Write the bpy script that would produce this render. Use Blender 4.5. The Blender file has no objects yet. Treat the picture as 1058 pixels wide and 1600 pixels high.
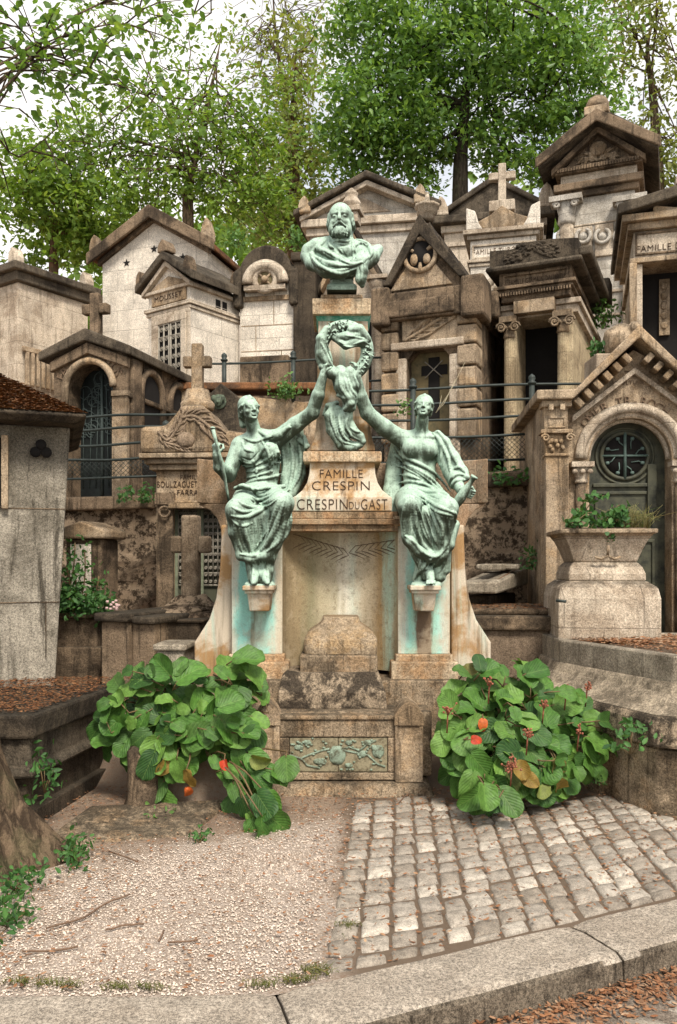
import bpy, bmesh, math, random
import numpy as np
from mathutils import Vector, Matrix
random.seed(7); RNG = np.random.default_rng(11)
SC = bpy.context.scene; COL = SC.collection
F = 1300.0; CX = 529.0; HY = 880.0; CH = 1.6      # photograph measures: focal length and horizon in its pixels, eye height in metres
R = math.radians
def W(px, py, y): return ((px-CX)*y/F, y, CH+(HY-py)*y/F)
def gd(py): return F*CH/(py-HY)                    # distance of a ground pixel

# ---------------------------------------------------------------- camera, light
cam = bpy.data.objects.new('camera', bpy.data.cameras.new('camera')); COL.objects.link(cam)
cam.location = (0, 0, CH); cam.rotation_euler = (R(90), 0, 0)
cam.data.sensor_fit = 'VERTICAL'; cam.data.sensor_height = 36; cam.data.lens = F/1600*36
cam.data.shift_y = 80/1600; cam.data.clip_end = 2000; cam.data.clip_start = .05
SC.camera = cam
SUN_EL, SUN_AZ = 52, 20     # the soft sun stands high, behind the viewer to the right
def sun_dir(): return Vector((math.sin(R(SUN_AZ))*math.cos(R(SUN_EL)), -math.cos(R(SUN_AZ))*math.cos(R(SUN_EL)), math.sin(R(SUN_EL))))
sl = bpy.data.lights.new('sun', 'SUN'); sl.energy = 2.6; sl.angle = R(14); sl.color = (1, .93, .82)
so = bpy.data.objects.new('sun', sl); COL.objects.link(so); so.location = (6, -8, 14)
so.rotation_euler = sun_dir().to_track_quat('Z', 'Y').to_euler()

# ---------------------------------------------------------------- node helpers
class NT:
    def __init__(s, nt): s.nt = nt; nt.nodes.clear()
    def n(s, t, ins=None, **kw):
        nd = s.nt.nodes.new('ShaderNode'+t)
        for k, v in kw.items(): setattr(nd, k, v)
        for k, v in (ins or {}).items():
            if isinstance(v, tuple) and len(v) == 2 and hasattr(v[0], 'outputs'): s.nt.links.new(v[0].outputs[v[1]], nd.inputs[k])
            elif hasattr(v, 'outputs'): s.nt.links.new(v.outputs[0], nd.inputs[k])
            else: nd.inputs[k].default_value = v
        return nd
    def noise(s, vec, scale, detail=5, rough=.6, dist=0.0):
        return s.n('TexNoise', {'Vector': vec, 'Scale': scale, 'Detail': detail, 'Roughness': rough, 'Distortion': dist})
    def ramp(s, fac, a, b, va=0.0, vb=1.0):
        return s.n('MapRange', {0: fac, 1: a, 2: b, 3: va, 4: vb}, interpolation_type='SMOOTHSTEP')
    def mul(s, a, b, op='MULTIPLY'): return s.n('Math', {0: a, 1: b}, operation=op)
    def mix(s, fac, a, b, blend='MIX'):
        m = s.nt.nodes.new('ShaderNodeMix'); m.data_type = 'RGBA'; m.blend_type = blend
        for i, v in ((0, fac), (6, a), (7, b)):
            if isinstance(v, tuple) and hasattr(v[0], 'outputs'): s.nt.links.new(v[0].outputs[v[1]], m.inputs[i])
            elif hasattr(v, 'outputs'):
                s.nt.links.new((v.outputs[2] if v.bl_idname == 'ShaderNodeMix' else v.outputs[0]), m.inputs[i])
            else: m.inputs[i].default_value = (*v, 1) if isinstance(v, tuple) and len(v) == 3 else v
        return m
    def link(s, a, o, b, i): s.nt.links.new(a.outputs[o], b.inputs[i])
def newmat(name):
    m = bpy.data.materials.new(name); m.use_nodes = True
    return m, NT(m.node_tree)
def finish(g, col, rough=.85, bump=None, bstr=.3, bdist=.01, spec=.3, metal=0.0):
    b = g.n('BsdfPrincipled'); b.inputs['Roughness'].default_value = rough
    b.inputs['Specular IOR Level'].default_value = spec; b.inputs['Metallic'].default_value = metal
    g.nt.links.new(col.outputs[2] if col.bl_idname == 'ShaderNodeMix' else col.outputs[0], b.inputs['Base Color'])
    if bump is not None:
        bn = g.n('Bump', {'Height': bump, 'Strength': bstr, 'Distance': bdist}); g.link(bn, 0, b, 'Normal')
    o = g.n('OutputMaterial'); g.link(b, 0, o, 'Surface')
    return b

def stone(name, light, dark, stain=.6, streak=.5, lichen=.5, liccol=(.04, .034, .025), sc=1.0, grain=.45, lo=.5, hi=.6, bstr=.6, warm=None, wamt=.5, joints=0.0, bw=.62, bh=.36):
    """Weathered stone: soot blotches, rain streaks, dark growth on its upper faces, fine grain, optional block joints."""
    m, g = newmat(name)
    geo = g.n('NewGeometry'); P = (geo, 'Position')
    n1 = g.noise(P, 1.5*sc, 10, .72, .4); n2 = g.noise(P, 12*sc, 7, .75)
    mp = g.n('Mapping', {'Vector': P, 'Scale': (8*sc, 8*sc, .7*sc)}); n3 = g.noise(mp, 1.6, 7, .7, .4)
    n4 = g.noise(P, 75, 3, .8); n5 = g.noise(P, 230, 2, .9)
    c = g.mix(g.ramp(g.noise(P, 3.1*sc, 6, .7), .35, .65), light, tuple(.72*x for x in light))
    if warm: c = g.mix(g.mul(g.ramp(g.noise(P, 2.6*sc, 6, .7), .45, .62), wamt), c, warm)
    c = g.mix(g.mul(g.ramp(n1, lo-.06, hi), stain), c, dark)
    c = g.mix(g.mul(g.ramp(n3, .5, .66), streak), c, tuple(.5*x for x in dark))
    c = g.mix(g.mul(g.ramp(n2, .55, .66), .55*stain), c, tuple(.45*x for x in dark))
    h = g.mul(g.mul(n2, .8), g.mul(n4, .35), 'ADD')
    if joints:
        ob = g.n('TexCoord'); sx = g.n('SeparateXYZ', {0: (ob, 'Object')}); cv = g.n('CombineXYZ', {0: g.mul((sx, 0), (sx, 1), 'ADD'), 1: (sx, 2)})
        bk = g.n('TexBrick', {'Vector': cv, 'Color1': (1, 1, 1, 1), 'Color2': (.82, .82, .82, 1), 'Mortar': (0, 0, 0, 1), 'Scale': 1.0, 'Mortar Size': .006, 'Mortar Smooth': .4, 'Bias': 0.0, 'Brick Width': bw, 'Row Height': bh})
        c = g.mix(joints, c, (bk, 0), 'MULTIPLY'); h = g.mul(h, g.mul((bk, 1), -1.2*joints), 'ADD')
    sep = g.n('SeparateXYZ', {0: (geo, 'Normal')})
    top = g.mul(g.ramp((sep, 2), .35, .8), g.ramp(n2, .35, .55))
    c = g.mix(g.mul(top, lichen), c, liccol)
    gr = g.mul(n4, n5, 'ADD'); gv = g.ramp(gr, .75, 1.25, 1-grain*1.15, 1+grain)
    c = g.mix(1.0, c, g.n('CombineColor', {0: gv, 1: gv, 2: gv}), 'MULTIPLY')
    finish(g, c, .9, h, bstr, .025, .15)
    return m
def plain(name, col, rough=.7, var=.4, sc=8, metal=0.0, spec=.3, bstr=.2, col2=None):
    m, g = newmat(name); geo = g.n('NewGeometry')
    n = g.noise((geo, 'Position'), sc, 7, .7); n5 = g.noise((geo, 'Position'), 180, 2, .9)
    c = g.mix(g.mul(g.ramp(n, .4, .68), 1.0 if col2 else var), col, col2 or tuple(.35*x for x in col))
    gv = g.ramp(n5, .3, .7, .8, 1.2)
    c = g.mix(1.0, c, g.n('CombineColor', {0: gv, 1: gv, 2: gv}), 'MULTIPLY')
    finish(g, c, rough, n, bstr, .02, spec, metal); return m
def leafmat(name, cols, trans=.35, rough=.5, veins=False, spec=.35):
    """Leaves: each its own tint between the given greens, some light passing through."""
    m, g = newmat(name); geo = g.n('NewGeometry')
    cr = g.n('ValToRGB', {0: (geo, 'Random Per Island')})
    el = cr.color_ramp.elements
    while len(el) < len(cols): el.new(.5)
    for i, c in enumerate(cols): el[i].position = c[3] if len(c) > 3 else i/(len(cols)-1); el[i].color = (*c[:3], 1)
    n = g.noise((geo, 'Position'), 30, 4, .7); v = g.ramp(n, .3, .7, .72, 1.25)
    c = g.mix(1.0, cr, g.n('CombineColor', {0: v, 1: v, 2: v}), 'MULTIPLY')
    if veins:
        uv = g.n('UVMap'); sp = g.n('SeparateXYZ', {0: uv})
        ax = g.n('Math', {0: (sp, 0)}, operation='ABSOLUTE')
        mid = g.ramp(ax, .0, .05, 1.0, 0.0)
        w = g.mul(g.mul((sp, 1), 46.0), g.mul(ax, -24.0), 'ADD'); sw = g.n('Math', {0: w}, operation='SINE')
        side = g.ramp(sw, .72, 1.0)
        vv = g.n('Math', {0: mid, 1: g.mul(side, .45)}, operation='MAXIMUM')
        c = g.mix(g.mul(vv, .42), c, (.20, .30, .08))
        hb = g.mul(g.mul(sw, -.5), n, 'ADD')
    b = g.n('BsdfPrincipled', {'Roughness': rough, 'Specular IOR Level': spec}); g.nt.links.new(c.outputs[2], b.inputs['Base Color'])
    if veins:
        bn = g.n('Bump', {'Height': hb, 'Strength': .35, 'Distance': .004}); g.link(bn, 0, b, 'Normal')
    t = g.n('BsdfTranslucent'); tc = g.mix(1.0, c, (1.35, 1.25, .55), 'MULTIPLY'); g.nt.links.new(tc.outputs[2], t.inputs['Color'])
    mx = g.n('MixShader', {0: trans, 1: b, 2: t}); o = g.n('OutputMaterial', {'Surface': mx})
    return m

# ---------------------------------------------------------------- world: hazy bright sky with thin cloud
wd = bpy.data.worlds.new('World'); SC.world = wd; wd.use_nodes = True
g = NT(wd.node_tree)
sky = g.n('TexSky', sky_type='NISHITA', sun_disc=False, sun_elevation=R(SUN_EL), sun_rotation=R(180-SUN_AZ))
sky.air_density = 1.2; sky.dust_density = 2.5
tc = g.n('TexCoord'); cl = g.noise((tc, 'Generated'), 2.2, 8, .6, .5)
cf = g.ramp(cl, .34, .62, .12, .92)
skc = g.mix(cf, sky, (8.2, 7.9, 7.5))
bg = g.n('Background', {'Strength': .095}); g.nt.links.new(skc.outputs[2], bg.inputs['Color'])
g.n('OutputWorld', {'Surface': bg})
vs = SC.view_settings; SC.display_settings.display_device = 'sRGB'
vs.view_transform = 'Standard'; vs.look = 'None'; vs.gamma = 1; vs.exposure = .85; vs.use_curve_mapping = False
cy = SC.cycles; cy.max_bounces = 6; cy.diffuse_bounces = 3; cy.glossy_bounces = 2; cy.transmission_bounces = 3; cy.transparent_max_bounces = 4
cy.caustics_reflective = False; cy.caustics_refractive = False; cy.use_adaptive_sampling = True; cy.adaptive_threshold = .02
cy.use_denoising = True
try: cy.denoiser = 'OPENIMAGEDENOISE'
except Exception: pass

# ---------------------------------------------------------------- mesh builder
class MB:
    def __init__(s): s.v = []; s.f = []; s.M = None; s.sm = []
    def add(s, vs, fs, smooth=False):
        b = len(s.v)
        if s.M is not None: vs = [tuple(s.M @ Vector(v)) for v in vs]
        s.v += [tuple(v) for v in vs]; s.f += [tuple(b+i for i in f) for f in fs]; s.sm += [smooth]*len(fs); return s
    def box(s, x0, x1, y0, y1, z0, z1, tx=0, ty=0):     # tx, ty: the top is drawn in by so much
        return s.add([(x0, y0, z0), (x1, y0, z0), (x1, y1, z0), (x0, y1, z0), (x0+tx, y0+ty, z1), (x1-tx, y0+ty, z1), (x1-tx, y1-ty, z1), (x0+tx, y1-ty, z1)],
                     [(3, 2, 1, 0), (4, 5, 6, 7), (0, 1, 5, 4), (1, 2, 6, 5), (2, 3, 7, 6), (3, 0, 4, 7)])
    def band(s, x0, x1, y0, y1, z0, z1, p): return s.box(x0-p, x1+p, y0-p, y1+p, z0, z1)
    def _pr(s, a, b, smooth=False):
        n = len(a); ar = sum(0 for _ in a)
        fs = [tuple(range(n)), tuple(range(2*n-1, n-1, -1))] + [(i, i+n, (i+1) % n+n, (i+1) % n) for i in range(n)]
        return s.add(a+b, fs, smooth)
    def prism(s, pts, y0, y1): return s._pr([(x, y0, z) for x, z in pts], [(x, y1, z) for x, z in pts])
    def prismx(s, pts, x0, x1): return s._pr([(x0, y, z) for y, z in pts], [(x1, y, z) for y, z in pts])
    def prismz(s, pts, z0, z1): return s._pr([(x, y, z0) for x, y in pts], [(x, y, z1) for x, y in pts])
    def loft(s, rings, smooth=False, cap=True):
        n = len(rings[0]); vs = [p for r in rings for p in r]; fs = []
        for k in range(len(rings)-1):
            for i in range(n): fs.append((k*n+i, k*n+(i+1) % n, (k+1)*n+(i+1) % n, (k+1)*n+i))
        if cap: fs += [tuple(range(n-1, -1, -1)), tuple((len(rings)-1)*n+i for i in range(n))]
        return s.add(vs, fs, smooth)
    def tube(s, pts, r, n=6, closed=False, smooth=True, flat=None):
        pts = [Vector(p) for p in pts]; m = len(pts); rings = []
        up = Vector((.13, .31, .94)).normalized(); prev = None
        for i, p in enumerate(pts):
            a = pts[(i-1) % m] if (closed or i > 0) else p; b = pts[(i+1) % m] if (closed or i < m-1) else p
            t = (b-a).normalized() if (b-a).length > 1e-9 else Vector((0, 0, 1))
            if prev is None:
                u = t.cross(up); u = u.normalized() if u.length > 1e-3 else t.orthogonal().normalized()
            else:
                u = prev - t*prev.dot(t); u = u.normalized() if u.length > 1e-6 else t.orthogonal().normalized()
            prev = u; w = t.cross(u); rr = r[i] if isinstance(r, (list, tuple)) else r
            rings.append([tuple(p+u*(rr*math.cos(2*math.pi*k/n))+w*(rr*math.sin(2*math.pi*k/n))) for k in range(n)])
        if closed: return s.loft(rings+[rings[0]], smooth, False)
        return s.loft(rings, smooth)
    def lathe(s, prof, c=(0, 0, 0), n=16, axis='z', smooth=True, a0=0.0):
        rings = []
        for r, h in prof:
            ring = []
            for k in range(n):
                a = a0+2*math.pi*k/n; x, y = r*math.cos(a), r*math.sin(a)
                ring.append((c[0]+x, c[1]+y, c[2]+h) if axis == 'z' else (c[0]+x, c[1]-h, c[2]+y))
            rings.append(ring)
        return s.loft(rings, smooth)
    def ball(s, c, rx, ry=None, rz=None, n=12, m=7):
        ry = ry or rx; rz = rz or rx
        rings = []
        for j in range(1, m):
            t = math.pi*j/m
            rings.append([(c[0]+rx*math.sin(t)*math.cos(2*math.pi*k/n), c[1]+ry*math.sin(t)*math.sin(2*math.pi*k/n), c[2]-rz*math.cos(t)) for k in range(n)])
        return s.loft(rings, True)
    def grid(s, fn, nu, nv, smooth=True):
        vs = [fn(i/nu, j/nv) for j in range(nv+1) for i in range(nu+1)]
        fs = [(j*(nu+1)+i, j*(nu+1)+i+1, (j+1)*(nu+1)+i+1, (j+1)*(nu+1)+i) for j in range(nv) for i in range(nu)]
        return s.add(vs, fs, smooth)
    def build(s, name, mat, parent=None, bevel=0.0, fix=True):
        me = bpy.data.meshes.new(name); me.from_pydata(s.v, [], s.f)
        if any(s.sm): me.polygons.foreach_set('use_smooth', s.sm)
        if fix:
            bm = bmesh.new(); bm.from_mesh(me); bmesh.ops.recalc_face_normals(bm, faces=bm.faces); bm.to_mesh(me); bm.free()
        me.materials.append(mat)
        o = bpy.data.objects.new(name, me); COL.objects.link(o)
        if parent is not None: o.parent = parent
        if bevel:
            b = o.modifiers.new('bevel', 'BEVEL'); b.width = bevel; b.segments = 2; b.limit_method = 'ANGLE'; b.angle_limit = R(40); b.harden_normals = False
        return o
def arc(cx, cz, r, a0, a1, n=14, rz=None):
    rz = rz or r
    return [(cx+r*math.cos(R(a0+(a1-a0)*i/n)), cz+rz*math.sin(R(a0+(a1-a0)*i/n))) for i in range(n+1)]
def npmesh(name, V, faces_n, mat, parent=None, smooth=False, uv=None):
    """V (N,3) array; faces_n (M,k) int array."""
    me = bpy.data.meshes.new(name); k = faces_n.shape[1]
    me.vertices.add(len(V)); me.vertices.foreach_set('co', np.ascontiguousarray(V, np.float32).ravel())
    me.loops.add(faces_n.size); me.loops.foreach_set('vertex_index', np.ascontiguousarray(faces_n, np.int32).ravel())
    me.polygons.add(len(faces_n)); me.polygons.foreach_set('loop_start', np.arange(0, faces_n.size, k, dtype=np.int32))
    if smooth: me.polygons.foreach_set('use_smooth', np.ones(len(faces_n), bool))
    if uv is not None:
        l = me.uv_layers.new(name='uv'); l.data.foreach_set('uv', np.ascontiguousarray(uv[faces_n.ravel()], np.float32).ravel())
    me.update(calc_edges=True); me.validate(); me.materials.append(mat)
    o = bpy.data.objects.new(name, me); COL.objects.link(o)
    if parent is not None: o.parent = parent
    return o
def empty(name, loc=(0, 0, 0), rz=0.0):
    o = bpy.data.objects.new(name, None); COL.objects.link(o); o.location = loc; o.rotation_euler = (0, 0, rz); o.empty_display_size = .1; return o
def tag(o, label=None, cat=None, group=None, kind=None):
    if label: o['label'] = label
    if cat: o['category'] = cat
    if group: o['group'] = group
    if kind: o['kind'] = kind
    return o
def text(name, body, loc, size, mat, parent=None, depth=.004, width=None, rot=(90, 0, 0), align='CENTER'):
    cu = bpy.data.curves.new(name, 'FONT'); cu.body = body; cu.size = size; cu.align_x = align; cu.align_y = 'CENTER'; cu.extrude = depth; cu.space_character = 1.1; cu.offset = -.010*size
    t = bpy.data.objects.new(name, cu); COL.objects.link(t); bpy.context.view_layer.update()
    me = bpy.data.meshes.new_from_object(t.evaluated_get(bpy.context.evaluated_depsgraph_get()))
    bpy.data.objects.remove(t); bpy.data.curves.remove(cu); me.name = name
    me.materials.clear(); me.materials.append(mat)
    xs = [v.co.x for v in me.vertices]; sx = width/(max(xs)-min(xs)) if width else 1
    for v in me.vertices: v.co.x *= sx
    o = bpy.data.objects.new(name, me); COL.objects.link(o)
    o.location = loc; o.rotation_euler = tuple(R(a) for a in rot)
    if parent is not None: o.parent = parent
    return o
class Fr:
    """Front plane of a building: px -> metres along the front, py -> metres above its base."""
    def __init__(s, px, d, ang, zbase=0.0):
        s.a = R(ang); s.ca, s.sa = math.cos(s.a), math.sin(s.a); s.ox = (px-CX)*d/F; s.oy = d; s.zb = zbase
    def x(s, px, v=0.0):
        k = (px-CX)/F; return (k*(s.oy+v*s.ca)-s.ox-v*s.sa)/(s.ca+k*s.sa)
    def z(s, px, py, v=0.0):
        return CH+(HY-py)*(s.oy-s.x(px, v)*s.sa+v*s.ca)/F-s.zb
    def p(s, px, py, v=0.0): return (s.x(px, v), s.z(px, py, v))
    def depth(s, u, px):
        k = (px-CX)/F; return (k*(s.oy-u*s.sa)-s.ox-u*s.ca)/(s.sa-k*s.ca)
    def root(s, name, label, cat, group=None):
        return tag(empty(name, (s.ox, s.oy, s.zb), -s.a), label, cat, group)
# ---------------------------------------------------------------- materials
M = {}
M['cream'] = stone('cream stone', (.64, .54, .42), (.22, .155, .1), .6, .5, .6, joints=.3)
M['white'] = stone('pale limestone', (.80, .72, .61), (.44, .36, .27), .3, .22, .5, lo=.55, hi=.75, joints=.35)
M['tan'] = stone('tan stone', (.48, .37, .255), (.11, .078, .05), .72, .65, .6, warm=(.40, .25, .12))
M['brown'] = stone('brown sooty stone', (.25, .18, .118), (.036, .027, .019), .85, .7, .7)
M['dark'] = stone('blackened roof stone', (.135, .108, .078), (.030, .024, .018), .8, .5, .5, sc=1.6)
M['darkside'] = stone('shade darkened stone', (.085, .065, .045), (.025, .02, .015), .7, .6, .4)  # shade on side faces and hollows is put into this stone's colour
M['grey'] = stone('grey granite', (.43, .37, .285), (.12, .095, .066), .55, .45, .5, grain=.5)
M['gwall'] = stone('grey rendered wall', (.37, .33, .265), (.085, .072, .052), .65, .85, .4, grain=.5, sc=.9)
M['plinth'] = stone('weathered plinth stone', (.36, .275, .185), (.055, .040, .026), .75, .6, .65, sc=2.0, grain=.55, warm=(.33, .2, .1))
M['mon'] = stone('monument stone', (.60, .48, .33), (.22, .13, .065), .6, .55, .2, warm=(.48, .25, .10), wamt=.6, sc=1.6)
M['palegrey'] = stone('pale grey stone', (.60, .55, .475), (.24, .205, .16), .55, .3, .5, joints=.4)
M['sandy'] = stone('sandy yellow stone', (.56, .45, .29), (.17, .12, .07), .6, .35, .55, joints=.35)
M['crust'] = stone('black crusted step stone', (.40, .31, .215), (.03, .023, .017), .9, .6, .35, sc=3.2, lo=.47, hi=.53, grain=.55)
M['rust_tile'] = stone('rusty tiles', (.26, .12, .055), (.07, .045, .03), .8, .3, .6, sc=2)
M['slate'] = stone('dark mossy slabs', (.105, .082, .058), (.026, .021, .016), .85, .6, .7, sc=2.5)
M['iron'] = plain('green black iron', (.035, .045, .04), .55, .5, 20)
M['rustiron'] = plain('pale old ironwork', (.30, .27, .22), .6, .5, 20)
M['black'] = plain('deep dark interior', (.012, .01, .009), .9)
M['doorgreen'] = plain('mossy bronze door', (.075, .075, .048), .6, 1, 7, col2=(.022, .024, .018))
M['doorbrown'] = plain('rusty metal door', (.19, .145, .07), .7, 1, 5, col2=(.085, .075, .04))
M['letter'] = plain('dark lettering', (.05, .028, .016), .9)
M['palelet'] = plain('worn lettering', (.17, .115, .075), .9)
def pier_mat(name, seed, dense=.5):
    m, g = newmat(name); geo = g.n('NewGeometry'); P = (geo, 'Position')
    n1 = g.noise(P, 3, 7, .65, .3)
    mp = g.n('Mapping', {'Vector': P, 'Scale': (6, 5, .5), 'Location': (seed, 0, 0)}); n3 = g.noise(mp, 1.3, 6, .6, .5)
    mp2 = g.n('Mapping', {'Vector': P, 'Scale': (6, 5, .45), 'Location': (seed*2+5, 3, 1)}); n4 = g.noise(mp2, 1.5, 6, .65, .5)
    gr = g.noise(P, 200, 3, .9)
    c = g.mix(g.ramp(n1, .44, .6), (.62, .53, .41), (.40, .24, .11))
    c = g.mix(g.mul(g.ramp(n3, dense-.1, dense+.13), .9), c, (.36, .60, .51))
    c = g.mix(g.mul(g.ramp(n4, .48, .66), .8), c, (.12, .08, .045))
    gv = g.ramp(gr, .3, .7, .62, 1.3); c = g.mix(1.0, c, g.n('CombineColor', {0: gv, 1: gv, 2: gv}), 'MULTIPLY')
    finish(g, c, .85, g.mul(n1, gr, 'ADD'), .35, .015, .2); return m
M['pier'] = pier_mat('copper stained stone', 1.7, .47)
def stain_mat(name, sym, stops, amt=.5):
    """Stone with run-off stains at fixed places: colours laid across the width in metres, wobbled by noise that runs down the face."""
    m, g = newmat(name); geo = g.n('NewGeometry'); P = (geo, 'Position'); sp = g.n('SeparateXYZ', {0: P})
    mp = g.n('Mapping', {'Vector': P, 'Scale': (9, 5, .9)}); n3 = g.noise(mp, 1.4, 7, .65, .4); n1 = g.noise(P, 5, 8, .7); gr = g.noise(P, 200, 3, .9); n2 = g.noise(P, 24, 6, .8)
    x = g.mul((sp, 0), sym, 'SUBTRACT')
    x = g.mul(x, g.mul(g.mul(n3, .5, 'SUBTRACT'), .20), 'ADD'); x = g.mul(x, g.mul(g.mul(n1, .5, 'SUBTRACT'), .10), 'ADD')
    lo, hi = stops[0][0], stops[-1][0]
    cr = g.n('ValToRGB', {0: g.n('MapRange', {0: x, 1: lo, 2: hi})}); el = cr.color_ramp.elements
    while len(el) < len(stops): el.new(.5)
    for e, (p, c) in zip(el, stops): e.position = (p-lo)/(hi-lo)
    for i, (p, c) in enumerate(stops): el[i].position = (p-lo)/(hi-lo); el[i].color = (*c, 1)
    c = g.mix(g.mul(g.ramp(n2, .5, .64), amt), cr, (.17, .12, .065)); c = g.mix(g.mul(g.ramp(n1, .5, .62), .4), c, (.52, .43, .30))
    gv = g.ramp(gr, .3, .7, .62, 1.3); c = g.mix(1.0, c, g.n('CombineColor', {0: gv, 1: gv, 2: gv}), 'MULTIPLY')
    finish(g, c, .85, g.mul(n2, gr, 'ADD'), .35, .015, .2); return m
M['niche'] = stain_mat('streaked niche stone', .012, [(-.45, (.20, .15, .085)), (-.34, (.34, .26, .15)), (-.24, (.28, .25, .15)), (-.14, (.46, .40, .27)), (-.02, (.52, .47, .34)), (.03, (.76, .72, .60)), (.10, (.66, .68, .56)), (.16, (.60, .52, .38)), (.24, (.55, .46, .32)), (.32, (.40, .27, .13)), (.38, (.46, .60, .48)), (.45, (.36, .27, .15))])
M['pier_l'] = stain_mat('copper stained pier stone left', -.62, [(-.20, (.60, .50, .38)), (-.165, (.58, .62, .52)), (-.13, (.30, .62, .54)), (-.08, (.34, .66, .57)), (-.04, (.20, .21, .15)), (.0, (.42, .56, .46)), (.05, (.38, .60, .50)), (.10, (.36, .66, .57)), (.15, (.62, .60, .48)), (.20, (.60, .48, .34))], .3)
M['pier_r'] = stain_mat('copper stained pier stone right', .645, [(-.20, (.60, .50, .38)), (-.15, (.58, .62, .52)), (-.10, (.33, .64, .54)), (-.06, (.36, .58, .46)), (-.03, (.15, .10, .065)), (.05, (.16, .11, .07)), (.08, (.34, .58, .46)), (.13, (.40, .68, .58)), (.17, (.58, .60, .50)), (.20, (.58, .48, .34))], .3)
M['colm'] = pier_mat('column stone with copper wash', 4.4, .58)
M['insc'] = pier_mat('orange stained inscription stone', 12.3, .6)
M['green'] = plain('green copper wash on stone', (.05, .24, .16), .8, 1, 16, col2=(.26, .40, .32))
def bronze():
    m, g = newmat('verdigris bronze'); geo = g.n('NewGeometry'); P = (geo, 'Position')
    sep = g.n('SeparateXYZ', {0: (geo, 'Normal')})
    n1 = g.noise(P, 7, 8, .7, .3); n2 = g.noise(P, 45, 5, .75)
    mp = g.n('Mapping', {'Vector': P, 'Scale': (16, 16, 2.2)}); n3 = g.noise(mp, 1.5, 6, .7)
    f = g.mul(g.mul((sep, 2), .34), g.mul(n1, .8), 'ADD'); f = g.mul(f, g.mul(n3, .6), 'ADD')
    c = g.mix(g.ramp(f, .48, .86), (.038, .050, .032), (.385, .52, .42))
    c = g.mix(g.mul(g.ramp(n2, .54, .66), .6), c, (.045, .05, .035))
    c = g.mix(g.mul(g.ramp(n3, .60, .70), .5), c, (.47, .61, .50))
    gr = g.noise(P, 240, 2, .9); gv = g.ramp(gr, .3, .7, .68, 1.3); c = g.mix(1.0, c, g.n('CombineColor', {0: gv, 1: gv, 2: gv}), 'MULTIPLY')
    finish(g, c, .6, g.mul(n2, .4), .3, .006, .35); return m
M['bronze'] = bronze()

# ---------------------------------------------------------------- the monument
def hw(a, b, y): return (a-CX)*y/F, (b-CX)*y/F     # left and right of a feature seen at a depth
def zz(py, y): return CH+(HY-py)*y/F
mon = tag(empty('monument', (.02, 6.3, 0)), 'tall pale stone family monument with turquoise stained piers, stele and inscriptions, centre of the scene', 'tomb monument')
PM = Vector((.02, 6.3, 0))
class MM(MB):       # monument pieces: given in world metres, stored relative to the monument's base
    def build(s, name, mat, bevel=.008, **k):
        s.v = [tuple(Vector(v)-PM) for v in s.v]; return MB.build(s, name, mat, mon, bevel, **k)
# low plinth and panel in front
m = MM(); x0, x1 = hw(372, 688, 5.72); a0, a1 = hw(398, 664, 5.76)
m.loft([[(x0, 5.66, -.06), (x1, 5.66, -.06), (x1, 6.1, -.06), (x0, 6.1, -.06)], [(x0+.04, 5.70, .02), (x1-.05, 5.70, .02), (x1-.05, 6.1, .02), (x0+.04, 6.1, .02)],
        [(a0-.03, 5.72, .085), (a1+.03, 5.72, .085), (a1+.03, 6.1, .085), (a0-.03, 6.1, .085)]]); m.build('base_plinth', M['plinth'], .02)
x0, x1 = hw(436, 619, 5.78); zt = zz(1118, 5.78)
m = MM(); zb = .09; pz0, pz1 = zz(1207, 5.78), zz(1152, 5.78); p0, p1 = hw(452, 606, 5.78)
m.box(x0, x1, 5.80, 6.08, zb, zt-.0)
for (q0, q1, w0, w1, yy) in ((x0, x1, zb+.002, pz0, 5.775), (x0, x1, pz1, zt-.03, 5.775), (x0, p0, pz0+.001, pz1-.001, 5.776), (p1, x1, pz0+.001, pz1-.001, 5.776)): m.box(q0, q1, yy, 5.803, w0, w1)
m.box(x0-.005, x1+.005, 5.76, 6.09, zt-.028, zt+.006); m.build('panel_block', M['plinth'], .01)
m = MM()
for i in range(2): m.box(*(hw(453, 528, 5.79), hw(529, 605, 5.79))[i], 5.785, 5.81, pz0+.004, pz1-.004)
pan = m.build('relief_panel', plain('blue green mosaic panel', (.27, .235, .15), .7, 1, 26, col2=(.10, .08, .045)), .004)
pan['label'] = 'greenish panel carved with leaves and flowers'
mr = MM()
def px3(px, py, y): return W(px, py, y)
for br in (((560, 1172), (545, 1167), (533, 1171), (575, 1180), (590, 1194), (602, 1198)), ((452, 1180), (470, 1185), (487, 1178), (505, 1172), (515, 1170)), ((560, 1175), (575, 1162), (588, 1157)), ((470, 1184), (480, 1196), (500, 1200))):
    mr.tube([px3(a, b, 5.785) for a, b in br], .008, 6)
def blob(c, rx, rz):
    mr.ball(px3(*c, 5.786), rx, .012, rz, 10, 6)
for c, a, b in (((527, 1180), .062, .075), ((591, 1174), .045, .05), ((566, 1178), .03, .028), ((467, 1168), .035, .022), ((500, 1190), .05, .025), ((480, 1160), .03, .02), ((545, 1160), .025, .02), ((575, 1160), .03, .02), ((460, 1196), .025, .02), ((545, 1196), .03, .02)):
    blob(c, a, b)
    for k in range(5): blob((c[0]+random.uniform(-9, 9), c[1]+random.uniform(-8, 8)), a*.35, b*.4)
for v in range(30): blob((random.uniform(456, 602), random.uniform(1156, 1203)), .012, .008)
rl = mr.build('carved_branch', plain('blue relief', (.24, .31, .235), .7, 1, 24, col2=(.08, .075, .045)), 0); rl.parent = pan
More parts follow.
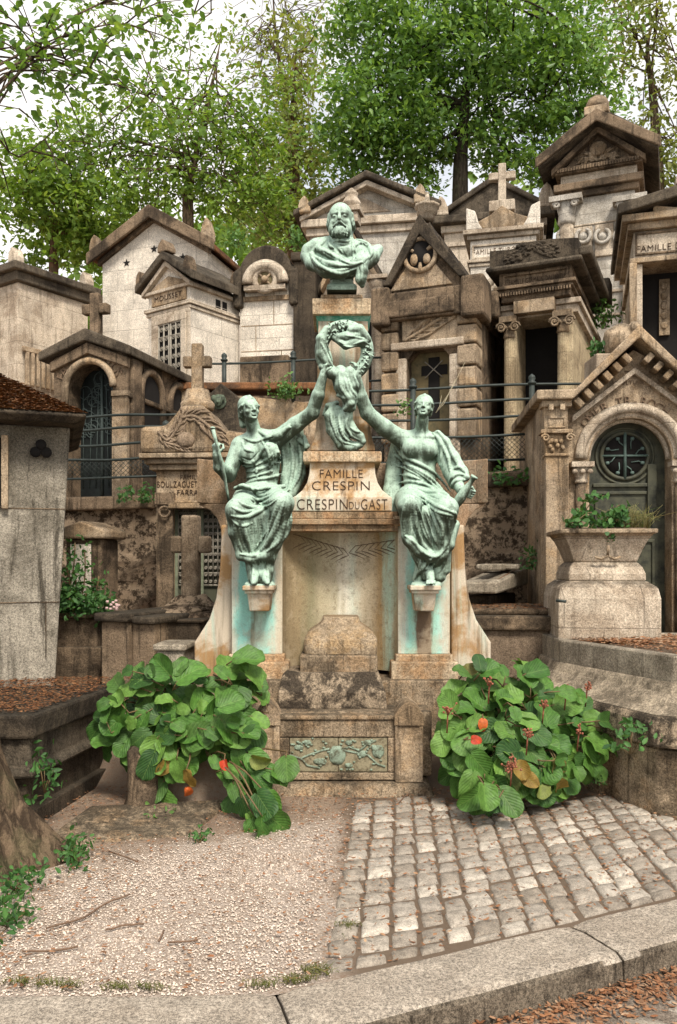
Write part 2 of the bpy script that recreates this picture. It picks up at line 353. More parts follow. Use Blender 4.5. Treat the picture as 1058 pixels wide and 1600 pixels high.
# two little posts with pointed heads
for (pa, pb) in ((399, 437), (617, 661)):
    x0, x1 = hw(pa, pb, 5.76); xm = (x0+x1)/2; w = (x1-x0)/2; z1, zs, zt2 = zz(1222, 5.75), zz(1134, 5.75), zz(1096, 5.75)
    m = MM(); m.box(x0, x1, 5.74, 5.74+2*w, .086, zs)
    og = [(xm-w-.006, zs), (xm+w+.006, zs), (xm+w+.004, zs+.07), (xm+w*.72, zs+.125), (xm+w*.3, zt2-.008), (xm, zt2+.004), (xm-w*.3, zt2-.008), (xm-w*.72, zs+.125), (xm-w-.004, zs+.07)]
    m.prism(og, 5.735, 5.745+2*w)
    ig = [(xm+(x-xm)*.74, zs+.02+(z-zs-.02)*.86) for x, z in og]; m.prism([(x, z) for x, z in ig], 5.722, 5.737)
    m.build('corner_post', M['tan'], .008)
# platforms and steps
m = MM(); x0, x1 = hw(392, 672, 5.98); m.box(x0, x1, 5.86, 6.9, .1, zz(1104, 5.98)-.015)
x0, x1 = hw(300, 768, 6.2); m.box(x0, x1, 6.16, 6.95, .05, zz(1063, 6.16)); m.build('platform', M['plinth'], .015)
m = MM(); x0, x1 = hw(435, 594, 6.0); zA, zB, zC = zz(1104, 6.0)-.02, zz(1082, 6.0), zz(1051, 6.06)
m.loft([[(x0, 5.98, zA), (x1+.05, 5.98, zA), (x1+.05, 6.5, zA), (x0, 6.5, zA)], [(x0, 5.98, zB), (x1+.04, 5.98, zB), (x1+.04, 6.5, zB), (x0, 6.5, zB)],
        [(x0+.02, 6.05, zC-.03), (x1+.005, 6.05, zC-.03), (x1+.005, 6.5, zC-.03), (x0+.02, 6.5, zC-.03)], [(x0+.05, 6.06, zC), (x1-.01, 6.06, zC), (x1-.01, 6.5, zC), (x0+.05, 6.5, zC)]]); m.build('step', M['crust'], .012)
m = MM(); x0, x1 = hw(469, 590, 6.12); m.box(x0, x1, 6.1, 6.6, zC-.02, zz(1023, 6.12)); m.build('step', M['plinth'], .014)
def rr(cx, cy, hwid, hd, z, c=.3, n=5):
    pts = []
    for qx, qy, a in ((1, -1, -90), (1, 1, 0), (-1, 1, 90), (-1, -1, 180)):
        r = min(hwid, hd)*c
        for k in range(n+1):
            t = R(a+90*k/n); pts.append((cx+qx*(hwid-r)+r*math.cos(t), cy+qy*(hd-r)+r*math.sin(t), z))
    return pts
m = MM(); xm = (hw(475, 590, 6.15)[0]+hw(475, 590, 6.15)[1])/2
m.loft([rr(xm, 6.38, .268, .25, zz(1024, 6.14)), rr(xm, 6.38, .275, .258, zz(1012, 6.14)), rr(xm, 6.38, .272, .255, zz(1000, 6.15)), rr(xm, 6.39, .24, .22, zz(988, 6.2)), rr(xm, 6.41, .185, .18, zz(980, 6.22)),
        rr(xm, 6.43, .148, .16, zz(974, 6.25)), rr(xm, 6.43, .138, .15, zz(964, 6.28))], False); m.build('bell_shaped_stone', stone('pitted stone', (.44, .34, .23), (.16, .11, .065), .5, .5, .25, sc=2.2, warm=(.42, .26, .11)), .012)
# concave niche between the piers
m = MM(); xl, xr = hw(438, 624, 6.3); zn0, zn1 = zz(1052, 6.3), zz(826, 6.3)
inner = [(xl+(xr-xl)*i/24, 6.31+.30*math.sin(math.pi*i/24)**.6) for i in range(25)]
m.prismz(inner+[(xr+.002, 6.9), (xl-.002, 6.9)], zn0, zn1); m.build('niche', M['niche'], 0)
# incised palm branch across the niche
mp_ = MM()
for k, (sx, bx, by, ex, ey) in enumerate(((1, 545, 868, 478, 848), (-1, 545, 864, 625, 852))):
    for i in range(9):
        t = i/8; ax = bx+(ex-bx)*t; ay = by+(ey-by)*t
        for s2 in (-1, 1):
            q = [(ax, ay), (ax+(ex-bx)*.13, ay-s2*7-4), (ax+(ex-bx)*.3, ay-s2*11-2)]
            pts = []
            for a, b in q:
                u = min(max(((a-CX)*6.5/F-xl)/(xr-xl), .02), .98); yy = 6.31+.30*math.sin(math.pi*u)**.6-.002
                pts.append(W(a, b, yy))
            mp_.tube(pts, [.002, .004, .0015], 4)
mp_.build('incised_palm', M['palelet'], 0)
for (pa, pb, s) in ((362, 441, -1), (622, 703, 1)):
    x0, x1 = hw(pa, pb, 6.3); zb0 = zz(1022, 6.3); zt0 = zz(822, 6.3)
    m = MM(); m.box(x0, x1, 6.3, 6.9, zb0, zt0); p = m.build('pier', M['pier_l' if s < 0 else 'pier_r'], .006)
    m = MM(); m.box(x0-.02, x1+.02, 6.275, 6.905, zz(1035, 6.28), zb0+.001, .0, .0); m.box(x0-.055, x1+.055, 6.235, 6.91, zz(1064, 6.23), zz(1034, 6.25)); m.build('pier_base', M['mon'], .012)
    m = MM(); xs0, xs1 = x0-.04, x1+.03; m.box(xs0, xs1, 6.25, 6.9, zt0+.002, zz(806, 6.26)); m.build('seat_slab', M['mon'], .012)
    # corbel under the feet
    cx0, cx1 = hw(379, 429, 6.04) if s < 0 else hw(641, 689, 6.04); cz = zz(915, 6.02); xm = (cx0+cx1)/2; w = (cx1-cx0)/2
    m = MM(); m.box(xm-w, xm+w, 6.02, 6.303, cz-.035, cz); m.box(xm-w*.88, xm+w*.88, 6.04, 6.302, cz-.06, cz-.0345)
    m.loft([[(xm-w*.62, 6.1, cz-.19), (xm+w*.62, 6.1, cz-.19), (xm+w*.62, 6.301, cz-.19), (xm-w*.62, 6.301, cz-.19)], [(xm-w*.74, 6.06, cz-.0595), (xm+w*.74, 6.06, cz-.0595), (xm+w*.74, 6.301, cz-.0595), (xm-w*.74, 6.301, cz-.0595)]])
    m.build('corbel', M['colm'], .008)
    # flaring wing beside the pier
    o = [(345, 820), (346, 840), (344, 890), (338, 935), (327, 968), (313, 990), (304, 1004), (304, 1062), (366, 1062), (366, 820)]
    if s > 0: o = [(1071-a, b) for a, b in o]
    m = MM(); m.prism([((a-CX)*6.42/F, zz(b, 6.42)) for a, b in o], 6.40, 6.86); m.build('wing', M['colm'], .02)
# curved back rest: forward at its two ends
m = MM(); xl, xr = hw(309, 761, 6.4); zt, zb = zz(717, 6.4), zz(822, 6.4)
out = [(xl+(xr-xl)*i/30, 6.36+.33*math.sin(math.pi*i/30)**.55) for i in range(31)]
m.prismz(out+[(xr, 6.78), (xl, 6.78)], zz(786, 6.4), zt)
m.prism([((a-CX)*6.42/F, zz(b, 6.42)) for a, b in [(309, 787), (313, 790), (328, 797), (339, 810), (345, 828), (726, 828), (732, 810), (743, 797), (757, 790), (761, 787)]], 6.44, 6.77); m.build('back_rest', stone('brown stained back rest', (.40, .30, .21), (.17, .11, .06), .7, .5, .3, warm=(.36, .2, .1)), .012)
# entablature
m = MM(); x0, x1 = hw(449, 622, 6.28)
m.box(x0, x1, 6.27, 6.9, zz(830, 6.28), zz(820, 6.28)); m.box(x0-.02, x1+.02, 6.24, 6.9, zz(819.7, 6.26), zz(811, 6.26)); m.box(x0-.0, x1+.0, 6.262, 6.9, zz(810.7, 6.26), zz(799, 6.26)); m.build('entablature', stone('orange stained moulding', (.40, .29, .18), (.12, .075, .04), .7, .6, .3, warm=(.42, .2, .08), sc=2), .006)
def flare(prof, y, xc, dep=.5):      # a block whose sides curve outwards; prof = (half width px, py)
    rings = []
    for h, py in prof:
        x = h*y/F; rings.append([(xc-x, y-(h-prof[-1][0])*y/F*.35, zz(py, y)), (xc+x, y-(h-prof[-1][0])*y/F*.35, zz(py, y)), (xc+x, y+dep, zz(py, y)), (xc-x, y+dep, zz(py, y))])
    return rings
XC = (535-CX)*6.3/F
m = MM(); m.loft(flare([(77, 799), (77, 778), (72, 775), (62, 766), (55, 754), (51.5, 740), (50.5, 722)], 6.30, XC)); m.build('inscription_block', M['insc'], .006)
m = MM(); m.loft(flare([(61, 721.6), (61.5, 719), (61.5, 708), (60.5, 705)], 6.26, XC, .52)); m.build('inscription_cap', M['mon'], .006)
m = MM(); m.loft(flare([(50, 704.6), (49.5, 697), (46, 688), (43, 672), (41, 650), (38.6, 500)], 6.40, XC+.006, .36)); m.build('stele', M['colm'], .006)
m = MM(); m.loft(flare([(38.8, 501), (40, 499), (44, 491)], 6.385, XC+.006, .4)); m.build('copper_stained_moulding', M['green'], .004)
m = MM(); m.loft(flare([(45.5, 490.5), (45.5, 478), (45, 477), (46, 474), (46, 467), (45, 466)], 6.34, XC-.005, .5)); m.loft(flare([(33, 465.7), (32, 460)], 6.4, XC-.005, .32)); m.build('stele_cap', M['mon'], .005)
IB = [(6.30-.35*(h-50.5)*6.3/F, py) for h, py in [(77, 799), (77, 778), (72, 775), (62, 766), (55, 754), (51.5, 740), (50.5, 722)]]
def iby(py):
    for (a, p), (b, q) in zip(IB, IB[1:]):
        if q <= py <= p: return b+(a-b)*(py-q)/max(p-q, 1e-6)
    return 6.3
for bodytxt, px, py, size, wpx in (('FAMILLE', 533, 741, .095, 67), ('CRESPIN', 533, 760, .105, 90), ('CRESPIN', 504, 789, .115, 79), ('DU', 553.5, 790.5, .082, 16), ('GAST', 584.5, 789, .115, 41)):
    up, dn = iby(py-6), iby(py+6); yl = min(iby(py), (up+dn)/2)
    tilt = 90-math.degrees(math.atan2(dn-up, -12*6.3/F)) if abs(up-dn) > 1e-4 else 0
    tilt = -math.degrees(math.atan2(up-dn, 12*6.3/F))
    text('inscription', bodytxt, Vector(W(px, py, yl-.001))-PM, size, M['letter'], mon, .003, width=wpx*yl/F, rot=(90+tilt, 0, 0))
# ---------------------------------------------------------------- sculpting by blended solids (a distance field turned into one mesh)
class Sculpt:
    def __init__(s, lo, hi, res):
        s.lo = np.array(lo, float); s.res = res; s.n = np.ceil((np.array(hi)-s.lo)/res).astype(int)+1
        s.ax = [s.lo[i]+res*np.arange(s.n[i]) for i in range(3)]
        s.f = np.full(s.n, .5, np.float32)
    def _sub(s, lo, hi):
        a = np.maximum(np.floor((np.array(lo)-s.lo)/s.res).astype(int), 0); b = np.minimum(np.ceil((np.array(hi)-s.lo)/s.res).astype(int)+1, s.n)
        if np.any(b <= a): return None
        sl = tuple(slice(a[i], b[i]) for i in range(3))
        X = s.ax[0][sl[0]][:, None, None]; Y = s.ax[1][sl[1]][None, :, None]; Z = s.ax[2][sl[2]][None, None, :]
        return sl, X, Y, Z
    def _app(s, sl, d, k, sub):
        f = s.f[sl]
        if sub: f, d = -f, d
        h = np.clip(.5+.5*(f-d)/k, 0, 1); r = f*(1-h)+d*h-k*h*(1-h)     # smooth union
        s.f[sl] = -r if sub else r
    def cap(s, a, b, ra, rb=None, k=.015, sub=False, sq=(1, 1, 1)):
        rb = ra if rb is None else rb; a = np.array(a, float); b = np.array(b, float); m = max(ra, rb)*max(1/min(sq), 1)+3*k+2*s.res
        q = s._sub(np.minimum(a, b)-m, np.maximum(a, b)+m)
        if q is None: return
        sl, X, Y, Z = q; ba = b-a; L = max(float(ba@ba), 1e-9)
        px, py, pz = X-a[0], Y-a[1], Z-a[2]
        h = np.clip((px*ba[0]+py*ba[1]+pz*ba[2])/L, 0, 1)
        d = np.sqrt(((px-h*ba[0])*sq[0])**2+((py-h*ba[1])*sq[1])**2+((pz-h*ba[2])*sq[2])**2)-(ra+(rb-ra)*h)
        s._app(sl, d.astype(np.float32), k, sub)
    def ell(s, c, r, k=.015, sub=False, rot=None):
        c = np.array(c, float); r = np.array(r, float); m = max(r)+3*k+2*s.res
        q = s._sub(c-m, c+m)
        if q is None: return
        sl, X, Y, Z = q; x, y, z = X-c[0], Y-c[1], Z-c[2]
        if rot is not None:
            Q = np.array(rot.transposed()); x, y, z = (Q[0, 0]*x+Q[0, 1]*y+Q[0, 2]*z, Q[1, 0]*x+Q[1, 1]*y+Q[1, 2]*z, Q[2, 0]*x+Q[2, 1]*y+Q[2, 2]*z)
        k0 = np.sqrt((x/r[0])**2+(y/r[1])**2+(z/r[2])**2); k1 = np.sqrt((x/r[0]**2)**2+(y/r[1]**2)**2+(z/r[2]**2)**2)
        d = k0*(k0-1)/np.maximum(k1, 1e-6)
        s._app(sl, d.astype(np.float32), k, sub)
    def chain(s, pts, rs, k=.012, sub=False, sq=(1, 1, 1)):
        if not isinstance(rs, (list, tuple)): rs = [rs]*len(pts)
        for i in range(len(pts)-1): s.cap(pts[i], pts[i+1], rs[i], rs[i+1], k, sub, sq)
    def surf(s, x, z, y0=-9):
        ix = int(round((x-s.lo[0])/s.res)); iz = int(round((z-s.lo[2])/s.res))
        if not (0 <= ix < s.n[0] and 0 <= iz < s.n[2]): return None
        col = s.f[ix, :, iz]; w = np.nonzero(col < 0)[0]
        if len(w) == 0: return None
        i = w[0]
        if i == 0: return s.ax[1][0]
        a, b = float(col[i-1]), float(col[i]); return s.ax[1][i-1]+s.res*(a/(a-b) if a > 0 > b else 1)
    def stroke(s, pts, y, r, rise=.3, sub=False, k=.008, taper=True, n=6):
        """A fold drawn on the front surface: pts are photograph pixels seen at distance y."""
        pts = smoothline(pts, n); out = []; last = y
        for px, py in pts:
            yy = y
            for _ in range(3):
                p = W(px, py, yy); q = s.surf(p[0], p[2])
                if q is None: q = last
                yy = q
            last = yy; out.append(list(W(px, py, yy)))
        Yv = [p[1] for p in out]
        for i in range(len(out)):       # keep the fold from jumping in depth
            a = max(0, i-1); b = min(len(out), i+2); out[i][1] = sum(Yv[a:b])/(b-a)
        N = len(out); rs = []
        for i, p in enumerate(out):
            t = i/(N-1); rr = r*(1 if not taper else max(.35, min(1, 3.2*t+.2, 3.2*(1-t)+.2))); rs.append(rr)
            p[1] += rr*(1-rise*2)*(1 if not sub else -1)*.6 if not sub else -rr*rise
        s.chain(out, rs, k, sub)
    def mesh(s):
        f = np.pad(s.f, 1, constant_values=.5); n = np.array(f.shape); ins = f < 0
        c = [ins[a:n[0]-1+a, b:n[1]-1+b, e:n[2]-1+e] for a in (0, 1) for b in (0, 1) for e in (0, 1)]
        cnt = sum(x.astype(np.int8) for x in c); act = (cnt > 0) & (cnt < 8); idx = -np.ones(act.shape, np.int32); ii = np.argwhere(act); idx[act] = np.arange(len(ii))
        acc = np.zeros((len(ii), 3)); w = np.zeros(len(ii))
        cor = [(a, b, e) for a in (0, 1) for b in (0, 1) for e in (0, 1)]
        for p in range(8):
            for q in range(p+1, 8):
                A, B = cor[p], cor[q]
                if sum(abs(A[t]-B[t]) for t in range(3)) != 1: continue
                fa = f[ii[:, 0]+A[0], ii[:, 1]+A[1], ii[:, 2]+A[2]]; fb = f[ii[:, 0]+B[0], ii[:, 1]+B[1], ii[:, 2]+B[2]]
                m = (fa < 0) != (fb < 0); t = np.where(m, fa/np.where(m, fa-fb, 1), 0)
                for d in range(3): acc[:, d] += np.where(m, A[d]+t*(B[d]-A[d]), 0)
                w += m
        V = s.lo+(ii+acc/w[:, None]-1)*s.res
        Q = []
        for d in range(3):
            e, g = [(1, 2), (2, 0), (0, 1)][d]
            lo = [slice(None)]*3; hi = [slice(None)]*3; lo[d] = slice(0, n[d]-1); hi[d] = slice(1, n[d])
            A = ins[tuple(lo)]; B = ins[tuple(hi)]; ch = np.argwhere(A != B)
            ch = ch[(ch[:, e] > 0) & (ch[:, g] > 0) & (ch[:, e] < n[e]-1) & (ch[:, g] < n[g]-1)]
            a_in = A[ch[:, 0], ch[:, 1], ch[:, 2]]
            def cell(de, dg):
                c2 = ch.copy(); c2[:, e] += de; c2[:, g] += dg; return idx[c2[:, 0], c2[:, 1], c2[:, 2]]
            q = np.stack([cell(-1, -1), cell(0, -1), cell(0, 0), cell(-1, 0)], 1); q[~a_in] = q[~a_in][:, ::-1]; Q.append(q)
        return V, np.concatenate(Q)
    def build(s, name, mat, base, parent=None):
        V, Q = s.mesh(); V = V-np.array(base)
        o = npmesh(name, V, Q, mat, parent, True)
        if parent is None: o.location = base
        return o
def smoothline(pts, n=6):
    P = [np.array(p, float) for p in pts]
    if len(P) < 3: return [tuple(P[0]+(P[1]-P[0])*i/n) for i in range(n+1)]
    P = [2*P[0]-P[1]]+P+[2*P[-1]-P[-2]]; out = []
    for i in range(1, len(P)-2):
        for j in range(n):
            t = j/n; a, b, c, d = P[i-1:i+3]
            out.append(tuple(.5*(2*b+(c-a)*t+(2*a-5*b+4*c-d)*t*t+(3*b-a-3*c+d)*t**3)))
    out.append(tuple(P[-2])); return out

def head(S, c, sc, yaw=0, pitch=0, roll=0, hair='woman', beard=False):
    """A head of height ~0.235*sc; local axes: x right in the picture, -y the face, z up."""
    Rm = (Matrix.Rotation(R(yaw), 3, 'Z') @ Matrix.Rotation(R(pitch), 3, 'X') @ Matrix.Rotation(R(roll), 3, 'Y'))
    c = np.array(c)
    def T(x, y, z): return c+np.array(Rm @ Vector((x*sc, y*sc, z*sc)))
    def E(p, r, k=.01, sub=False, rx=0):
        S.ell(T(*p), [a*sc for a in r], k*sc, sub, Rm @ Matrix.Rotation(R(rx), 3, 'X') if rx else Rm)
    def C(a, b, ra, rb=None, k=.008, sub=False): S.cap(T(*a), T(*b), ra*sc, (ra if rb is None else rb)*sc, k*sc, sub)
    E((0, .012, .035), (.074, .092, .084)); E((0, -.02, -.02), (.062, .066, .082), .02); E((0, -.045, -.075), (.038, .04, .032), .02)
    E((0, -.063, .03), (.058, .022, .04), .015)                                    # forehead
    for q in (-1, 1):
        E((q*.029, -.096, .004), (.019 if beard else .016, .018 if beard else .014, .011 if beard else .0095), .006, True); E((q*.029, -.073, .002), (.0125, .011, .0085), .003)
        C((q*.012, -.083, .021), (q*.045, -.069, .019), .006, .005, .008)            # brow
        C((q*.019, -.079, .0105), (q*.040, -.073, .009), .0028, .002, .002)         # lid
        E((q*.040, -.056, -.030), (.019, .017, .017), .012)                           # cheek
        E((q*.073, .01, -.005), (.012, .022, .032), .006); E((q*.082, .0, -.005), (.006, .01, .016), .004, True)
    C((0, -.083, .018), (0, -.107, -.028), .0075, .0125, .007); E((-.011, -.093, -.03), (.009, .01, .008), .005); E((.011, -.093, -.03), (.009, .01, .008), .005)
    if not beard:
        C((-.021, -.083, -.057), (.021, -.083, -.057), .003, .003, .004, True)
        C((-.016, -.086, -.0525), (.016, -.086, -.0525), .0055, .0055, .004); C((-.013, -.085, -.064), (.013, -.085, -.064), .0062, .0062, .004)
        E((0, -.084, -.092), (.018, .014, .014), .012); E((0, -.082, -.074), (.02, .008, .006), .006, True)
    if beard:
        E((0, -.056, -.085), (.044, .040, .038), .015); E((0, -.066, -.102), (.024, .022, .020), .015)
        for q in (-1, 1):
            C((q*.004, -.099, -.045), (q*.038, -.083, -.066), .0095, .006, .006)      # moustache
            E((q*.05, -.03, -.06), (.022, .04, .045), .012)
        C((-.016, -.092, -.064), (.016, -.092, -.064), .003, .003, .003, True)
        rg = random.Random(3)
        for i in range(46):
            a = rg.uniform(-1, 1); z0 = rg.uniform(-.068, -.105); w = .05*(1-((z0+.075)/-.11)**2*.5); r0 = .094-.03*a*a
            C((a*w, -r0, z0), (a*w*.9+rg.uniform(-.008, .008), -r0+.004, z0-.022), .0038, .002, .003)
        for q in (-1, 1):
            for i in range(9):                                                       # side hair
                C((q*.072, .0+.008*i, .05-.004*i), (q*.08, .012+.008*i, -.012), .008, .009, .005)
    if hair == 'woman':
        E((0, .03, .05), (.083, .09, .084), .008)
        E((0, .085, -.02), (.06, .05, .05), .015)
        for q in (-1, 1):
            for i in range(6):
                t = i/5
                C((q*.004, -.068+.035*t, .094+.02*t-.010*(1-t)), (q*(.074+.006*t), -.028+.05*t, .03-.01*t), .0085, .012, .006)
                C((q*(.074+.006*t), -.028+.05*t, .03-.01*t), (q*.062, .05+.03*t, -.04), .0115, .013, .004)
            for i in range(5): C((q*(.01+.014*i), -.078+.006*i, .086-.007*i), (q*(.035+.012*i), -.066+.012*i, .062-.008*i), .002, .002, .003, True)
    return T
def hand(S, wrist, palm_dir, side, up, sc=1.0, curl=.5, open_=False, r0=.028):
    """Palm with four fingers and a thumb; palm_dir = towards the fingertips, side = towards the thumb, up = out of the back."""
    d = Vector(palm_dir).normalized(); sd = Vector(side); sd = (sd-d*sd.dot(d)).normalized(); u = Vector(up); u = (u-d*u.dot(d)-sd*u.dot(sd)).normalized()
    w = Vector(wrist)
    def P(a, b, c): return tuple(w+(d*a+sd*b+u*c)*sc)
    S.cap(P(.0, 0, 0), P(.03, 0, 0), .024*sc, .026*sc, .012)
    for b in (-.026, -.009, .009, .026): S.cap(P(.02, b*.7, 0), P(.085, b, .0), .016*sc, .0125*sc, .01)
    Ls = (.058, .072, .078, .07)
    for b, L in zip((-.030, -.0105, .0105, .030), Ls):
        p = np.array(P(.085, b, .002)); a = -.25*curl
        for q in range(3):
            a += -1.25*curl*(1, 1.1, .7)[q]*.75; l = L*(.45, .32, .23)[q]*sc
            nx = p+np.array(d*math.cos(a)+u*math.sin(a))*l
            S.cap(p, nx, (.0098-.001*q)*sc, (.0088-.001*q)*sc, .003); p = nx
    p = np.array(P(.03, .024, -.004)); q1 = np.array(P(.062, .050, -.016-.02*curl)); q2 = np.array(P(.088, .046-.02*curl, -.03-.028*curl))
    S.cap(p, q1, .0135*sc, .011*sc, .007); S.cap(q1, q2, .0105*sc, .0085*sc, .003)
# ---------------------------------------------------------------- the two bronze women
def PX(r, y): return r*y/F
# left figure ---------------------------------------------------
S = Sculpt((-.98, 5.82, 1.38), (.0, 6.78, 3.12), .0047)
y = 6.33
KB = .92
def c_(a, b, ra, rb=None, k=.02, sub=False):
    rb = (ra if rb is None else rb)*KB; ra *= KB; S.cap(W(*a), W(*b), PX(ra, a[2]), PX(rb if rb is not None else ra, b[2]), k, sub)
def e_(p, rx, ry, rz, k=.02, sub=False, rot=None): S.ell(W(*p), (PX(rx*KB, p[2]), ry*KB, PX(rz, p[2])), k, sub, rot)
e_((404, 778, 6.36), 41, .18, 24, .03); e_((410, 745, 6.40), 27, .125, 34, .04); e_((404, 705, 6.40), 35, .13, 36, .04)
c_((378, 695, 6.39), (426, 686, 6.39), 16, 16, .03)
e_((388, 710, 6.28), 15, .055, 15, .025); e_((422, 706, 6.28), 15, .055, 15, .025)
c_((400, 684, 6.37), (392, 655, 6.33), 12.5, 11, .02)
head(S, W(390, 641, 6.28), .90, yaw=28, pitch=-8, roll=-4)
c_((375, 640, 6.35), (380, 664, 6.38), 4, 6, .02)                                   # hair falling behind the ear
# raised arm
c_((428, 690, 6.38), (462, 664, 6.33), 15.5, 13.5, .025); c_((462, 664, 6.33), (488, 645, 6.27), 13.5, 11.5, .02); c_((488, 645, 6.27), (497, 618, 6.22), 11.5, 11, .02); c_((497, 618, 6.22), (505, 588, 6.18), 10.5, 7.2, .015)
hand(S, W(505, 588, 6.18), (.10, -.05, 1), (.5, -.75, 0), (-.7, -.6, .1), .92, .55)
# lowered arm, hand lifting a small staff
c_((374, 699, 6.38), (357, 742, 6.30), 15, 12.5, .025); c_((357, 742, 6.30), (343, 730, 6.16), 12.5, 10.5, .02); c_((343, 730, 6.16), (339, 712, 6.11), 10, 7.5, .012)
hand(S, W(339, 713, 6.11), (-.08, -.35, 1), (.75, -.7, .1), (-.55, -.6, -.2), .9, .95)
# legs under the skirt
c_((388, 784, 6.36), (371, 797, 6.02), 26, 19, .03); c_((424, 782, 6.36), (440, 787, 6.00), 26, 21, .03)
c_((371, 797, 6.02), (392, 868, 6.12), 19, 13, .03); c_((440, 787, 6.00), (420, 866, 6.10), 20, 15, .03)
for i in range(6):
    t = i/5; yy = 6.05+.05*t
    c_((376+14*t, 806+62*t, yy+.05), (434-12*t, 806+58*t, yy+.04), 18-9*t, 18-8*t, .03)
S.chain([W(365, 800, 6.05), W(368, 832, 6.07), W(377, 868, 6.09), W(392, 874, 6.06), W(414, 868, 6.05), W(430, 852, 6.05), W(444, 820, 6.04)], [.055, .05, .036, .028, .028, .04, .052], .025)
for a, b, r in (((392, 872, 6.14), (398, 903, 6.13), 11), ((420, 868, 6.14), (414, 904, 6.14), 12), ((405, 866, 6.18), (407, 903, 6.18), 14)): c_(a, b, r, r+1, .02)
S.chain([W(398, 898, 6.1), W(397, 908, 6.04), W(396, 911, 5.995)], [.032, .026, .018], .012); S.chain([W(413, 896, 6.1), W(416, 907, 6.05), W(418, 911, 6.01)], [.032, .026, .018], .012)
S.cap(W(388, 915, 6.14), W(424, 915, 6.14), .03, .03, .01); S.cap(W(390, 917, 6.06), W(422, 917, 6.06), .022, .022, .01)
# cloak hanging behind the raised arm
for i in range(9):
    t = i/8; pts = [W(441+26*t, 684-20*t+3*math.sin(5*t), 6.45), W(446+25*t, 715, 6.49), W(448+24*t-3*math.sin(9*t), 748-6*t, 6.47), W(444+12*t, 786-10*t, 6.42)]
    S.chain(pts, [.03, .034+.008*math.sin(7*t), .034, .028], .02)
S.chain([W(422, 684, 6.31), W(434, 680, 6.29), W(452, 668, 6.25)], [.03, .034, .018], .015); S.chain([W(402, 672, 6.33), W(418, 682, 6.28), W(438, 678, 6.27), W(452, 664, 6.27)], [.012, .018, .02, .01], .008)
S.chain([W(470, 690, 6.43), W(480, 697, 6.4), W(476, 682, 6.42)], [.02, .02, .012], .01)
# girdle and lap folds
S.chain([W(368, 763, 6.22), W(380, 760, 6.18), (W(398, 765, 6.16)), W(420, 762, 6.17), W(444, 760, 6.25)], [.016, .022, .018, .02, .016], .012)
for pts, r in (([(368, 763), (378, 759), (392, 762), (402, 765)], .014), ([(392, 762), (402, 772), (416, 774), (440, 762)], .014), ([(384, 766), (398, 780), (412, 780), (432, 770)], .012), ([(366, 776), (382, 790), (400, 792), (422, 782), (438, 772)], .013),
               ([(362, 806), (382, 808), (404, 800), (424, 786), (436, 776)], .016), ([(362, 792), (380, 800), (398, 797)], .010),
               ([(446, 775), (440, 800), (428, 830), (416, 852), (398, 868), (376, 866)], .018), ([(452, 790), (446, 815), (436, 845), (418, 862)], .014), ([(436, 780), (428, 806), (418, 832), (400, 856)], .012),
               ([(380, 812), (384, 835), (390, 856), (392, 868)], .012), ([(366, 812), (370, 840), (378, 862)], .013), ([(398, 812), (400, 836), (398, 858)], .010), ([(362, 812), (376, 822), (394, 818)], .009), ([(456, 800), (452, 826), (442, 846)], .012),
               ([(392, 878), (396, 892), (394, 906)], .010), ([(404, 874), (406, 890), (408, 906)], .010), ([(416, 874), (418, 890), (420, 904)], .010), ([(428, 866), (426, 884), (424, 902)], .010)): S.stroke(pts, 6.15, r, .5, k=.008)
for pts, r in (([(374, 812), (378, 838), (386, 860)], .011), ([(391, 814), (394, 840), (395, 862)], .011), ([(408, 812), (408, 840), (404, 858)], .010), ([(424, 800), (418, 826), (408, 850)], .012), ([(444, 794), (436, 826), (424, 852)], .010), ([(386, 774), (400, 787), (416, 788), (434, 777)], .009), ([(400, 769), (412, 768), (424, 764)], .007)): S.stroke(pts, 6.1, r, .15, True, .006)
# bodice folds
for pts, r in (([(380, 684), (396, 690), (412, 686), (424, 682)], .009), ([(374, 718), (390, 724), (404, 714), (414, 698), (420, 688)], .011), ([(378, 728), (394, 730), (412, 722), (428, 708)], .010), ([(384, 738), (402, 735), (424, 726), (440, 722)], .009), ([(384, 748), (404, 742), (428, 736)], .009),
               ([(382, 756), (400, 750), (424, 746), (440, 740)], .009), ([(410, 690), (418, 706), (422, 724), (420, 742)], .008), ([(432, 694), (436, 714), (434, 738), (432, 756)], .010), ([(378, 690), (384, 702), (396, 706)], .008), ([(392, 716), (400, 730), (402, 748)], .007), ([(441, 700), (444, 730), (438, 756)], .010)): S.stroke(pts, 6.3, r, .5, k=.01)
for pts, r in (([(376, 714), (392, 719), (405, 706)], .007), ([(382, 733), (402, 729), (424, 716)], .007), ([(388, 744), (410, 738), (430, 730)], .006), ([(427, 700), (429, 722), (427, 744)], .007)): S.stroke(pts, 6.3, r, .2, True, .005)
for pts, r in (([(452, 690), (458, 716), (456, 744), (448, 776)], .014), ([(464, 684), (470, 712), (468, 740), (456, 766)], .014), ([(474, 680), (478, 700), (476, 724)], .010)): S.stroke(pts, 6.44, r, .6, k=.01)
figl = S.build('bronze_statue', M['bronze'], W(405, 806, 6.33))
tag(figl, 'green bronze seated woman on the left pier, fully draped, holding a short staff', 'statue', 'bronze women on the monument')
m = MB(); b0 = Vector(figl.location)
m.tube([Vector(W(*p))-b0 for p in ((333, 671, 6.04), (337, 688, 6.05), (341, 702, 6.06), (346, 722, 6.09), (351, 745, 6.12), (355, 768, 6.15), (358, 786, 6.17))], [.014, .012, .011, .013, .012, .010, .009], 8)
m.ball(Vector(W(332.5, 669, 6.04))-b0, .02, .02, .012)
m.build('staff', M['bronze'], figl)

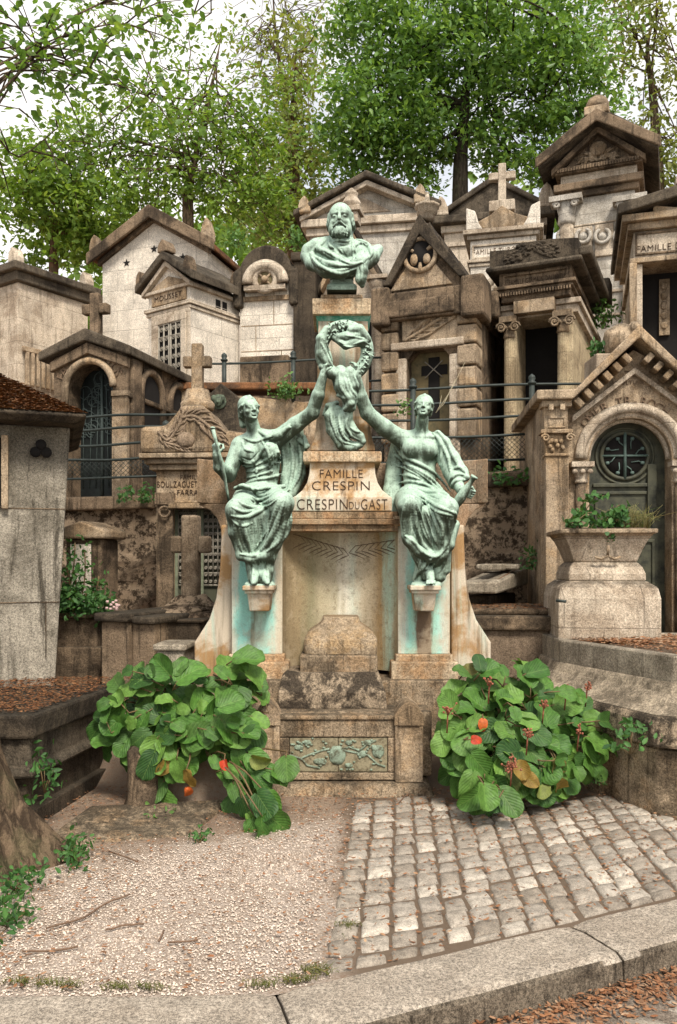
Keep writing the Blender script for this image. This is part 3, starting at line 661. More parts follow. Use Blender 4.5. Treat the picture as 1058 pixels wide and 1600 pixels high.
# right figure --------------------------------------------------
S = Sculpt((.02, 5.82, 1.38), (1.10, 6.78, 3.12), .0047)
e_((660, 782, 6.36), 40, .17, 22, .03); e_((656, 745, 6.41), 28, .115, 36, .04); e_((656, 704, 6.41), 34, .125, 34, .04)
c_((632, 686, 6.40), (682, 692, 6.40), 15, 15, .03)
e_((641, 700, 6.305), 14, .045, 14, .035); e_((672, 703, 6.31), 13, .042, 13, .035)
c_((658, 682, 6.385), (660, 655, 6.33), 11.5, 10.5, .02); S.cap(W(640, 683, 6.33), W(676, 683, 6.33), .012, .012, .015)
head(S, W(662, 637, 6.29), .85, yaw=-6, pitch=-12, roll=5)
# raised arm
c_((630, 688, 6.40), (600, 668, 6.34), 15, 14, .025); c_((600, 668, 6.34), (574, 645, 6.27), 14, 12, .02); c_((574, 645, 6.27), (564, 620, 6.22), 12, 11, .02); c_((564, 620, 6.22), (558, 590, 6.18), 10.5, 7, .015)
hand(S, W(558, 590, 6.18), (.02, -.05, 1), (-.5, -.75, 0), (.7, -.6, .1), .92, .55)
# sleeved arm resting on the thigh
c_((686, 694, 6.40), (706, 738, 6.30), 15.5, 14.5, .025); c_((706, 738, 6.30), (712, 752, 6.22), 14.5, 14, .02); c_((712, 752, 6.24), (722, 768, 6.10), 11, 8, .015)
hand(S, W(721, 764, 6.10), (.72, -.45, -.5), (.35, -.3, .9), (.25, -.9, .2), .9, .8)
# legs
c_((640, 782, 6.36), (640, 790, 6.0), 26, 20, .03); c_((678, 782, 6.36), (697, 795, 5.99), 25, 20, .03)
c_((640, 790, 6.0), (641, 842, 6.06), 19, 14, .03); c_((697, 795, 5.99), (684, 872, 6.10), 20, 13, .03)
c_((641, 842, 6.06), (668, 900, 6.13), 11, 9, .02)
for i in range(6):
    t = i/5; c_((650+6*t, 804+56*t, 6.09+.03*t), (690-4*t, 808+62*t, 6.07+.04*t), 17-5*t, 17-4*t, .025)
S.chain([W(632, 838, 6.03), W(641, 846, 6.0), W(656, 862, 6.02), W(672, 872, 6.04), (W(690, 868, 6.05)), W(702, 852, 6.06), W(710, 820, 6.08)], [.022, .028, .034, .034, .034, .036, .04], .02)
for a, b, r in (((662, 868, 6.17), (654, 904, 6.18), 10), ((686, 872, 6.14), (686, 900, 6.16), 12), ((698, 856, 6.12), (696, 890, 6.15), 9), ((672, 872, 6.18), (672, 904, 6.2), 12)): c_(a, b, r, r, .02)
S.chain([W(672, 894, 6.1), W(673, 905, 6.04), W(674, 911, 5.99)], [.032, .028, .018], .012)
for q in range(4): S.cap(W(668+3.6*q, 908, 6.0), W(667+4*q, 912, 5.965), .010, .008, .003)
S.cap(W(648, 915, 6.14), W(684, 915, 6.14), .03, .03, .01); S.cap(W(650, 917, 6.06), W(682, 917, 6.06), .022, .022, .01)
# cloak behind, on the viewer's left and over the shoulder
for i in range(6):
    t = i/5; S.chain([W(618+9*t, 690+6*t, 6.5), W(610+12*t, 728, 6.52), W(606+14*t, 766, 6.48), W(606+13*t, 800, 6.42)], [.03, .034, .034, .03], .02)
S.chain([W(684, 678, 6.36), W(694, 692, 6.33), W(708, 716, 6.29), W(722, 738, 6.24), W(728, 746, 6.2)], [.03, .045, .05, .045, .03], .02)
for pts, r in (([(676, 676), (688, 690), (690, 710), (686, 728)], .013), ([(684, 674), (698, 690), (708, 712), (718, 732)], .013), ([(690, 694), (700, 716), (704, 740)], .011), ([(702, 752), (712, 742), (724, 742)], .012), ([(704, 764), (712, 752), (728, 750)], .012), ([(708, 734), (718, 730), (726, 738)], .010)): S.stroke(pts, 6.3, r, .6, k=.01)
# drapery across the waist
for pts, r in (([(616, 696), (626, 710), (644, 720), (664, 730), (684, 744), (704, 768)], .012), ([(618, 712), (636, 726), (658, 738), (682, 756), (704, 780)], .012), ([(620, 728), (640, 734), (664, 748), (690, 768)], .011), ([(620, 742), (642, 744), (666, 758), (688, 774)], .010),
               ([(620, 756), (640, 752), (662, 756), (680, 764)], .011), ([(622, 768), (644, 762), (668, 768), (696, 772), (708, 790)], .013), ([(632, 770), (656, 776), (682, 790), (706, 800)], .012), ([(644, 772), (664, 786), (686, 800), (706, 806)], .010),
               ([(634, 786), (630, 810), (632, 838)], .010), ([(650, 784), (656, 806), (664, 830), (674, 852)], .013), ([(658, 784), (668, 806), (676, 830), (682, 850)], .011), ([(668, 788), (678, 810), (684, 832)], .011), ([(650, 800), (650, 824), (660, 850), (678, 866)], .013), ([(680, 800), (690, 824), (690, 850)], .011),
               ([(710, 792), (704, 820), (700, 845), (688, 866)], .014), ([(634, 838), (648, 848), (662, 864), (682, 870), (698, 856)], .010), ([(708, 800), (712, 806), (708, 826)], .010), ([(660, 872), (656, 888), (652, 902)], .010), ([(676, 872), (660, 888), (648, 904)], .010), ([(690, 870), (678, 884), (664, 890)], .010), ([(700, 852), (696, 874), (686, 894)], .011)): S.stroke(pts, 6.15, r, .5, k=.011)
for pts, r in (([(645, 790), (644, 815), (650, 838)], .011), ([(655, 800), (662, 826), (672, 848)], .010), ([(664, 798), (674, 822), (680, 845)], .009), ([(696, 806), (698, 828), (696, 846)], .010), ([(632, 730), (654, 742), (678, 762)], .007), ([(636, 748), (660, 752), (680, 760)], .007), ([(640, 766), (662, 772), (690, 782)], .008)): S.stroke(pts, 6.1, r, .2, True, .006)
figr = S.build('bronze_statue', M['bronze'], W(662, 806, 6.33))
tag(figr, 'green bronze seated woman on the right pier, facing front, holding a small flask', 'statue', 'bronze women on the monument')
m = MB(); b0 = Vector(figr.location); fa, fb = Vector(W(708, 796, 6.06)), Vector(W(742, 744, 5.98)); ax = fb-fa
m.tube([fa+ax*t-b0 for t in (0, .12, .3, .5, .68, .8, .92, .96, 1)], [.018, .03, .038, .036, .026, .017, .018, .029, .027], 12)
m.build('flask', M['bronze'], figr)

KB = 1.0
# bust ----------------------------------------------------------
S = Sculpt((-.36, 5.95, 3.55), (.42, 6.95, 4.60), .005)
yb = 6.42
head(S, W(532, 347, 6.36), 1.24, yaw=-4, pitch=-3, hair='man', beard=True)
c_((533, 385, 6.43), (534, 360, 6.46), 19, 18, .03)
e_((536, 404, 6.46), 42, .17, 27, .04)
for t in np.linspace(0, 1, 9): c_((487+95*t, 396-10*math.sin(math.pi*t)+4*(t-.5), 6.47-.05*math.sin(math.pi*t)), (494+82*t, 412+4*math.sin(math.pi*t), 6.45-.09*math.sin(math.pi*t)), 11.5, 9, .03)
S.chain([W(510, 382, 6.45), W(496, 388, 6.45), W(484, 394, 6.46), W(479, 402, 6.45), W(488, 412, 6.4), W(510, 421, 6.3), W(532, 422, 6.28), W(560, 414, 6.3), W(580, 402, 6.38), W(591, 390, 6.45)], [.06, .07, .06, .04, .05, .06, .06, .06, .06, .04], .03)
e_((534, 420, 6.42), 32, .12, 14, .03)
S.chain([W(564, 410, 6.28), W(566, 424, 6.27), W(564, 436, 6.27), W(566, 446, 6.28)], [.05, .042, .04, .02], .02)
# cloak edges, lapels, collar
for pts, r in (([(508, 376), (498, 388), (512, 396), (530, 406), (548, 414), (566, 410)], .022), ([(494, 384), (488, 398), (500, 406), (524, 414), (548, 416)], .016), ([(484, 396), (496, 414), (520, 424), (546, 420)], .016), ([(556, 374), (566, 378), (576, 384), (580, 396), (572, 408)], .016), 
               ([(514, 372), (516, 384), (524, 388)], .012), ([(522, 378), (530, 376), (540, 378), (550, 374)], .012), ([(550, 370), (552, 386), (552, 402)], .012), ([(552, 386), (562, 380), (572, 384)], .012), ([(488, 404), (504, 418), (530, 428), (556, 420)], .014)): S.stroke(pts, 6.35, r, .5, k=.008)
for pts, r in (([(520, 380), (536, 384), (550, 380)], .009), ([(553, 376), (554, 390), (556, 404)], .011), ([(519, 378), (528, 392), (540, 402)], .010), ([(566, 378), (572, 388), (562, 400)], .008), ([(503, 392), (522, 404), (546, 414)], .008), ([(490, 402), (508, 416), (532, 420)], .008), ([(532, 386), (540, 400), (550, 410)], .005), ([(560, 415), (562, 428), (561, 440)], .007), ([(568, 414), (569, 430), (567, 442)], .007), ([(575, 392), (578, 402), (570, 411)], .008)): S.stroke(pts, 6.3, r, .25, True, .006)
c_((534, 430, 6.46), (534, 440, 6.46), 19, 18, .015)
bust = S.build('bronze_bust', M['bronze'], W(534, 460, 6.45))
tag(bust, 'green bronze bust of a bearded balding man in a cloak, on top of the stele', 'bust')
m = MB(); b0 = Vector(bust.location); xb = W(534, 460, 6.45)[0]
def sq(h, z): return [(xb-h-b0.x, 6.45-h-b0.y, z-b0.z), (xb+h-b0.x, 6.45-h-b0.y, z-b0.z), (xb+h-b0.x, 6.45+h-b0.y, z-b0.z), (xb-h-b0.x, 6.45+h-b0.y, z-b0.z)]
zq = lambda py: zz(py, 6.45)
m.loft([sq(.115, zq(460.5)), sq(.115, zq(454)), sq(.105, zq(451)), sq(.076, zq(447)), sq(.073, zq(441)), sq(.092, zq(438)), sq(.093, zq(435)), sq(.075, zq(429))])
m.build('bust_socle', M['bronze'], bust, .004)

# wreath with its hanging cloth -----------------------------------
S = Sculpt((-.24, 5.96, 2.42), (.32, 6.5, 3.62), .0047)
yw = 6.20
ring = [(538+36*math.cos(a), 549+39*math.sin(a)) for a in np.linspace(0, 2*math.pi, 33)]
S.chain([W(a, b, yw+.02) for a, b in ring], .043, .02)
rg = random.Random(5)
def leaves(a0, a1, n):
    for i in range(n):
        a = R(rg.uniform(a0, a1)); rr_ = rg.uniform(.82, 1.2); q = rg.uniform(-1, 1)
        p = np.array(W(538+36*rr_*math.cos(a), 549+39*rr_*math.sin(a), yw-.035+.03*abs(rr_-1)*4))
        S.cap(p, p+np.array([.022*math.cos(q*3), -.012, .022*math.sin(q*3)]), .0075, .004, .003)
leaves(-150, -85, 60); leaves(-15, 60, 60)
def cl(pts, rs, k=.008): S.chain([W(*p) for p in pts], rs, k)
cl([(514, 570, yw-.02), (503, 552, yw-.02), (502, 530, yw-.02), (510, 514, yw-.02)], [.03, .04, .04, .025])
cl([(524, 530, yw-.01), (540, 540, yw-.02), (558, 534, yw-.03), (574, 540, yw-.01)], [.02, .03, .035, .025]); cl([(548, 516, yw-.03), (562, 514, yw-.03), (574, 530, yw-.02)], [.03, .035, .03])
cl([(524, 528, yw), (544, 526, yw-.02), (566, 524, yw-.02)], [.03, .04, .03])
cl([(504, 574, yw), (518, 584, yw-.02), (534, 586, yw-.03), (552, 588, yw-.02), (566, 574, yw)], [.03, .04, .045, .045, .03])
cl([(532, 580, yw-.02), (536, 602, yw-.03), (546, 620, yw-.02), (548, 636, yw)], [.045, .06, .06, .04]); cl([(546, 582, yw-.03), (552, 604, yw-.02), (554, 626, yw+.01)], [.045, .05, .03])
cl([(522, 586, yw), (526, 606, yw+.02), (530, 618, yw)], [.025, .02, .015]); cl([(528, 618, yw-.02), (538, 622, yw-.05), (546, 616, yw-.05)], [.012, .016, .012]); cl([(546, 618, yw-.03), (548, 630, yw-.04), (540, 640, yw-.02)], [.03, .03, .02])
yq = 6.28
cl([(522, 632, yq), (516, 650, yq), (518, 672, yq), (528, 690, yq)], [.02, .045, .04, .03]); cl([(545, 632, yq), (540, 652, yq-.02), (536, 672, yq-.02), (540, 688, yq)], [.035, .055, .05, .03])
cl([(528, 640, yq), (526, 664, yq), (534, 694, yq+.02), (548, 700, yq+.02), (564, 696, yq)], [.03, .05, .045, .04, .02]); cl([(542, 660, yq), (552, 676, yq), (562, 682, yq), (566, 690, yq)], [.05, .045, .035, .03])
cl([(506, 648, yq+.04), (512, 634, yq+.02), (526, 630, yq)], [.012, .02, .02]); cl([(512, 660, yq+.03), (518, 640, yq)], [.02, .02])
for pts, r in (([(502, 536), (512, 556), (518, 570)], .010), ([(505, 528), (514, 548), (520, 566)], .008), ([(530, 534), (546, 542), (566, 534), (576, 538)], .010), ([(540, 524), (560, 528), (576, 534)], .009), ([(530, 585), (532, 604), (540, 618)], .010), ([(542, 585), (548, 606), (557, 620)], .010), ([(552, 584), (558, 600), (560, 612)], .008),
               ([(516, 642), (520, 664), (532, 688), (556, 696)], .010), ([(532, 640), (530, 660), (540, 686), (562, 692)], .009), ([(546, 646), (540, 664), (548, 680), (562, 688)], .009), ([(526, 660), (530, 680), (536, 696)], .009), ([(548, 668), (556, 674), (566, 676)], .008)): S.stroke(pts, 6.2, r, .6, k=.007)
for pts, r in (([(508, 530), (516, 552)], .007), ([(536, 588), (540, 606), (548, 620)], .008), ([(523, 646), (526, 668), (540, 690)], .008), ([(538, 652), (538, 670), (552, 688)], .007), ([(534, 538), (552, 540), (570, 536)], .006)): S.stroke(pts, 6.2, r, .3, True, .006)
wr = S.build('bronze_wreath', M['bronze'], W(538, 549, 6.3))
tag(wr, 'green bronze wreath wound with cloth hanging on the stele between two raised hands', 'wreath')
# ---------------------------------------------------------------- ground, kerb, paving
def soft(x, w): return w*math.log1p(math.exp(max(-40, min(40, x/w))))
def yk(x): return 3.07+.475*soft(x+.27, .09)           # back edge of the kerb
def sstep(a, b, x): t = min(max((x-a)/(b-a), 0), 1); return t*t*(3-2*t)
def wall_y(x): return 9.25-.06*x
def hgt(x, y):
    wy = wall_y(x)+.2
    if y < wy: return .42*sstep(5.9, 6.5, y)+.6*sstep(6.8, 9, y)
    z = 2.12+.06*(x+3)
    z += 1.15*sstep(11.35, 11.7, y)*sstep(.7, .1, x)
    return z+.20*(y-wy)*sstep(wy, wy+2, y)+.12*max(0, y-16)-.0*max(0, y-30)
def earth_mat():
    m, g = newmat('earth and gravel'); geo = g.n('NewGeometry'); P = (geo, 'Position')
    n1 = g.noise(P, 1.6, 6, .65); n2 = g.noise(P, 38, 5, .8); n3 = g.noise(P, 190, 3, .9)
    c = g.mix(g.ramp(n1, .35, .7), (.37, .28, .205), (.22, .155, .11)); c = g.mix(g.mul(g.ramp(n2, .48, .66), .85), c, (.30, .165, .095)); c = g.mix(g.mul(g.ramp(n3, .45, .7), .75), c, (.46, .37, .29))
    sp0 = g.n('SeparateXYZ', {0: P}); c = g.mix(g.mul(g.ramp((sp0, 0), -.06, .12), .8), c, (.17, .125, .088))
    # the gravel bed: a worn patch of pale stones pressed into the earth
    sp = g.n('SeparateXYZ', {0: P}); w = g.mul(g.noise(P, 2.3, 7, .75), .9)
    mx = g.ramp(g.mul((sp, 0), g.mul(w, .5), 'ADD'), .16, .30, 1, 0)
    ln = g.mul(g.mul((sp, 1), g.mul((sp, 0), -.5), 'ADD'), w, 'ADD'); my = g.ramp(ln, 5.45, 5.85, 1, 0); ml = g.ramp((sp, 0), -2.3, -1.8)
    mask = g.mul(g.mul(mx, my), ml)
    v = g.n('TexVoronoi', {'Vector': P, 'Scale': 88.0}); gcol_ = g.mix(g.ramp(g.noise(P, 3, 6, .7), .35, .65), (.68, .58, .49), (.55, .45, .365))
    gcol_ = g.mix(g.mul(g.ramp((v, 0), .35, .7), .45), gcol_, (.2, .14, .1)); vs_ = g.n('SeparateColor', {0: (v, 1)}); gcol_ = g.mix(g.ramp((vs_, 0), .7, 1.0), gcol_, (.40, .30, .22)); gcol_ = g.mix(g.mul(g.ramp(n2, .55, .7), .7), gcol_, (.26, .15, .09))
    c = g.mix(mask, c, gcol_)
    finish(g, c, .95, g.mul(n2, n3, 'ADD'), .8, .02, .1); return m
def gravel_mat():
    m, g = newmat('pale gravel'); geo = g.n('NewGeometry'); P = (geo, 'Position')
    v = g.n('TexVoronoi', {'Vector': P, 'Scale': 85.0, 'Randomness': 1.0}); n = g.noise(P, 2.5, 6, .7); n2 = g.noise(P, 60, 4, .8)
    c = g.mix(g.ramp(n, .35, .7), (.56, .46, .39), (.36, .27, .21)); c = g.mix(g.mul(g.ramp((v, 0), .35, .75), .7), c, (.2, .14, .1)); c = g.mix(g.mul(g.ramp(n2, .55, .75), .6), c, (.26, .15, .09))
    finish(g, c, .9, v, .9, .01, .1); return m
M['earth'] = earth_mat(); M['gravel'] = gravel_mat()
xs = sorted(set([-250, -120, -60, -30, -18, -12, -9]+[round(-7+.25*i, 3) for i in range(57)]+[9, 12, 18, 30, 60, 120, 250]))
ts = [0, .03, .1, .2, .3, .42, .55, .7, .85, 1.0]
def gcol(x):
    y0 = yk(x)-.03; wy = wall_y(x)
    ys = [y0+(5.7-y0)*t for t in ts]+[5.9, 6.1, 6.3, 6.5, 7, 7.6, 8.2, 8.8, wy+.19, wy+.21, 10, 11, 12, 13, 14, 15, 16, 18, 20, 24, 28, 34, 45, 60, 100, 200, 400]
    return [(x, min(y, 400) if y > y0 else y0, hgt(x, y)+(0 if y > 6.0 else .006*math.sin(5*x)*math.sin(4*y))) for y in ys]
gc = [gcol(x) if abs(x) < 10 else [(x, max(p[1], -3) if i else -3, p[2]) for i, p in enumerate(gcol(math.copysign(7, x)))] for x in xs]
m = MB(); nr = len(gc[0])
m.add([p for c in gc for p in c], [(i*nr+j, (i+1)*nr+j, (i+1)*nr+j+1, i*nr+j+1) for i in range(len(gc)-1) for j in range(nr-1)], True)
tag(m.build('ground', M['earth']), kind='structure')
def gx1(y): return -.10+.05*(y-3.3)
def pebbles(name, n, fn, smin, smax, mat, zoff=0.0):
    ico = np.array([(0, 0, 1), (.894, 0, .447), (.276, .851, .447), (-.724, .526, .447), (-.724, -.526, .447), (.276, -.851, .447), (.724, .526, -.3), (-.276, .851, -.3), (-.894, 0, -.3), (-.276, -.851, -.3), (.724, -.526, -.3)])
    fc = np.array([(0, 1, 2), (0, 2, 3), (0, 3, 4), (0, 4, 5), (0, 5, 1), (1, 6, 2), (2, 7, 3), (3, 8, 4), (4, 9, 5), (5, 10, 1), (2, 6, 7), (3, 7, 8), (4, 8, 9), (5, 9, 10), (1, 10, 6)])
    P = np.array([fn() for _ in range(n)]); s = RNG.uniform(smin, smax, n)**1.0; a = RNG.uniform(0, 6.28, n); st = RNG.uniform(.6, 1.2, (n, 3))
    L = ico[None]*s[:, None, None]*st[:, None, :]*np.array([1.2, .9, .65]); L = L+RNG.uniform(-.12, .12, L.shape)*s[:, None, None]
    X = L[..., 0]*np.cos(a)[:, None]-L[..., 1]*np.sin(a)[:, None]; Y = L[..., 0]*np.sin(a)[:, None]+L[..., 1]*np.cos(a)[:, None]
    V = np.stack([X+P[:, 0, None], Y+P[:, 1, None], L[..., 2]+P[:, 2, None]+zoff], -1).reshape(-1, 3)
    Fc = (fc[None]+(np.arange(n)*11)[:, None, None]).reshape(-1, 3)
    o = npmesh(name, V, Fc, mat); tag(o, kind='stuff'); return o
M['pebble'] = leafmat('gravel stones', [(.46, .365, .285), (.62, .52, .43), (.54, .44, .355), (.68, .58, .49), (.58, .48, .395)], 0, .9, spec=.15)
def gfn():
    while True:
        y = 3.06+2.4*random.random()**1.15; x = random.uniform(-2.3, .45)
        if y < yk(x): continue
        e = max((x-gx1(y))/.10, (y-.5*x-5.05)/.35, (-1.85-x)/.25)
        if random.random() < (1 if e < -.6 else math.exp(-1.5*(e+.6))): return (x, y, .005)
pebbles('loose_gravel', 15000, gfn, .002, .0062, M['pebble'])['label'] = 'pale loose gravel in front of the monument'
# cobbles: rows follow the kerb, every stone its own shape inside the one paving
def rowy(x, v): return 3.09+.475*soft(x-.05-.12*v, .16+.12*v)+v
cob_V, cob_F, nb = [], [], 0
GN = 8; CK = [-1, -.97, -.86, -.4, .4, .86, .97, 1]
def cobble(cx, cy, w, l, ang, hz, sh=0.0):
    global nb
    e = random.uniform(14, 30); tilt = random.uniform(-.05, .05); t2 = random.uniform(-.05, .05); sk = random.uniform(-.07, .07); tp = random.uniform(-.06, .06)
    vs = []; ph = random.uniform(0, 6)
    for j in range(GN):
        for i in range(GN):
            u, v = CK[i], CK[j]
            k = (abs(u)**8+abs(v)**20)**(1/20) or 1; f = max(abs(u), abs(v))/k if k else 1
            uu, vv = u*f*(1+tp*v), v*f
            z = hz*(1-max(abs(u), abs(v))**e)+.0015*(1-u*u)*(1-v*v)+u*tilt*w*.5+v*t2*l*.5+.0025*math.sin(5*u+ph)*math.cos(4*v+ph*2)
            if max(abs(u), abs(v)) > .999: z = -.03
            x, y = uu*w/2+sk*vv*l/2, vv*l/2+sh*uu*w/2; c, s = math.cos(ang), math.sin(ang)
            vs.append((cx+x*c-y*s, cy+x*s+y*c, z-.011))
    cob_V.extend(vs); cob_F.extend([(nb+j*GN+i, nb+j*GN+i+1, nb+(j+1)*GN+i+1, nb+(j+1)*GN+i) for j in range(GN-1) for i in range(GN-1)]); nb += GN*GN
coff = [random.uniform(-.06, .06) for _ in range(40)]; colw = [random.uniform(.115, .145) for _ in range(30)]
v = .07; row = 0
v = -.35
while v < 2.6:
    hrow = random.uniform(.13, .165)
    x = gx1(rowy(-.1, v))+.03+random.uniform(-.004, .004)+.004*row; ci = 0
    while x < 3.2:
        w = colw[ci]; ci += 1
        xc = x+w/2; sl_ = (rowy(xc+.02, v)-rowy(xc-.02, v))/.04; a = math.atan(sl_); c = math.cos(a); yc = rowy(xc, v)
        yc += random.uniform(-.008, .008)+coff[ci]*sstep(.2, .6, xc)
        lo_ = max(yc-hrow/2, yk(xc)+.016+.5*w*abs(sl_-(yk(xc+.02)-yk(xc-.02))/.04)); hh = yc+hrow/2-lo_; yc = lo_+hh/2
        if hh > .035 and yc < 5.62-.10*sstep(.6, 0, xc)+.12*sstep(1.3, 2.2, xc) :
            cobble(xc+random.uniform(-.004, .004), yc+random.uniform(-.006, .006), w-.008, (hh-.006)*random.uniform(.9, 1.0), random.uniform(-.05, .05), random.uniform(.020, .027), sl_)
        x += w
    v += hrow+.004; row += 1
def cob_mat():
    m, g = newmat('cobbles'); geo = g.n('NewGeometry'); P = (geo, 'Position')
    cr = g.n('ValToRGB', {0: (geo, 'Random Per Island')}); el = cr.color_ramp.elements
    for p, c in ((.3, (.38, .33, .27)), (.5, (.26, .22, .175)), (.75, (.34, .30, .25))): e = el.new(p); e.color = (*c, 1)
    el[0].color = (.25, .21, .165, 1); el[-1].color = (.52, .46, .38, 1)
    n1 = g.noise(P, 17, 7, .8); n2 = g.noise(P, 170, 3, .9)
    v = g.ramp(g.mul(n1, n2, 'ADD'), .75, 1.25, .5, 1.35); c = g.mix(1.0, cr, g.n('CombineColor', {0: v, 1: v, 2: v}), 'MULTIPLY')
    finish(g, c, .8, g.mul(n1, n2, 'ADD'), .6, .008, .25); return m
o = npmesh('cobbled_pavement', np.array(cob_V), np.array(cob_F), cob_mat(), smooth=True); tag(o, kind='structure')
# kerb stones
m = MB()
def kp(s):          # point on the back edge and its outward normal
    x = s; e = .01; dx, dy = 2*e, yk(x+e)-yk(x-e); L = math.hypot(dx, dy); return x, yk(x), dy/L, -dx/L
cuts = [-2.6, -1.35, -.235, 1.02, 2.2, 3.4]
for a, b in zip(cuts, cuts[1:]):
    rings = []; nS = 14
    for i in range(nS+1):
        s = a+.004+(b-a-.008)*i/nS; x, y, nx, ny = kp(s); e = .012 if i in (0, nS) else 0
        prof = [(.0, -.14), (.0, -.004-e), (.012, .008-e), (.10, .012-e*.5), (.29, .010-e*.5), (.318, .000-e), (.328, -.018), (.335, -.15)]
        rings.append([(x+nx*d, y+ny*d, z+.002*math.sin(11*s+d*20)) for d, z in prof])
    m.loft(rings, False)
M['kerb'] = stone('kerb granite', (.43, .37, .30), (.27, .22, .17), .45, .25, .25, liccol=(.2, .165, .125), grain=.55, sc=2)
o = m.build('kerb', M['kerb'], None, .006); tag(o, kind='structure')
o.data.materials.append(stone('dark kerb face', (.19, .155, .115), (.06, .047, .034), .8, .7, .2, grain=.6, sc=4))  # darker stone for the steep front faces of the kerb
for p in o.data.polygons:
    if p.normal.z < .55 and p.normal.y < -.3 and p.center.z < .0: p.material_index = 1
m = MB(); m.grid(lambda u, v: (-6+12*u, -4+9*v, -.118), 40, 20)
o = m.build('road', stone('worn road stone', (.30, .245, .195), (.16, .12, .09), .6, .2, .3, sc=3, grain=.5)); tag(o, kind='structure')
# big worn setts of the road in the bottom right corner
cob_V, cob_F, nb = [], [], 0
for r_ in range(5):
    for q in range(9):
        d = .12+.0+.34+.115*r_; s = .2+.2*q+.1*(r_ % 2); x, y, nx, ny = kp(s)
        if r_ == 0: continue
        cobble(x+nx*d, y+ny*d, random.uniform(.165, .19), .10, math.atan2(-nx, -ny)+math.pi+random.uniform(-.05, .05), .02)
rv = np.array(cob_V); rv[:, 2] -= .125
o = npmesh('road_setts', rv, np.array(cob_F), bpy.data.materials['cobbles'], smooth=True); tag(o, kind='structure')

# dead leaves, lying on things
def litter(name, n, fn, smin, smax, mat, label, curl=.35, kind='stuff'):
    P = np.array([fn() for _ in range(n)]); s = RNG.uniform(smin, smax, n)
    base = np.array([(-1, 0, 0), (-.3, -.45, .1), (.5, -.35, .12), (1, 0, .02), (.5, .35, .12), (-.3, .45, .1)]); a = RNG.uniform(0, 6.28, n)
    L = base[None]*s[:, None, None]; L[..., 2] *= RNG.uniform(-.6, 2.2, (n, 1))*curl*3
    tl = RNG.uniform(-curl, curl, (n, 2)); L[..., 2] += L[..., 0]*tl[:, :1]+L[..., 1]*tl[:, 1:]
    L[..., 1] *= RNG.uniform(.5, 1.1, (n, 1))
    X = L[..., 0]*np.cos(a)[:, None]-L[..., 1]*np.sin(a)[:, None]; Y = L[..., 0]*np.sin(a)[:, None]+L[..., 1]*np.cos(a)[:, None]
    V = np.stack([X+P[:, 0, None], Y+P[:, 1, None], np.abs(L[..., 2])+P[:, 2, None]+.004], -1).reshape(-1, 3)
    Fc = (np.array([(0, 1, 4, 5), (1, 2, 3, 4)])[None]+(np.arange(n)*6)[:, None, None]).reshape(-1, 4)
    o = npmesh(name, V, Fc, mat); tag(o, label, None, None, kind); return o
M['litter'] = leafmat('dead leaves', [(.20, .085, .04), (.32, .15, .07), (.13, .065, .035), (.36, .21, .12), (.24, .10, .045), (.40, .27, .17)], .1, .8, spec=.2)
M['litterdark'] = leafmat('old leaf mould', [(.10, .045, .022), (.20, .085, .035), (.06, .03, .018), (.26, .13, .06), (.15, .06, .025)], .05, .9, spec=.15)
def lf_g():
    while True:
        x = random.uniform(-2.2, 2.6); y = random.uniform(3.05, 5.9)
        if y < yk(x)+.02: continue
        d = .38+1.1*sstep(1.0, 0, 5.7-y)+.6*(abs(x-gx1(y)) < .12)+.3*(x < -1.1)+.45*(x > 0)
        if random.random() < d*.8: return (x, y, .016 if x < 0 else random.choice((.006, .006, .03)))
litter('fallen_leaves', 7200, lf_g, .005, .017, M['litter'], 'small brown fallen leaves scattered over gravel and cobbles')
def lf_gut():
    s = random.uniform(-.2, 2.6); x, y, nx, ny = kp(s); d = .338+abs(random.gauss(0, .11)); return (x+nx*d, y+ny*d, -.117+random.random()*.025*math.exp(-(d-.34)*12))
litter('gutter_leaves', 3600, lf_gut, .006, .02, M['litter'], 'drift of brown leaves in the gutter below the kerb')
# twigs on the gravel
for pts in ([(72, 1458), (130, 1440), (165, 1418), (203, 1404)], [(165, 1460), (200, 1452), (225, 1450)], [(35, 1494), (80, 1492), (122, 1487)], [(248, 1478), (256, 1462)], [(262, 1480), (310, 1476)], [(170, 1336), (215, 1352)], [(620, 1262), (640, 1245), (690, 1240)]):
    m = MB(); q = [W(a, b, gd(b)) for a, b in pts]; b0 = Vector((q[0][0], q[0][1], 0)); m.tube([Vector((x-b0.x, y-b0.y, .016+random.uniform(0, .012))) for x, y, z in smoothline(q, 4)], [.0045, .004]+[.003]*30, 5) if False else m.tube([Vector((p[0]-b0.x, p[1]-b0.y, .017+random.uniform(0, .006))) for p in smoothline(q, 3)], .0045, 5)
    o = m.build('twig', plain('dry twig', (.16, .10, .065), .9) if 'dry twig' not in bpy.data.materials else bpy.data.materials['dry twig']); o.location = b0
    far = pts[0][1]
    lab = {1458: 'longest bent dry twig lying on the pale gravel, left side', 1460: 'short thin twig lying right below the longest twig on gravel', 1494: 'straight dry twig lying on the gravel near the kerb, far left', 1478: 'tiny upright lying twig in the middle of the gravel', 1480: 'thin horizontal twig in the middle of the gravel', 1336: 'short twig on bare earth below the left leafy plant', 1262: 'reddish root like twig beside the plinth and the right leafy plant'}[far]
    tag(o, lab, 'twig', 'twigs lying on the ground')
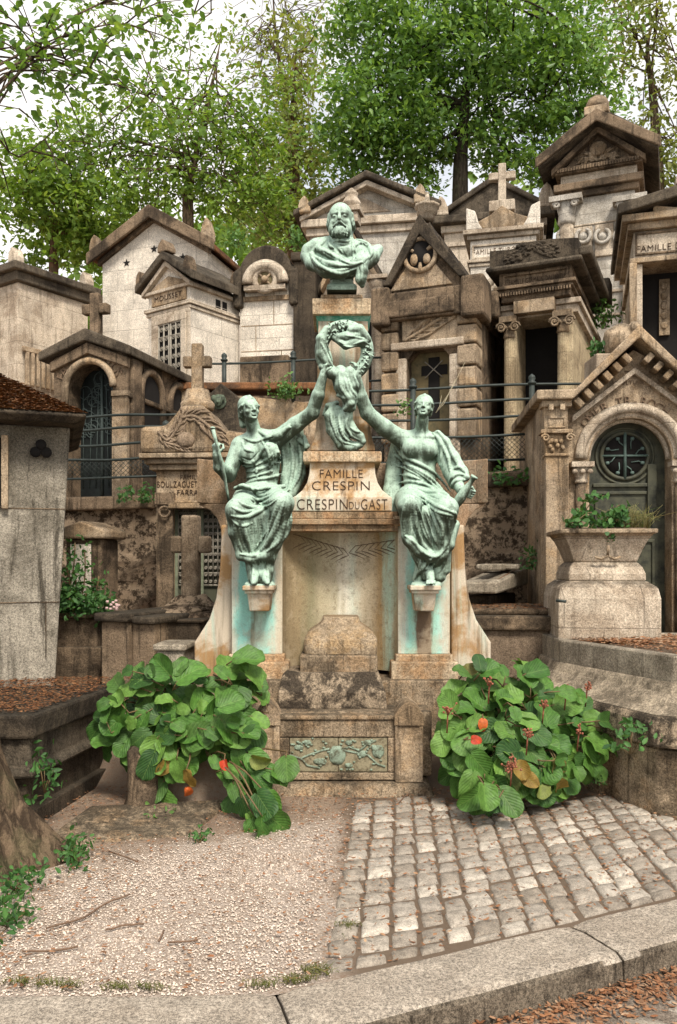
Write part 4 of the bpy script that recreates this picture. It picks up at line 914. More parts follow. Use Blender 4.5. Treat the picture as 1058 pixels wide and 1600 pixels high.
# ---------------------------------------------------------------- tombs on the hillside
def T(px0, px1, d, ang, zb):
    f = Fr(px0, d, ang, zb); f.pc = (px0+px1)/2; f.w = f.x(px1); return f
def Z(f, py, v=0.0, px=None): return f.z(f.pc if px is None else px, py, v)
def bx(f, m, pa, pb, pya, pyb, v0, v1, ref=None): return m.box(f.x(pa), f.x(pb), v0, v1, Z(f, pyb, 0, ref), Z(f, pya, 0, ref))
def words(f, par, body, px, py, wpx, hpx, mat='letter', v=-.004, rot=0):
    s = hpx*f.oy/F*1.38; text('inscription', body, (f.x(px), v, Z(f, py)), s, M[mat], par, .004, width=(f.x(px+wpx/2)-f.x(px-wpx/2)))
def gable(m, x0, x1, z0, zr, v0, v1, th=.1, over=.0):     # pitched roof slabs, ridge running back
    xm = (x0+x1)/2; m.prism([(x0-over, z0), (xm, zr), (x1+over, z0), (x1+over, z0+th), (xm, zr+th*1.15), (x0-over, z0+th)], v0, v1)
def acro(m, x, v, z, w=.2, h=.35, ang=0):     # ear shaped corner block
    w *= .75; h *= .8
    m.prism([(x-w/2, z), (x+w/2, z), (x+w/2, z+h*.35), (x+w*.25, z+h*.8), (x, z+h), (x-w*.35, z+h*.72), (x-w/2, z+h*.4)], v, v+w)
def crossm(m, x, v, z0, h, w, t, arm=.68):
    m.box(x-t/2, x+t/2, v-t/2, v+t/2, z0, z0+h); m.box(x-w/2, x-t/2+.001, v-t/2+.003, v+t/2-.003, z0+h*arm-t/2, z0+h*arm+t/2); m.box(x+t/2-.001, x+w/2, v-t/2+.003, v+t/2-.003, z0+h*arm-t/2, z0+h*arm+t/2)
def palm(m, pts, L, r, v, n=11, side=(-1, 1), ang=38):      # carved palm branch: rib and leaflets in relief
    P = smoothline(pts, 5); m.tube([(x, v+r*.4, z) for x, z in P], r*1.1, 6)
    for i in range(1, n+1):
        t = i/(n+.5)*(len(P)-1); k = int(t); a = P[k]; b = P[min(k+1, len(P)-1)]; th = math.atan2(b[1]-a[1], b[0]-a[0]) if b != a else 0
        l = L*(.55+.45*math.sin(math.pi*min(1, i/n*1.05)))
        for s in side:
            q = th+s*R(ang); m.tube([(a[0], v+r*.55, a[1]), (a[0]+l*.5*math.cos(q), v+r*.35, a[1]+l*.5*math.sin(q)), (a[0]+l*math.cos(q-s*.3), v+r*.3, a[1]+l*math.sin(q-s*.3))], [r*.6, r, r*.25], 5)
def panelring(m, x0, x1, z0, z1, v, w=.03, p=.02):          # raised frame
    m.box(x0, x1, v-p, v+.002, z0, z0+w); m.box(x0, x1, v-p, v+.002, z1-w, z1); m.box(x0, x0+w, v-p, v+.002, z0+w, z1-w); m.box(x1-w, x1, v-p, v+.002, z0+w, z1-w)
def grille(m, x0, x1, z0, z1, v, n=4, scroll=True, r=.009):
    for i in range(n+1): x = x0+(x1-x0)*i/n; m.tube([(x, v, z0), (x, v, z1)], r, 5)
    for z in (z0, z1, z0+(z1-z0)*.16, z0+(z1-z0)*.84): m.tube([(x0, v, z), (x1, v, z)], r, 5)
    if scroll:
        nz = max(2, int((z1-z0)/((x1-x0)/n)/1.3))
        for i in range(n):
            for k in range(nz):
                cx = x0+(x1-x0)*(i+.5)/n; cz = z0+(z1-z0)*(k+.5)/nz; q = min((x1-x0)/n, (z1-z0)/nz)*.36
                m.tube([(cx+q*(1-t*.7)*math.cos(9*t), v, cz+q*(1-t*.7)*math.sin(9*t)) for t in np.linspace(0, 1, 12)], r*.75, 4)

# -- far left flat roofed block
f = T(-60, 28, 14, 34, 2.6); t = f.root('tomb', 'flat roofed beige tomb with dark cornice, farthest left behind the mossy roof', 'tomb'); dv = f.depth(f.w, 138)
m = MB(); m.box(0, f.w, 0, dv, 0, Z(f, 440, 0, 28)); m.build('wall', M['cream'], t, .02)
m = MB(); m.band(0, f.w, 0, dv, Z(f, 440, 0, 28)+.001, Z(f, 425, 0, 28), .08); m.band(0, f.w, 0, dv, Z(f, 425, 0, 28)+.001, Z(f, 413, 0, 28), .16); m.box(.1, f.w-.1, .1, dv-.1, Z(f, 413, 0, 28), Z(f, 404, 0, 28)); m.build('roof', M['dark'], t, .02)
m = MB(); acro(m, f.w, -.12, Z(f, 413, 0, 28)+.01, .24, .3); acro(m, f.w+.03, dv-.15, Z(f, 413, 0, 28)+.01, .24, .3); m.build('corner_block', M['cream'], t, .02)
m = MB(); ra = f.x(5); 
for i in range(13): m.box(f.w+.03, f.w+.08, .1+i*(dv-.2)/12, .16+i*(dv-.2)/12, Z(f, 600, 0, 28), Z(f, 548, 0, 28))
m.box(f.w+.028, f.w+.085, .05, dv, Z(f, 548, 0, 28), Z(f, 540, 0, 28)); m.build('balustrade', M['tan'], t, .01)
# -- star tomb
f = T(160, 325, 15, 16, 3.6); t = f.root('tomb', 'white gabled tomb with three dark stars in its gable', 'tomb'); dv = max(1.6, f.depth(f.w, 372))
ze = Z(f, 400); za = Z(f, 340, 0, 237)
m = MB(); m.prism([(0, 0), (f.w, 0), (f.w, ze), (f.w/2, za), (0, ze)], 0, dv); m.build('wall', M['white'], t, .01)
m = MB(); gable(m, 0, f.w, ze-.02, za-.0, -.16, dv+.1, .10, .14); m.build('roof', M['rust_tile'], t, .02)
m = MB(); gable(m, 0, f.w, ze-.09, za-.10, -.075, .02, .09, .06); gable(m, 0, f.w, ze-.1, za-.08, -.22, -.16, .2, .2); m.build('gable_moulding', M['brown'], t, .015)
m = MB(); acro(m, -.05, -.2, ze+.1, .26, .42); acro(m, f.w+.05, -.2, ze+.1, .26, .5); m.build('corner_block', M['tan'], t, .02)
m = MB()
for px, py in ((198, 411), (241, 389), (286, 402)):
    cx, cz = f.x(px), Z(f, py, 0, px); m.prism([(cx+(.075 if k % 2 == 0 else .032)*math.sin(k*math.pi/5), cz+(.075 if k % 2 == 0 else .032)*math.cos(k*math.pi/5)) for k in range(10)], -.006, .01)
m.build('star', M['black'], t)
# -- small tomb with name panel
f = T(232, 297, 12.6, 36, 3.6); t = f.root('tomb', 'small white tomb with iron grille door and a FAMILLE name panel under its gable', 'tomb'); dv = f.depth(f.w, 374)
ze = Z(f, 438, 0, 297); za = Z(f, 405, 0, 264)
m = MB(); m.prism([(0, 0), (f.w, 0), (f.w, ze), (f.w/2, za-.06), (0, ze)], 0, dv); m.build('wall', M['white'], t, .012)
m = MB(); gable(m, 0, f.w, ze-.03, za-.04, -.14, dv+.08, .12, .16); m.build('roof', M['dark'], t, .02)
m = MB(); acro(m, -.06, -.14, ze+.09, .2, .26); acro(m, f.w+.06, -.14, ze+.09, .2, .3); acro(m, f.w/2, -.14, za+.07, .26, .24); acro(m, f.w+.05, dv-.2, ze+.09, .2, .34); m.build('corner_block', M['brown'], t, .015)
m = MB(); gable(m, 0, f.w, ze-.1, za-.12, -.08, .01, .07, .07); m.band(0, f.w, 0, dv, Z(f, 483), Z(f, 477), .05); m.band(0, f.w, 0, dv, Z(f, 489), Z(f, 484), .025)
m.band(0, f.w, 0, dv, ze-.085, ze-.035, .06); m.build('cornice', M['cream'], t, .008)
m = MB(); x0, x1 = f.x(239), f.x(292); m.prism([(x0, Z(f, 475)), (x1, Z(f, 475)), (x1, Z(f, 446)), ((x0+x1)/2, Z(f, 432)), (x0, Z(f, 446))], -.03, .002); m.build('name_panel', M['tan'], t, .008)
words(f, t, 'FAMILLE', 265, 453, 26, 6, 'palelet', -.034); words(f, t, 'MOUSSET', 265, 465, 42, 8, 'letter', -.034)
m = MB(); d0, d1, zt = f.x(250), f.x(286), Z(f, 506); panelring(m, d0-.1, d1+.1, .2, zt+.1, 0, .1, .05); panelring(m, d0-.16, d1+.16, .2, zt+.16, 0, .06, .03); m.build('door_frame', M['cream'], t, .008)
m = MB(); m.box(d0, d1, -.006, .004, .3, zt); o = m.build('door', M['black'], t)
m = MB(); xm = (d0+d1)/2; grille(m, d0+.01, xm-.02, .4, zt-.01, -.028, 2, True, .013); grille(m, xm+.02, d1-.01, .4, zt-.01, -.028, 2, True, .013); m.build('grille', M['rustiron'], o)
m = MB(); xs_ = f.w+.003
for a, b in ((-.07, .05), (.07, .05), (-.07, -.06), (.07, -.06)):
    m.box(f.w-.005, xs_, dv*.62+a-.05, dv*.62+a+.05, (Z(f, 472)+b)-.05, (Z(f, 472)+b)+.05)
m.build('side_vent', M['black'], t)
# -- arched blank tomb
f = T(375, 460, 12.8, 10, 3.6); t = f.root('tomb', 'tomb with arched top and round oculus over blank stone blocks, left of the bust', 'tomb'); dv = 1.9
xm = f.w/2; rO = f.x(460)-xm; zs = Z(f, 440)
m = MB(); m.box(0, f.w, 0, dv, 0, zs); m.build('wall', M['white'], t, .01)
m = MB(); m.prism([(-.08, zs), (-.07, zs+.16)]+[(xm+rO*1.0*math.cos(R(180-a)), zs+.06+(Z(f, 386)-zs-.06)*math.sin(R(a))) for a in range(20, 166, 8)]+[(f.w+.07, zs+.16), (f.w+.08, zs)], -.10, dv+.03); m.box(-.08, .06, -.12, .2, zs-.4, zs+.15); m.box(f.w-.06, f.w+.08, -.12, .2, zs-.4, zs+.15); m.build('arched_top', M['slate'], t, .03)
zc = Z(f, 441)
m = MB(); m.tube([(x, -.12, z) for x, z in arc(xm, zc-.06, rO*.66, 0, 180, 20)], .085, 8); m.box(xm-rO*.75, xm+rO*.75, -.16, -.02, zc-.16, zc-.09); m.tube([(x, -.11, z) for x, z in arc(xm, zc, rO*.38, 0, 360, 24)[:-1]], .05, 8, True); m.build('moulding', M['cream'], t)
m = MB(); m.lathe([(0.001, .0), (rO*.36, 0), (rO*.36, .02), (.001, .02)], (xm, -.095, zc), 20, 'y'); m.build('oculus', M['doorbrown'], t)
m = MB(); m.tube([(xm-.12, -.122, zc-.12), (xm+.12, -.122, zc+.12)], .02); m.tube([(xm-.12, -.122, zc+.12), (xm+.12, -.122, zc-.12)], .02); m.ball((xm, -.13, zc), .06); m.build('rosette', M['tan'], t)
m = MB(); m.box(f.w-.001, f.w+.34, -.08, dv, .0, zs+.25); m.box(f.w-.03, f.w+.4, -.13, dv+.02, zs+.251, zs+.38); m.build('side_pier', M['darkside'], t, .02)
m = MB()
for py in (508, 548): m.box(.02, f.w-.02, -.004, .002, Z(f, py)-.008, Z(f, py)+.006)
for px, a, b in ((428, 440, 507), (400, 508, 547), (440, 548, 600)): m.box(f.x(px)-.006, f.x(px)+.006, -.004, .002, Z(f, b), Z(f, a))
m.box(.0, f.w, -.035, .002, Z(f, 470), Z(f, 463)); m.build('joint', M['tan'], t)
m = MB(); m.box(.05, f.w-.05, -.18, 0, 0, Z(f, 560)); m.build('dark_base', M['brown'], t, .02)
# -- large cream tomb behind the bust
f = T(484, 668, 17.5, 9, 3.2); t = f.root('tomb', 'large cream tomb with broad low pediment behind the bust', 'tomb'); dv = 3
ze = Z(f, 346, 0, 484); za = Z(f, 286, 0, 566)
m = MB(); m.box(0, f.w, 0, dv, 0, ze); m.prism([(0, ze), (f.w, ze), (f.w/2-.1, za)], .06, dv); m.build('wall', M['palegrey'], t, .01)
m = MB(); gable(m, 0, f.w-.0, ze+.02, za+.0, -.3, dv+.1, .12, .3); m.build('roof', M['dark'], t, .03)
m = MB(); gable(m, 0, f.w, ze-.07, za-.14, -.2, .05, .10, .18); m.band(0, f.w, 0, .5, ze-.18, ze-.02, .16); m.band(0, f.w, 0, .5, ze-.34, ze-.182, .07); m.build('cornice', M['cream'], t, .015)
m = MB(); x0, x1 = f.x(522), f.x(612); m.prism([(x0, Z(f, 331)), (x1, Z(f, 331)), ((x0+x1)/2, Z(f, 306))], .03, .062); m.build('pediment_panel', M['cream'], t, .02)
m = MB(); acro(m, f.x(483)-.05, -.3, ze+.08, .34, .45); acro(m, f.x(658), -.3, ze+.12, .36, .5); m.build('corner_block', M['tan'], t, .03)
# -- narrow gothic chapel mostly hidden by the bust
f = T(560, 596, 12.6, 14, 2.8); t = f.root('tomb', 'narrow gothic tomb with dark slab roof, half hidden right of the bust', 'tomb'); dv = f.depth(f.w, 640) if f.depth(f.w, 640) > 0 else 2; dv = min(dv, 2.2)
zs = Z(f, 452); x0 = -.55; x1 = f.w+.0; xm = (x0+x1)/2; za = Z(f, 352, 0, 565)
m = MB(); m.prism([(x0, 0), (x1, 0), (x1, zs), (xm, za-.1), (x0, zs)], 0, dv); m.build('wall', M['cream'], t, .01)
m = MB(); gable(m, x0, x1, zs-.05, za-.05, -.1, dv, .12, .06); 
for k in range(4): 
    tt = .2+.2*k; m.box(xm+(x1-xm)*tt, xm+(x1-xm)*tt+.03, -.08, dv, zs+(za-zs)*(1-tt)+.02, zs+(za-zs)*(1-tt)+.1)
m.build('roof', M['slate'], t, .02)
m = MB(); m.box(xm-.12, xm+.12, -.16, .08, za, za+.16); m.box(xm-.16, xm+.16, -.2, .12, za+.161, za+.24); m.lathe([(.12, .241), (.15, .32), (.09, .42), (.11, .47), (.02, .56)], (xm, -.04, za), 10); m.build('finial', M['cream'], t, .01)
m = MB(); xc = f.x(594); m.lathe([(.085, 0), (.075, .3), (.07, Z(f, 468)), (.085, Z(f, 466)), (.14, Z(f, 452)), (.15, Z(f, 446))], (xc, -.14, 0), 12); m.box(xc-.16, xc+.16, -.3, .02, Z(f, 445.9), Z(f, 440)); m.build('column', M['cream'], t)
m = MB(); gable(m, x0, x1, zs-.02, za-.22, -.16, 0, .13, .0); m.tube([(x, -.02, z) for x, z in arc(xm, zs-.5, .36, 0, 180, 14)], .05, 6); m.build('gable_moulding', M['tan'], t, .01)
m = MB(); m.box(xm-.3, xm+.3, -.01, .004, 0, zs-.5); m.build('doorway', M['black'], t)
# -- gothic tomb with trefoil gable and cross door
f = T(600, 744, 11.0, 22, 2.45); t = f.root('tomb', 'soot stained tomb with steep trefoil gable, palm relief and black cross on its door', 'tomb'); dv = 2.0
z1 = Z(f, 456); x_ = f.x
m = MB(); dA, dB, zt = x_(636), x_(703), Z(f, 545)
m.prism([(0, 0), (dA, 0), (dA, zt-.12), (dA+.1, zt), (dB-.1, zt), (dB, zt-.12), (dB, 0), (f.w, 0), (f.w, z1), (0, z1)], 0, .35); m.box(0, f.w, .351, dv, 0, z1-.002); m.build('wall', M['brown'], t, .015)
m = MB(); m.box(dA-.05, dB+.05, .2, .349, 0, zt+.05); dr = m.build('door', M['doorbrown'], t)
m = MB(); xc, zc = (x_(672)), Z(f, 574); m.box(xc-.075, xc+.075, .188, .205, Z(f, 650), Z(f, 553)); m.box(x_(652), xc-.0755, .188, .205, zc-.06, zc+.07); m.box(xc+.0755, x_(693), .188, .205, zc-.06, zc+.07); m.build('black_cross', M['black'], dr)
m = MB(); m.tube([(xc-.12, .175, zc-.1), (xc+.12, .175, zc+.12)], .008); m.tube([(xc-.12, .175, zc+.12), (xc+.12, .175, zc-.1)], .008); m.build('thin_cross_bars', M['rustiron'], dr)
m = MB()
for pa, pb in ((600, 622), (718, 744)):
    for k, (a, b) in enumerate(((482, 513), (515, 543), (545, 576), (579, 609), (612, 640), (643, 690))):
        m.box(x_(pa)-.02, x_(pb)+.02, -.075, .3, Z(f, b), Z(f, a))
m.build('quoin', M['tan'], t, .03)
m = MB(); m.box(dA-.14, dA-.0, -.05, .02, 0, zt-.1); m.box(dB+.0, dB+.14, -.05, .02, 0, zt-.1); m.box(dA-.2, dB+.2, -.09, .02, zt+.0, zt+.1); m.build('door_frame', M['cream'], t, .02)
m = MB(); m.box(x_(630), x_(716), -.04, .02, Z(f, 533), Z(f, 490)); palm(m, [(x_(632), Z(f, 531)), (x_(655), Z(f, 520)), (x_(682), Z(f, 505)), (x_(712), Z(f, 492))], .34, .026, -.055, 9, (-1, 1), 34); m.build('palm_relief', M['tan'], t)
m = MB(); m.box(-.06, f.w+.06, -.14, dv+.05, z1-.36, z1-.0); m.box(-.0, x_(715), -.18, -.138, z1-.33, z1-.12); m.build('lintel', M['brown'], t, .02)
m = MB(); m.box(-.12, .13, -.2, .3, z1-.42, z1+.08); m.box(f.w-.16, f.w+.14, -.2, .3, z1-.42, z1+.10); m.box(f.w-.1, f.w+.2, .4, 1, z1-.3, z1+.06); m.build('corner_block', M['brown'], t, .04)
g0, g1, ga = x_(615), x_(722), Z(f, 352, 0, 663); gm = (x_(660))
m = MB(); m.prism([(g0, z1), (g1, z1), (g1, z1+.18), (gm, ga-.1), (g0, z1+.18)], -.06, .35); m.build('gable', M['brown'], t, .02)
m = MB(); th = .10
m.prism([(g0-.1, z1+.1), (g0-.0, z1+.1), (gm, ga-.16), (g1+.0, z1+.1), (g1+.1, z1+.1), (gm, ga+.1)], -.16, dv+.1)
for k in range(4):
    q = .16+.21*k; xx = gm+(g1+.1-gm)*q; zz_ = ga+.1+(z1+.1-ga-.1)*q; m.prism([(xx, zz_-.01), (xx+.09, zz_-.2), (xx+.11, zz_-.16), (xx+.02, zz_+.04)], -.1, dv+.08)
m.build('roof', M['slate'], t, .012)
m = MB(); zc = Z(f, 402, 0, 660); rr_ = .21
m.prism([(gm-.42, zc-.42), (gm, ga-.28), (gm+.42, zc-.42)], -.085, -.059); m.build('trefoil_panel', M['tan'], t, .01)
m = MB(); m.lathe([(.001, 0), (rr_, 0), (rr_, .01), (.001, .01)], (gm, -.09, zc), 18, 'y'); m.build('trefoil_opening', M['black'], t)
m = MB(); m.tube([(x, -.1, z) for x, z in arc(gm, zc, rr_, 0, 360, 22)[:-1]], .035, 6, True); m.ball((gm-.08, -.11, zc-.06), .05, .04, .08); m.ball((gm+.09, -.11, zc-.07), .05, .04, .07)
for q in (150, 30, 270): m.tube([(gm+rr_*math.cos(R(q)), -.1, zc+rr_*math.sin(R(q))), (gm+.5*rr_*math.cos(R(q)), -.1, zc+.5*rr_*math.sin(R(q)))], [.04, .02], 5)
m.build('tracery', M['tan'], t)
m = MB(); zf = ga+.1; m.lathe([(.10, -.02), (.10, .05), (.14, .06), (.14, .13), (.17, .14), (.17, .17), (.04, .22), (.02, .34)], (gm+.05, .05, zf), 8); m.build('finial', M['cream'], t)
# -- cream tomb behind (right of centre)
f = T(694, 850, 17, 12, 3.3); t = f.root('tomb', 'cream tomb with low dark pediment standing behind the cross topped tomb', 'tomb'); dv = f.depth(f.w, 872); dv = dv if 1 < dv < 6 else 3
ze = Z(f, 336); za = Z(f, 288, 0, 752)
m = MB(); m.box(0, f.w, 0, dv, 0, ze-.3); m.build('wall', M['cream'], t, .01)
m = MB(); m.band(0, f.w, 0, dv, ze-.299, ze-.16, .06); m.band(0, f.w, 0, dv, Z(f, 378)-.04, Z(f, 378)+.04, .04); m.build('cornice', M['cream'], t, .01)
m = MB(); m.band(0, f.w, 0, dv, ze-.159, ze, .22); gable(m, 0, f.w, ze-.1, za-.05, -.2, dv+.2, .12, .2); m.prism([(0, ze), (f.w, ze), (f.w/2, za)], -.12, 0); m.build('roof', M['dark'], t, .03)
m = MB(); acro(m, f.w+.05, -.22, ze+.0, .42, .62); acro(m, -.05, -.22, ze+.0, .4, .5); m.build('corner_block', M['cream'], t, .03)
# -- cross topped tomb
f = T(735, 838, 13.2, 14, 3.0); t = f.root('tomb', 'pale tomb topped by a stone cross between two curled corners, with worn FAMILLE panel', 'tomb'); dv = 2
z1 = Z(f, 372)
m = MB(); m.box(0, f.w, 0, dv, 0, z1); m.build('wall', M['white'], t, .01)
m = MB(); m.band(0, f.w, 0, dv, z1+.001, z1+.07, .05); m.band(0, f.w, 0, dv, z1+.071, z1+.14, .11); m.band(0, f.w, 0, dv, Z(f, 408), Z(f, 403), .05); m.band(0, f.w, 0, dv, Z(f, 414), Z(f, 409), .025); m.build('cornice', M['cream'], t, .01)
zt = z1+.14; xm = f.w/2-.02
m = MB(); m.prism([(0, zt), (f.w, zt), (f.w-.12, zt+.14), (f.w*.68, zt+.22), (xm, zt+.36), (f.w*.3, zt+.22), (.12, zt+.14)], -.06, .5); m.build('crest', M['tan'], t, .02)
m = MB(); 
for x, s in ((-.06, 1), (f.w+.06, -1)): m.prism([(x-.0*s, zt), (x+.26*s, zt), (x+.20*s, zt+.1), (x+.14*s, zt+.3), (x+.0*s, zt+.36)][::s], -.09, .3)
m.build('corner_block', M['white'], t, .02)
m = MB(); m.box(xm-.2, xm+.2, -.0, .3, zt+.3, zt+.47); crossm(m, xm, .15, zt+.471, .62, .42, .12, .68); m.build('cross', M['cream'], t, .015)
words(f, t, 'FAMILLE TURQUAIS', 783, 391, 88, 8, 'palelet')
m = MB(); panelring(m, .03, f.w-.03, Z(f, 402), Z(f, 380), 0, .025, .025); m.tube([(x, -.03, z) for x, z in arc(f.x(805), Z(f, 476), f.x(805)-f.x(752), 0, 180, 20)], .06, 8); m.tube([(x, -.03, z) for x, z in arc(f.x(805), Z(f, 476), (f.x(805)-f.x(752))*.82, 0, 180, 20)], .03, 8); m.build('arch_moulding', M['cream'], t, 0)
m = MB(); q = (f.x(805)-f.x(752))*.78; m.prism([(f.x(805)+q, 0)]+[(x, z) for x, z in arc(f.x(805), Z(f, 476), q, 0, 180, 18)]+[(f.x(805)-q, 0)], -.012, .002); dd = m.build('doorway', M['black'], t)
m = MB(); xc, zc = f.x(776), Z(f, 447); 
for a in range(5): m.tube([(xc+.08*math.cos(R(90+72*a))+x*.06, -.03, zc+.08*math.sin(R(90+72*a))+z*.06) for x, z in arc(0, 0, 1, 0, 360, 10)[:-1]], .016, 5, True)
m.box(f.x(758), f.x(815), -.04, -.01, Z(f, 459), Z(f, 456)); m.build('tracery', M['cream'], dd)
# -- dark classical tomb with two fluted columns
f = T(780, 893, 10.9, 24, 2.5); t = f.root('tomb', 'dark classical tomb with two fluted columns, carved pediment and pale right side', 'tomb'); dv = f.depth(f.w, 927)
x_ = f.x; z1 = Z(f, 487); zc1 = Z(f, 453); zc2 = Z(f, 425); xr0 = x_(803); 
m = MB(); m.box(.08, f.w-.0, .75, dv, 0, z1); m.box(f.w-.18, f.w, .12, .749, 0, z1); m.box(.08, .2, .12, .749, 0, z1); m.build('wall', M['sandy'], t, .01)
m = MB(); m.box(.2, f.w-.18, .72, .749, 0, z1-.01); m.build('doorway', M['black'], t)
m = MB(); m.box(x_(803), x_(805)+.02, .3, .31, 0, .1)
m = MB(); m.box(x_(802), x_(866), .0, .74, z1+.001, z1+.17); m.build('architrave', M['tan'], t, .01)
m = MB(); m.band(0, f.w, 0, dv, z1+.171, zc1, -.02); m.build('entablature', M['brown'], t, .01)
m = MB(); m.band(0, f.w, 0, dv, zc1+.001, zc1+.04, .02); m.band(0, f.w, 0, dv, zc1+.041, zc1+.085, .06); m.band(0, f.w, 0, dv, zc1+.0855, zc2+.2, .0)
for k in range(26): m.box(.01+k*f.w/26, .01+k*f.w/26+.022, -.045, -.0, zc1-.045, zc1+.0005)
m.band(0, f.w, 0, dv, Z(f, 419), Z(f, 413), .05); m.build('cornice', M['brown'], t, .008)
m = MB(); panelring(m, x_(786), x_(888), Z(f, 448), Z(f, 424), 0, .03, .03); m.build('frieze_frame', M['brown'], t, .006)
words(f, t, 'FAMILLE GERMAIN DALMATI', 837, 437, 84, 8, 'letter')
m = MB(); zp = Z(f, 412.8); zt = Z(f, 380, 0, 843); m.prism([(-.1, zp), (f.w+.1, zp), (f.w+.1, zp+.22), (f.w*.72, zp+.26), (f.w*.55, zt), (f.w*.4, zt), (.18, zp+.2), (-.1, zp+.22)], -.1, dv+.1)
palm(m, [(x_(832), zp+.22), (x_(848), zp+.15), (x_(870), zp+.06)], .18, .02, -.11, 6); palm(m, [(x_(826), zp+.2), (x_(812), zp+.13), (x_(795), zp+.06)], .15, .02, -.11, 6)
for k in range(26): m.ball((random.uniform(.15, f.w-.1), -.1, zp+random.uniform(.03, .25)), random.uniform(.02, .05), .03, random.uniform(.02, .04), 7, 4)
m.build('carved_pediment', M['slate'], t, .03)
m = MB(); m.band(-.05, f.w+.05, -.05, dv+.05, zp-.07, zp-.001, .1); m.box(f.w+.0, f.w+.26, dv-.2, dv+.16, zp+.0, zp+.36); m.box(f.w+.101, f.w+.26, -.1, dv-.2, zp+.0, zp+.12); m.build('roof_edge', M['dark'], t, .03)
m = MB(); m.band(0, f.w, .2, dv, z1-.02, z1+.09, .06); m.band(0, f.w, .2, dv, z1+.091, z1+.16, .1); m.build('side_moulding', M['cream'], t, .008)
for pa, pb in ((782, 803), (866, 889)):
    xc = (x_(pa)+x_(pb))/2; r0 = (x_(pb)-x_(pa))/2*.86; m = MB(); rings = []
    for zq, s in ((.06, 1), (z1-.28, .9)):
        rings.append([(xc+r0*s*(1-(.10 if k % 2 else 0))*math.cos(2*math.pi*k/36), .14+r0*s*(1-(.10 if k % 2 else 0))*math.sin(2*math.pi*k/36), zq) for k in range(36)])
    m.loft(rings); m.lathe([(r0*1.25, 0), (r0*1.25, .06), (r0*1.1, .08), (r0, .1)], (xc, .14, 0), 16); cl_ = m.build('column', M['sandy'], t)
    m = MB(); zq = z1-.28; m.lathe([(r0*.95, 0), (r0*1.1, .02), (r0*1.0, .05), (r0*1.1, .2)], (xc, .14, zq), 16); m.box(xc-r0*1.5, xc+r0*1.5, .14-r0*1.5, .14+r0*1.4, zq+.20, zq+.275)
    for s in (-1, 1):
        m.tube([(xc+s*(r0*1.2)+.07*(1-q*.75)*math.cos(10*q)*s, .14-r0*1.35, zq+.13+.07*(1-q*.75)*math.sin(10*q)) for q in np.linspace(0, 1, 16)], .016, 5)
    for k in range(4): m.ball((xc+(k-1.5)*.06, .14-r0*1.25, zq+.13), .025, .025, .03, 7, 4)
    m.build('capital', M['tan'], cl_)
# -- tallest tomb, top right
f = T(880, 992, 16, 22, 3.2); t = f.root('tomb', 'tallest cream tomb with big dark pediment, ball finial and a row of wreaths', 'tomb'); dv = 3.6
x_ = f.x; za = Z(f, 305)
m = MB(); m.box(0, f.w, 0, dv, 0, za); m.build('wall', M['palegrey'], t, .01)
m = MB(); m.band(0, f.w, 0, dv, za+.001, za+.12, .08); m.band(0, f.w, 0, dv, za+.121, za+.26, .16); m.build('cornice', M['brown'], t, .015)
m = MB(); z2 = Z(f, 268); m.band(0, f.w, 0, dv, za+.261, z2, .04); m.build('attic', M['cream'], t, .01)
m = MB(); m.band(0, f.w, 0, dv, z2+.001, z2+.12, .14)
for k in range(30): m.box(-.1+k*(f.w+.2)/30, -.06+k*(f.w+.2)/30, -.19, -.141, z2+.02, z2+.10)
zr = Z(f, 204, 0, 935); m.prism([(0, z2+.12), (f.w, z2+.12), (f.w/2, zr)], -.02, dv); m.build('pediment', M['brown'], t, .01)
m = MB(); palm(m, [(f.w/2, z2+.2), (f.w*.38, z2+.28), (f.w*.26, z2+.2)], .22, .03, -.04, 6); palm(m, [(f.w/2, z2+.2), (f.w*.62, z2+.28), (f.w*.74, z2+.2)], .22, .03, -.04, 6); m.ball((f.w/2, -.04, z2+.42), .16, .06, .15); m.build('pediment_carving', M['tan'], t)
m = MB(); gable(m, 0, f.w, z2+.05, zr-.02, -.42, dv+.2, .26, .42); m.build('roof', M['dark'], t, .04)
m = MB(); gable(m, 0, f.w, z2-.02, zr-.12, -.2, -.02, .12, .2); gable(m, 0, f.w, z2+.06, zr-.03, -.47, -.42, .2, .46); m.build('gable_moulding', M['brown'], t, .02)
m = MB(); zf = zr+.24; m.box(f.w/2-.22, f.w/2+.22, -.46, .02, zf-.14, zf+.02); m.lathe([(.17, 0), (.21, .05), (.21, .12), (.17, .2), (.08, .26), (.02, .27)], (f.w/2, -.22, zf+.02), 14); m.build('ball_finial', M['tan'], t, .02)
m = MB(); zw0, zw1 = Z(f, 402), Z(f, 352); 
for pa in (895, 928, 960): m.box(x_(pa)+.02, x_(pa+31), -.05, .002, zw0, zw1)
m.box(-.0, f.w, -.03, .002, zw1+.02, zw1+.06); m.box(0, f.w, -.04, .002, Z(f, 460), Z(f, 455)); m.box(0, f.w, -.03, .002, Z(f, 496), Z(f, 492)); m.build('wreath_panel', M['cream'], t, .015)
for px in (883, 912, 942, 972):
    m = MB(); xc, zc = x_(px), Z(f, 371, 0, px); m.tube([(xc+.13*math.cos(a), -.09, zc+.13*math.sin(a)) for a in np.linspace(R(110), R(430), 22)], [.022]+[.036]*20+[.022], 8); m.lathe([(.09, 0), (.08, .03), (.03, .05), (.01, .06)], (xc, -.05, zc), 10, 'y'); m.build('carved_wreath', M['palegrey'], t)
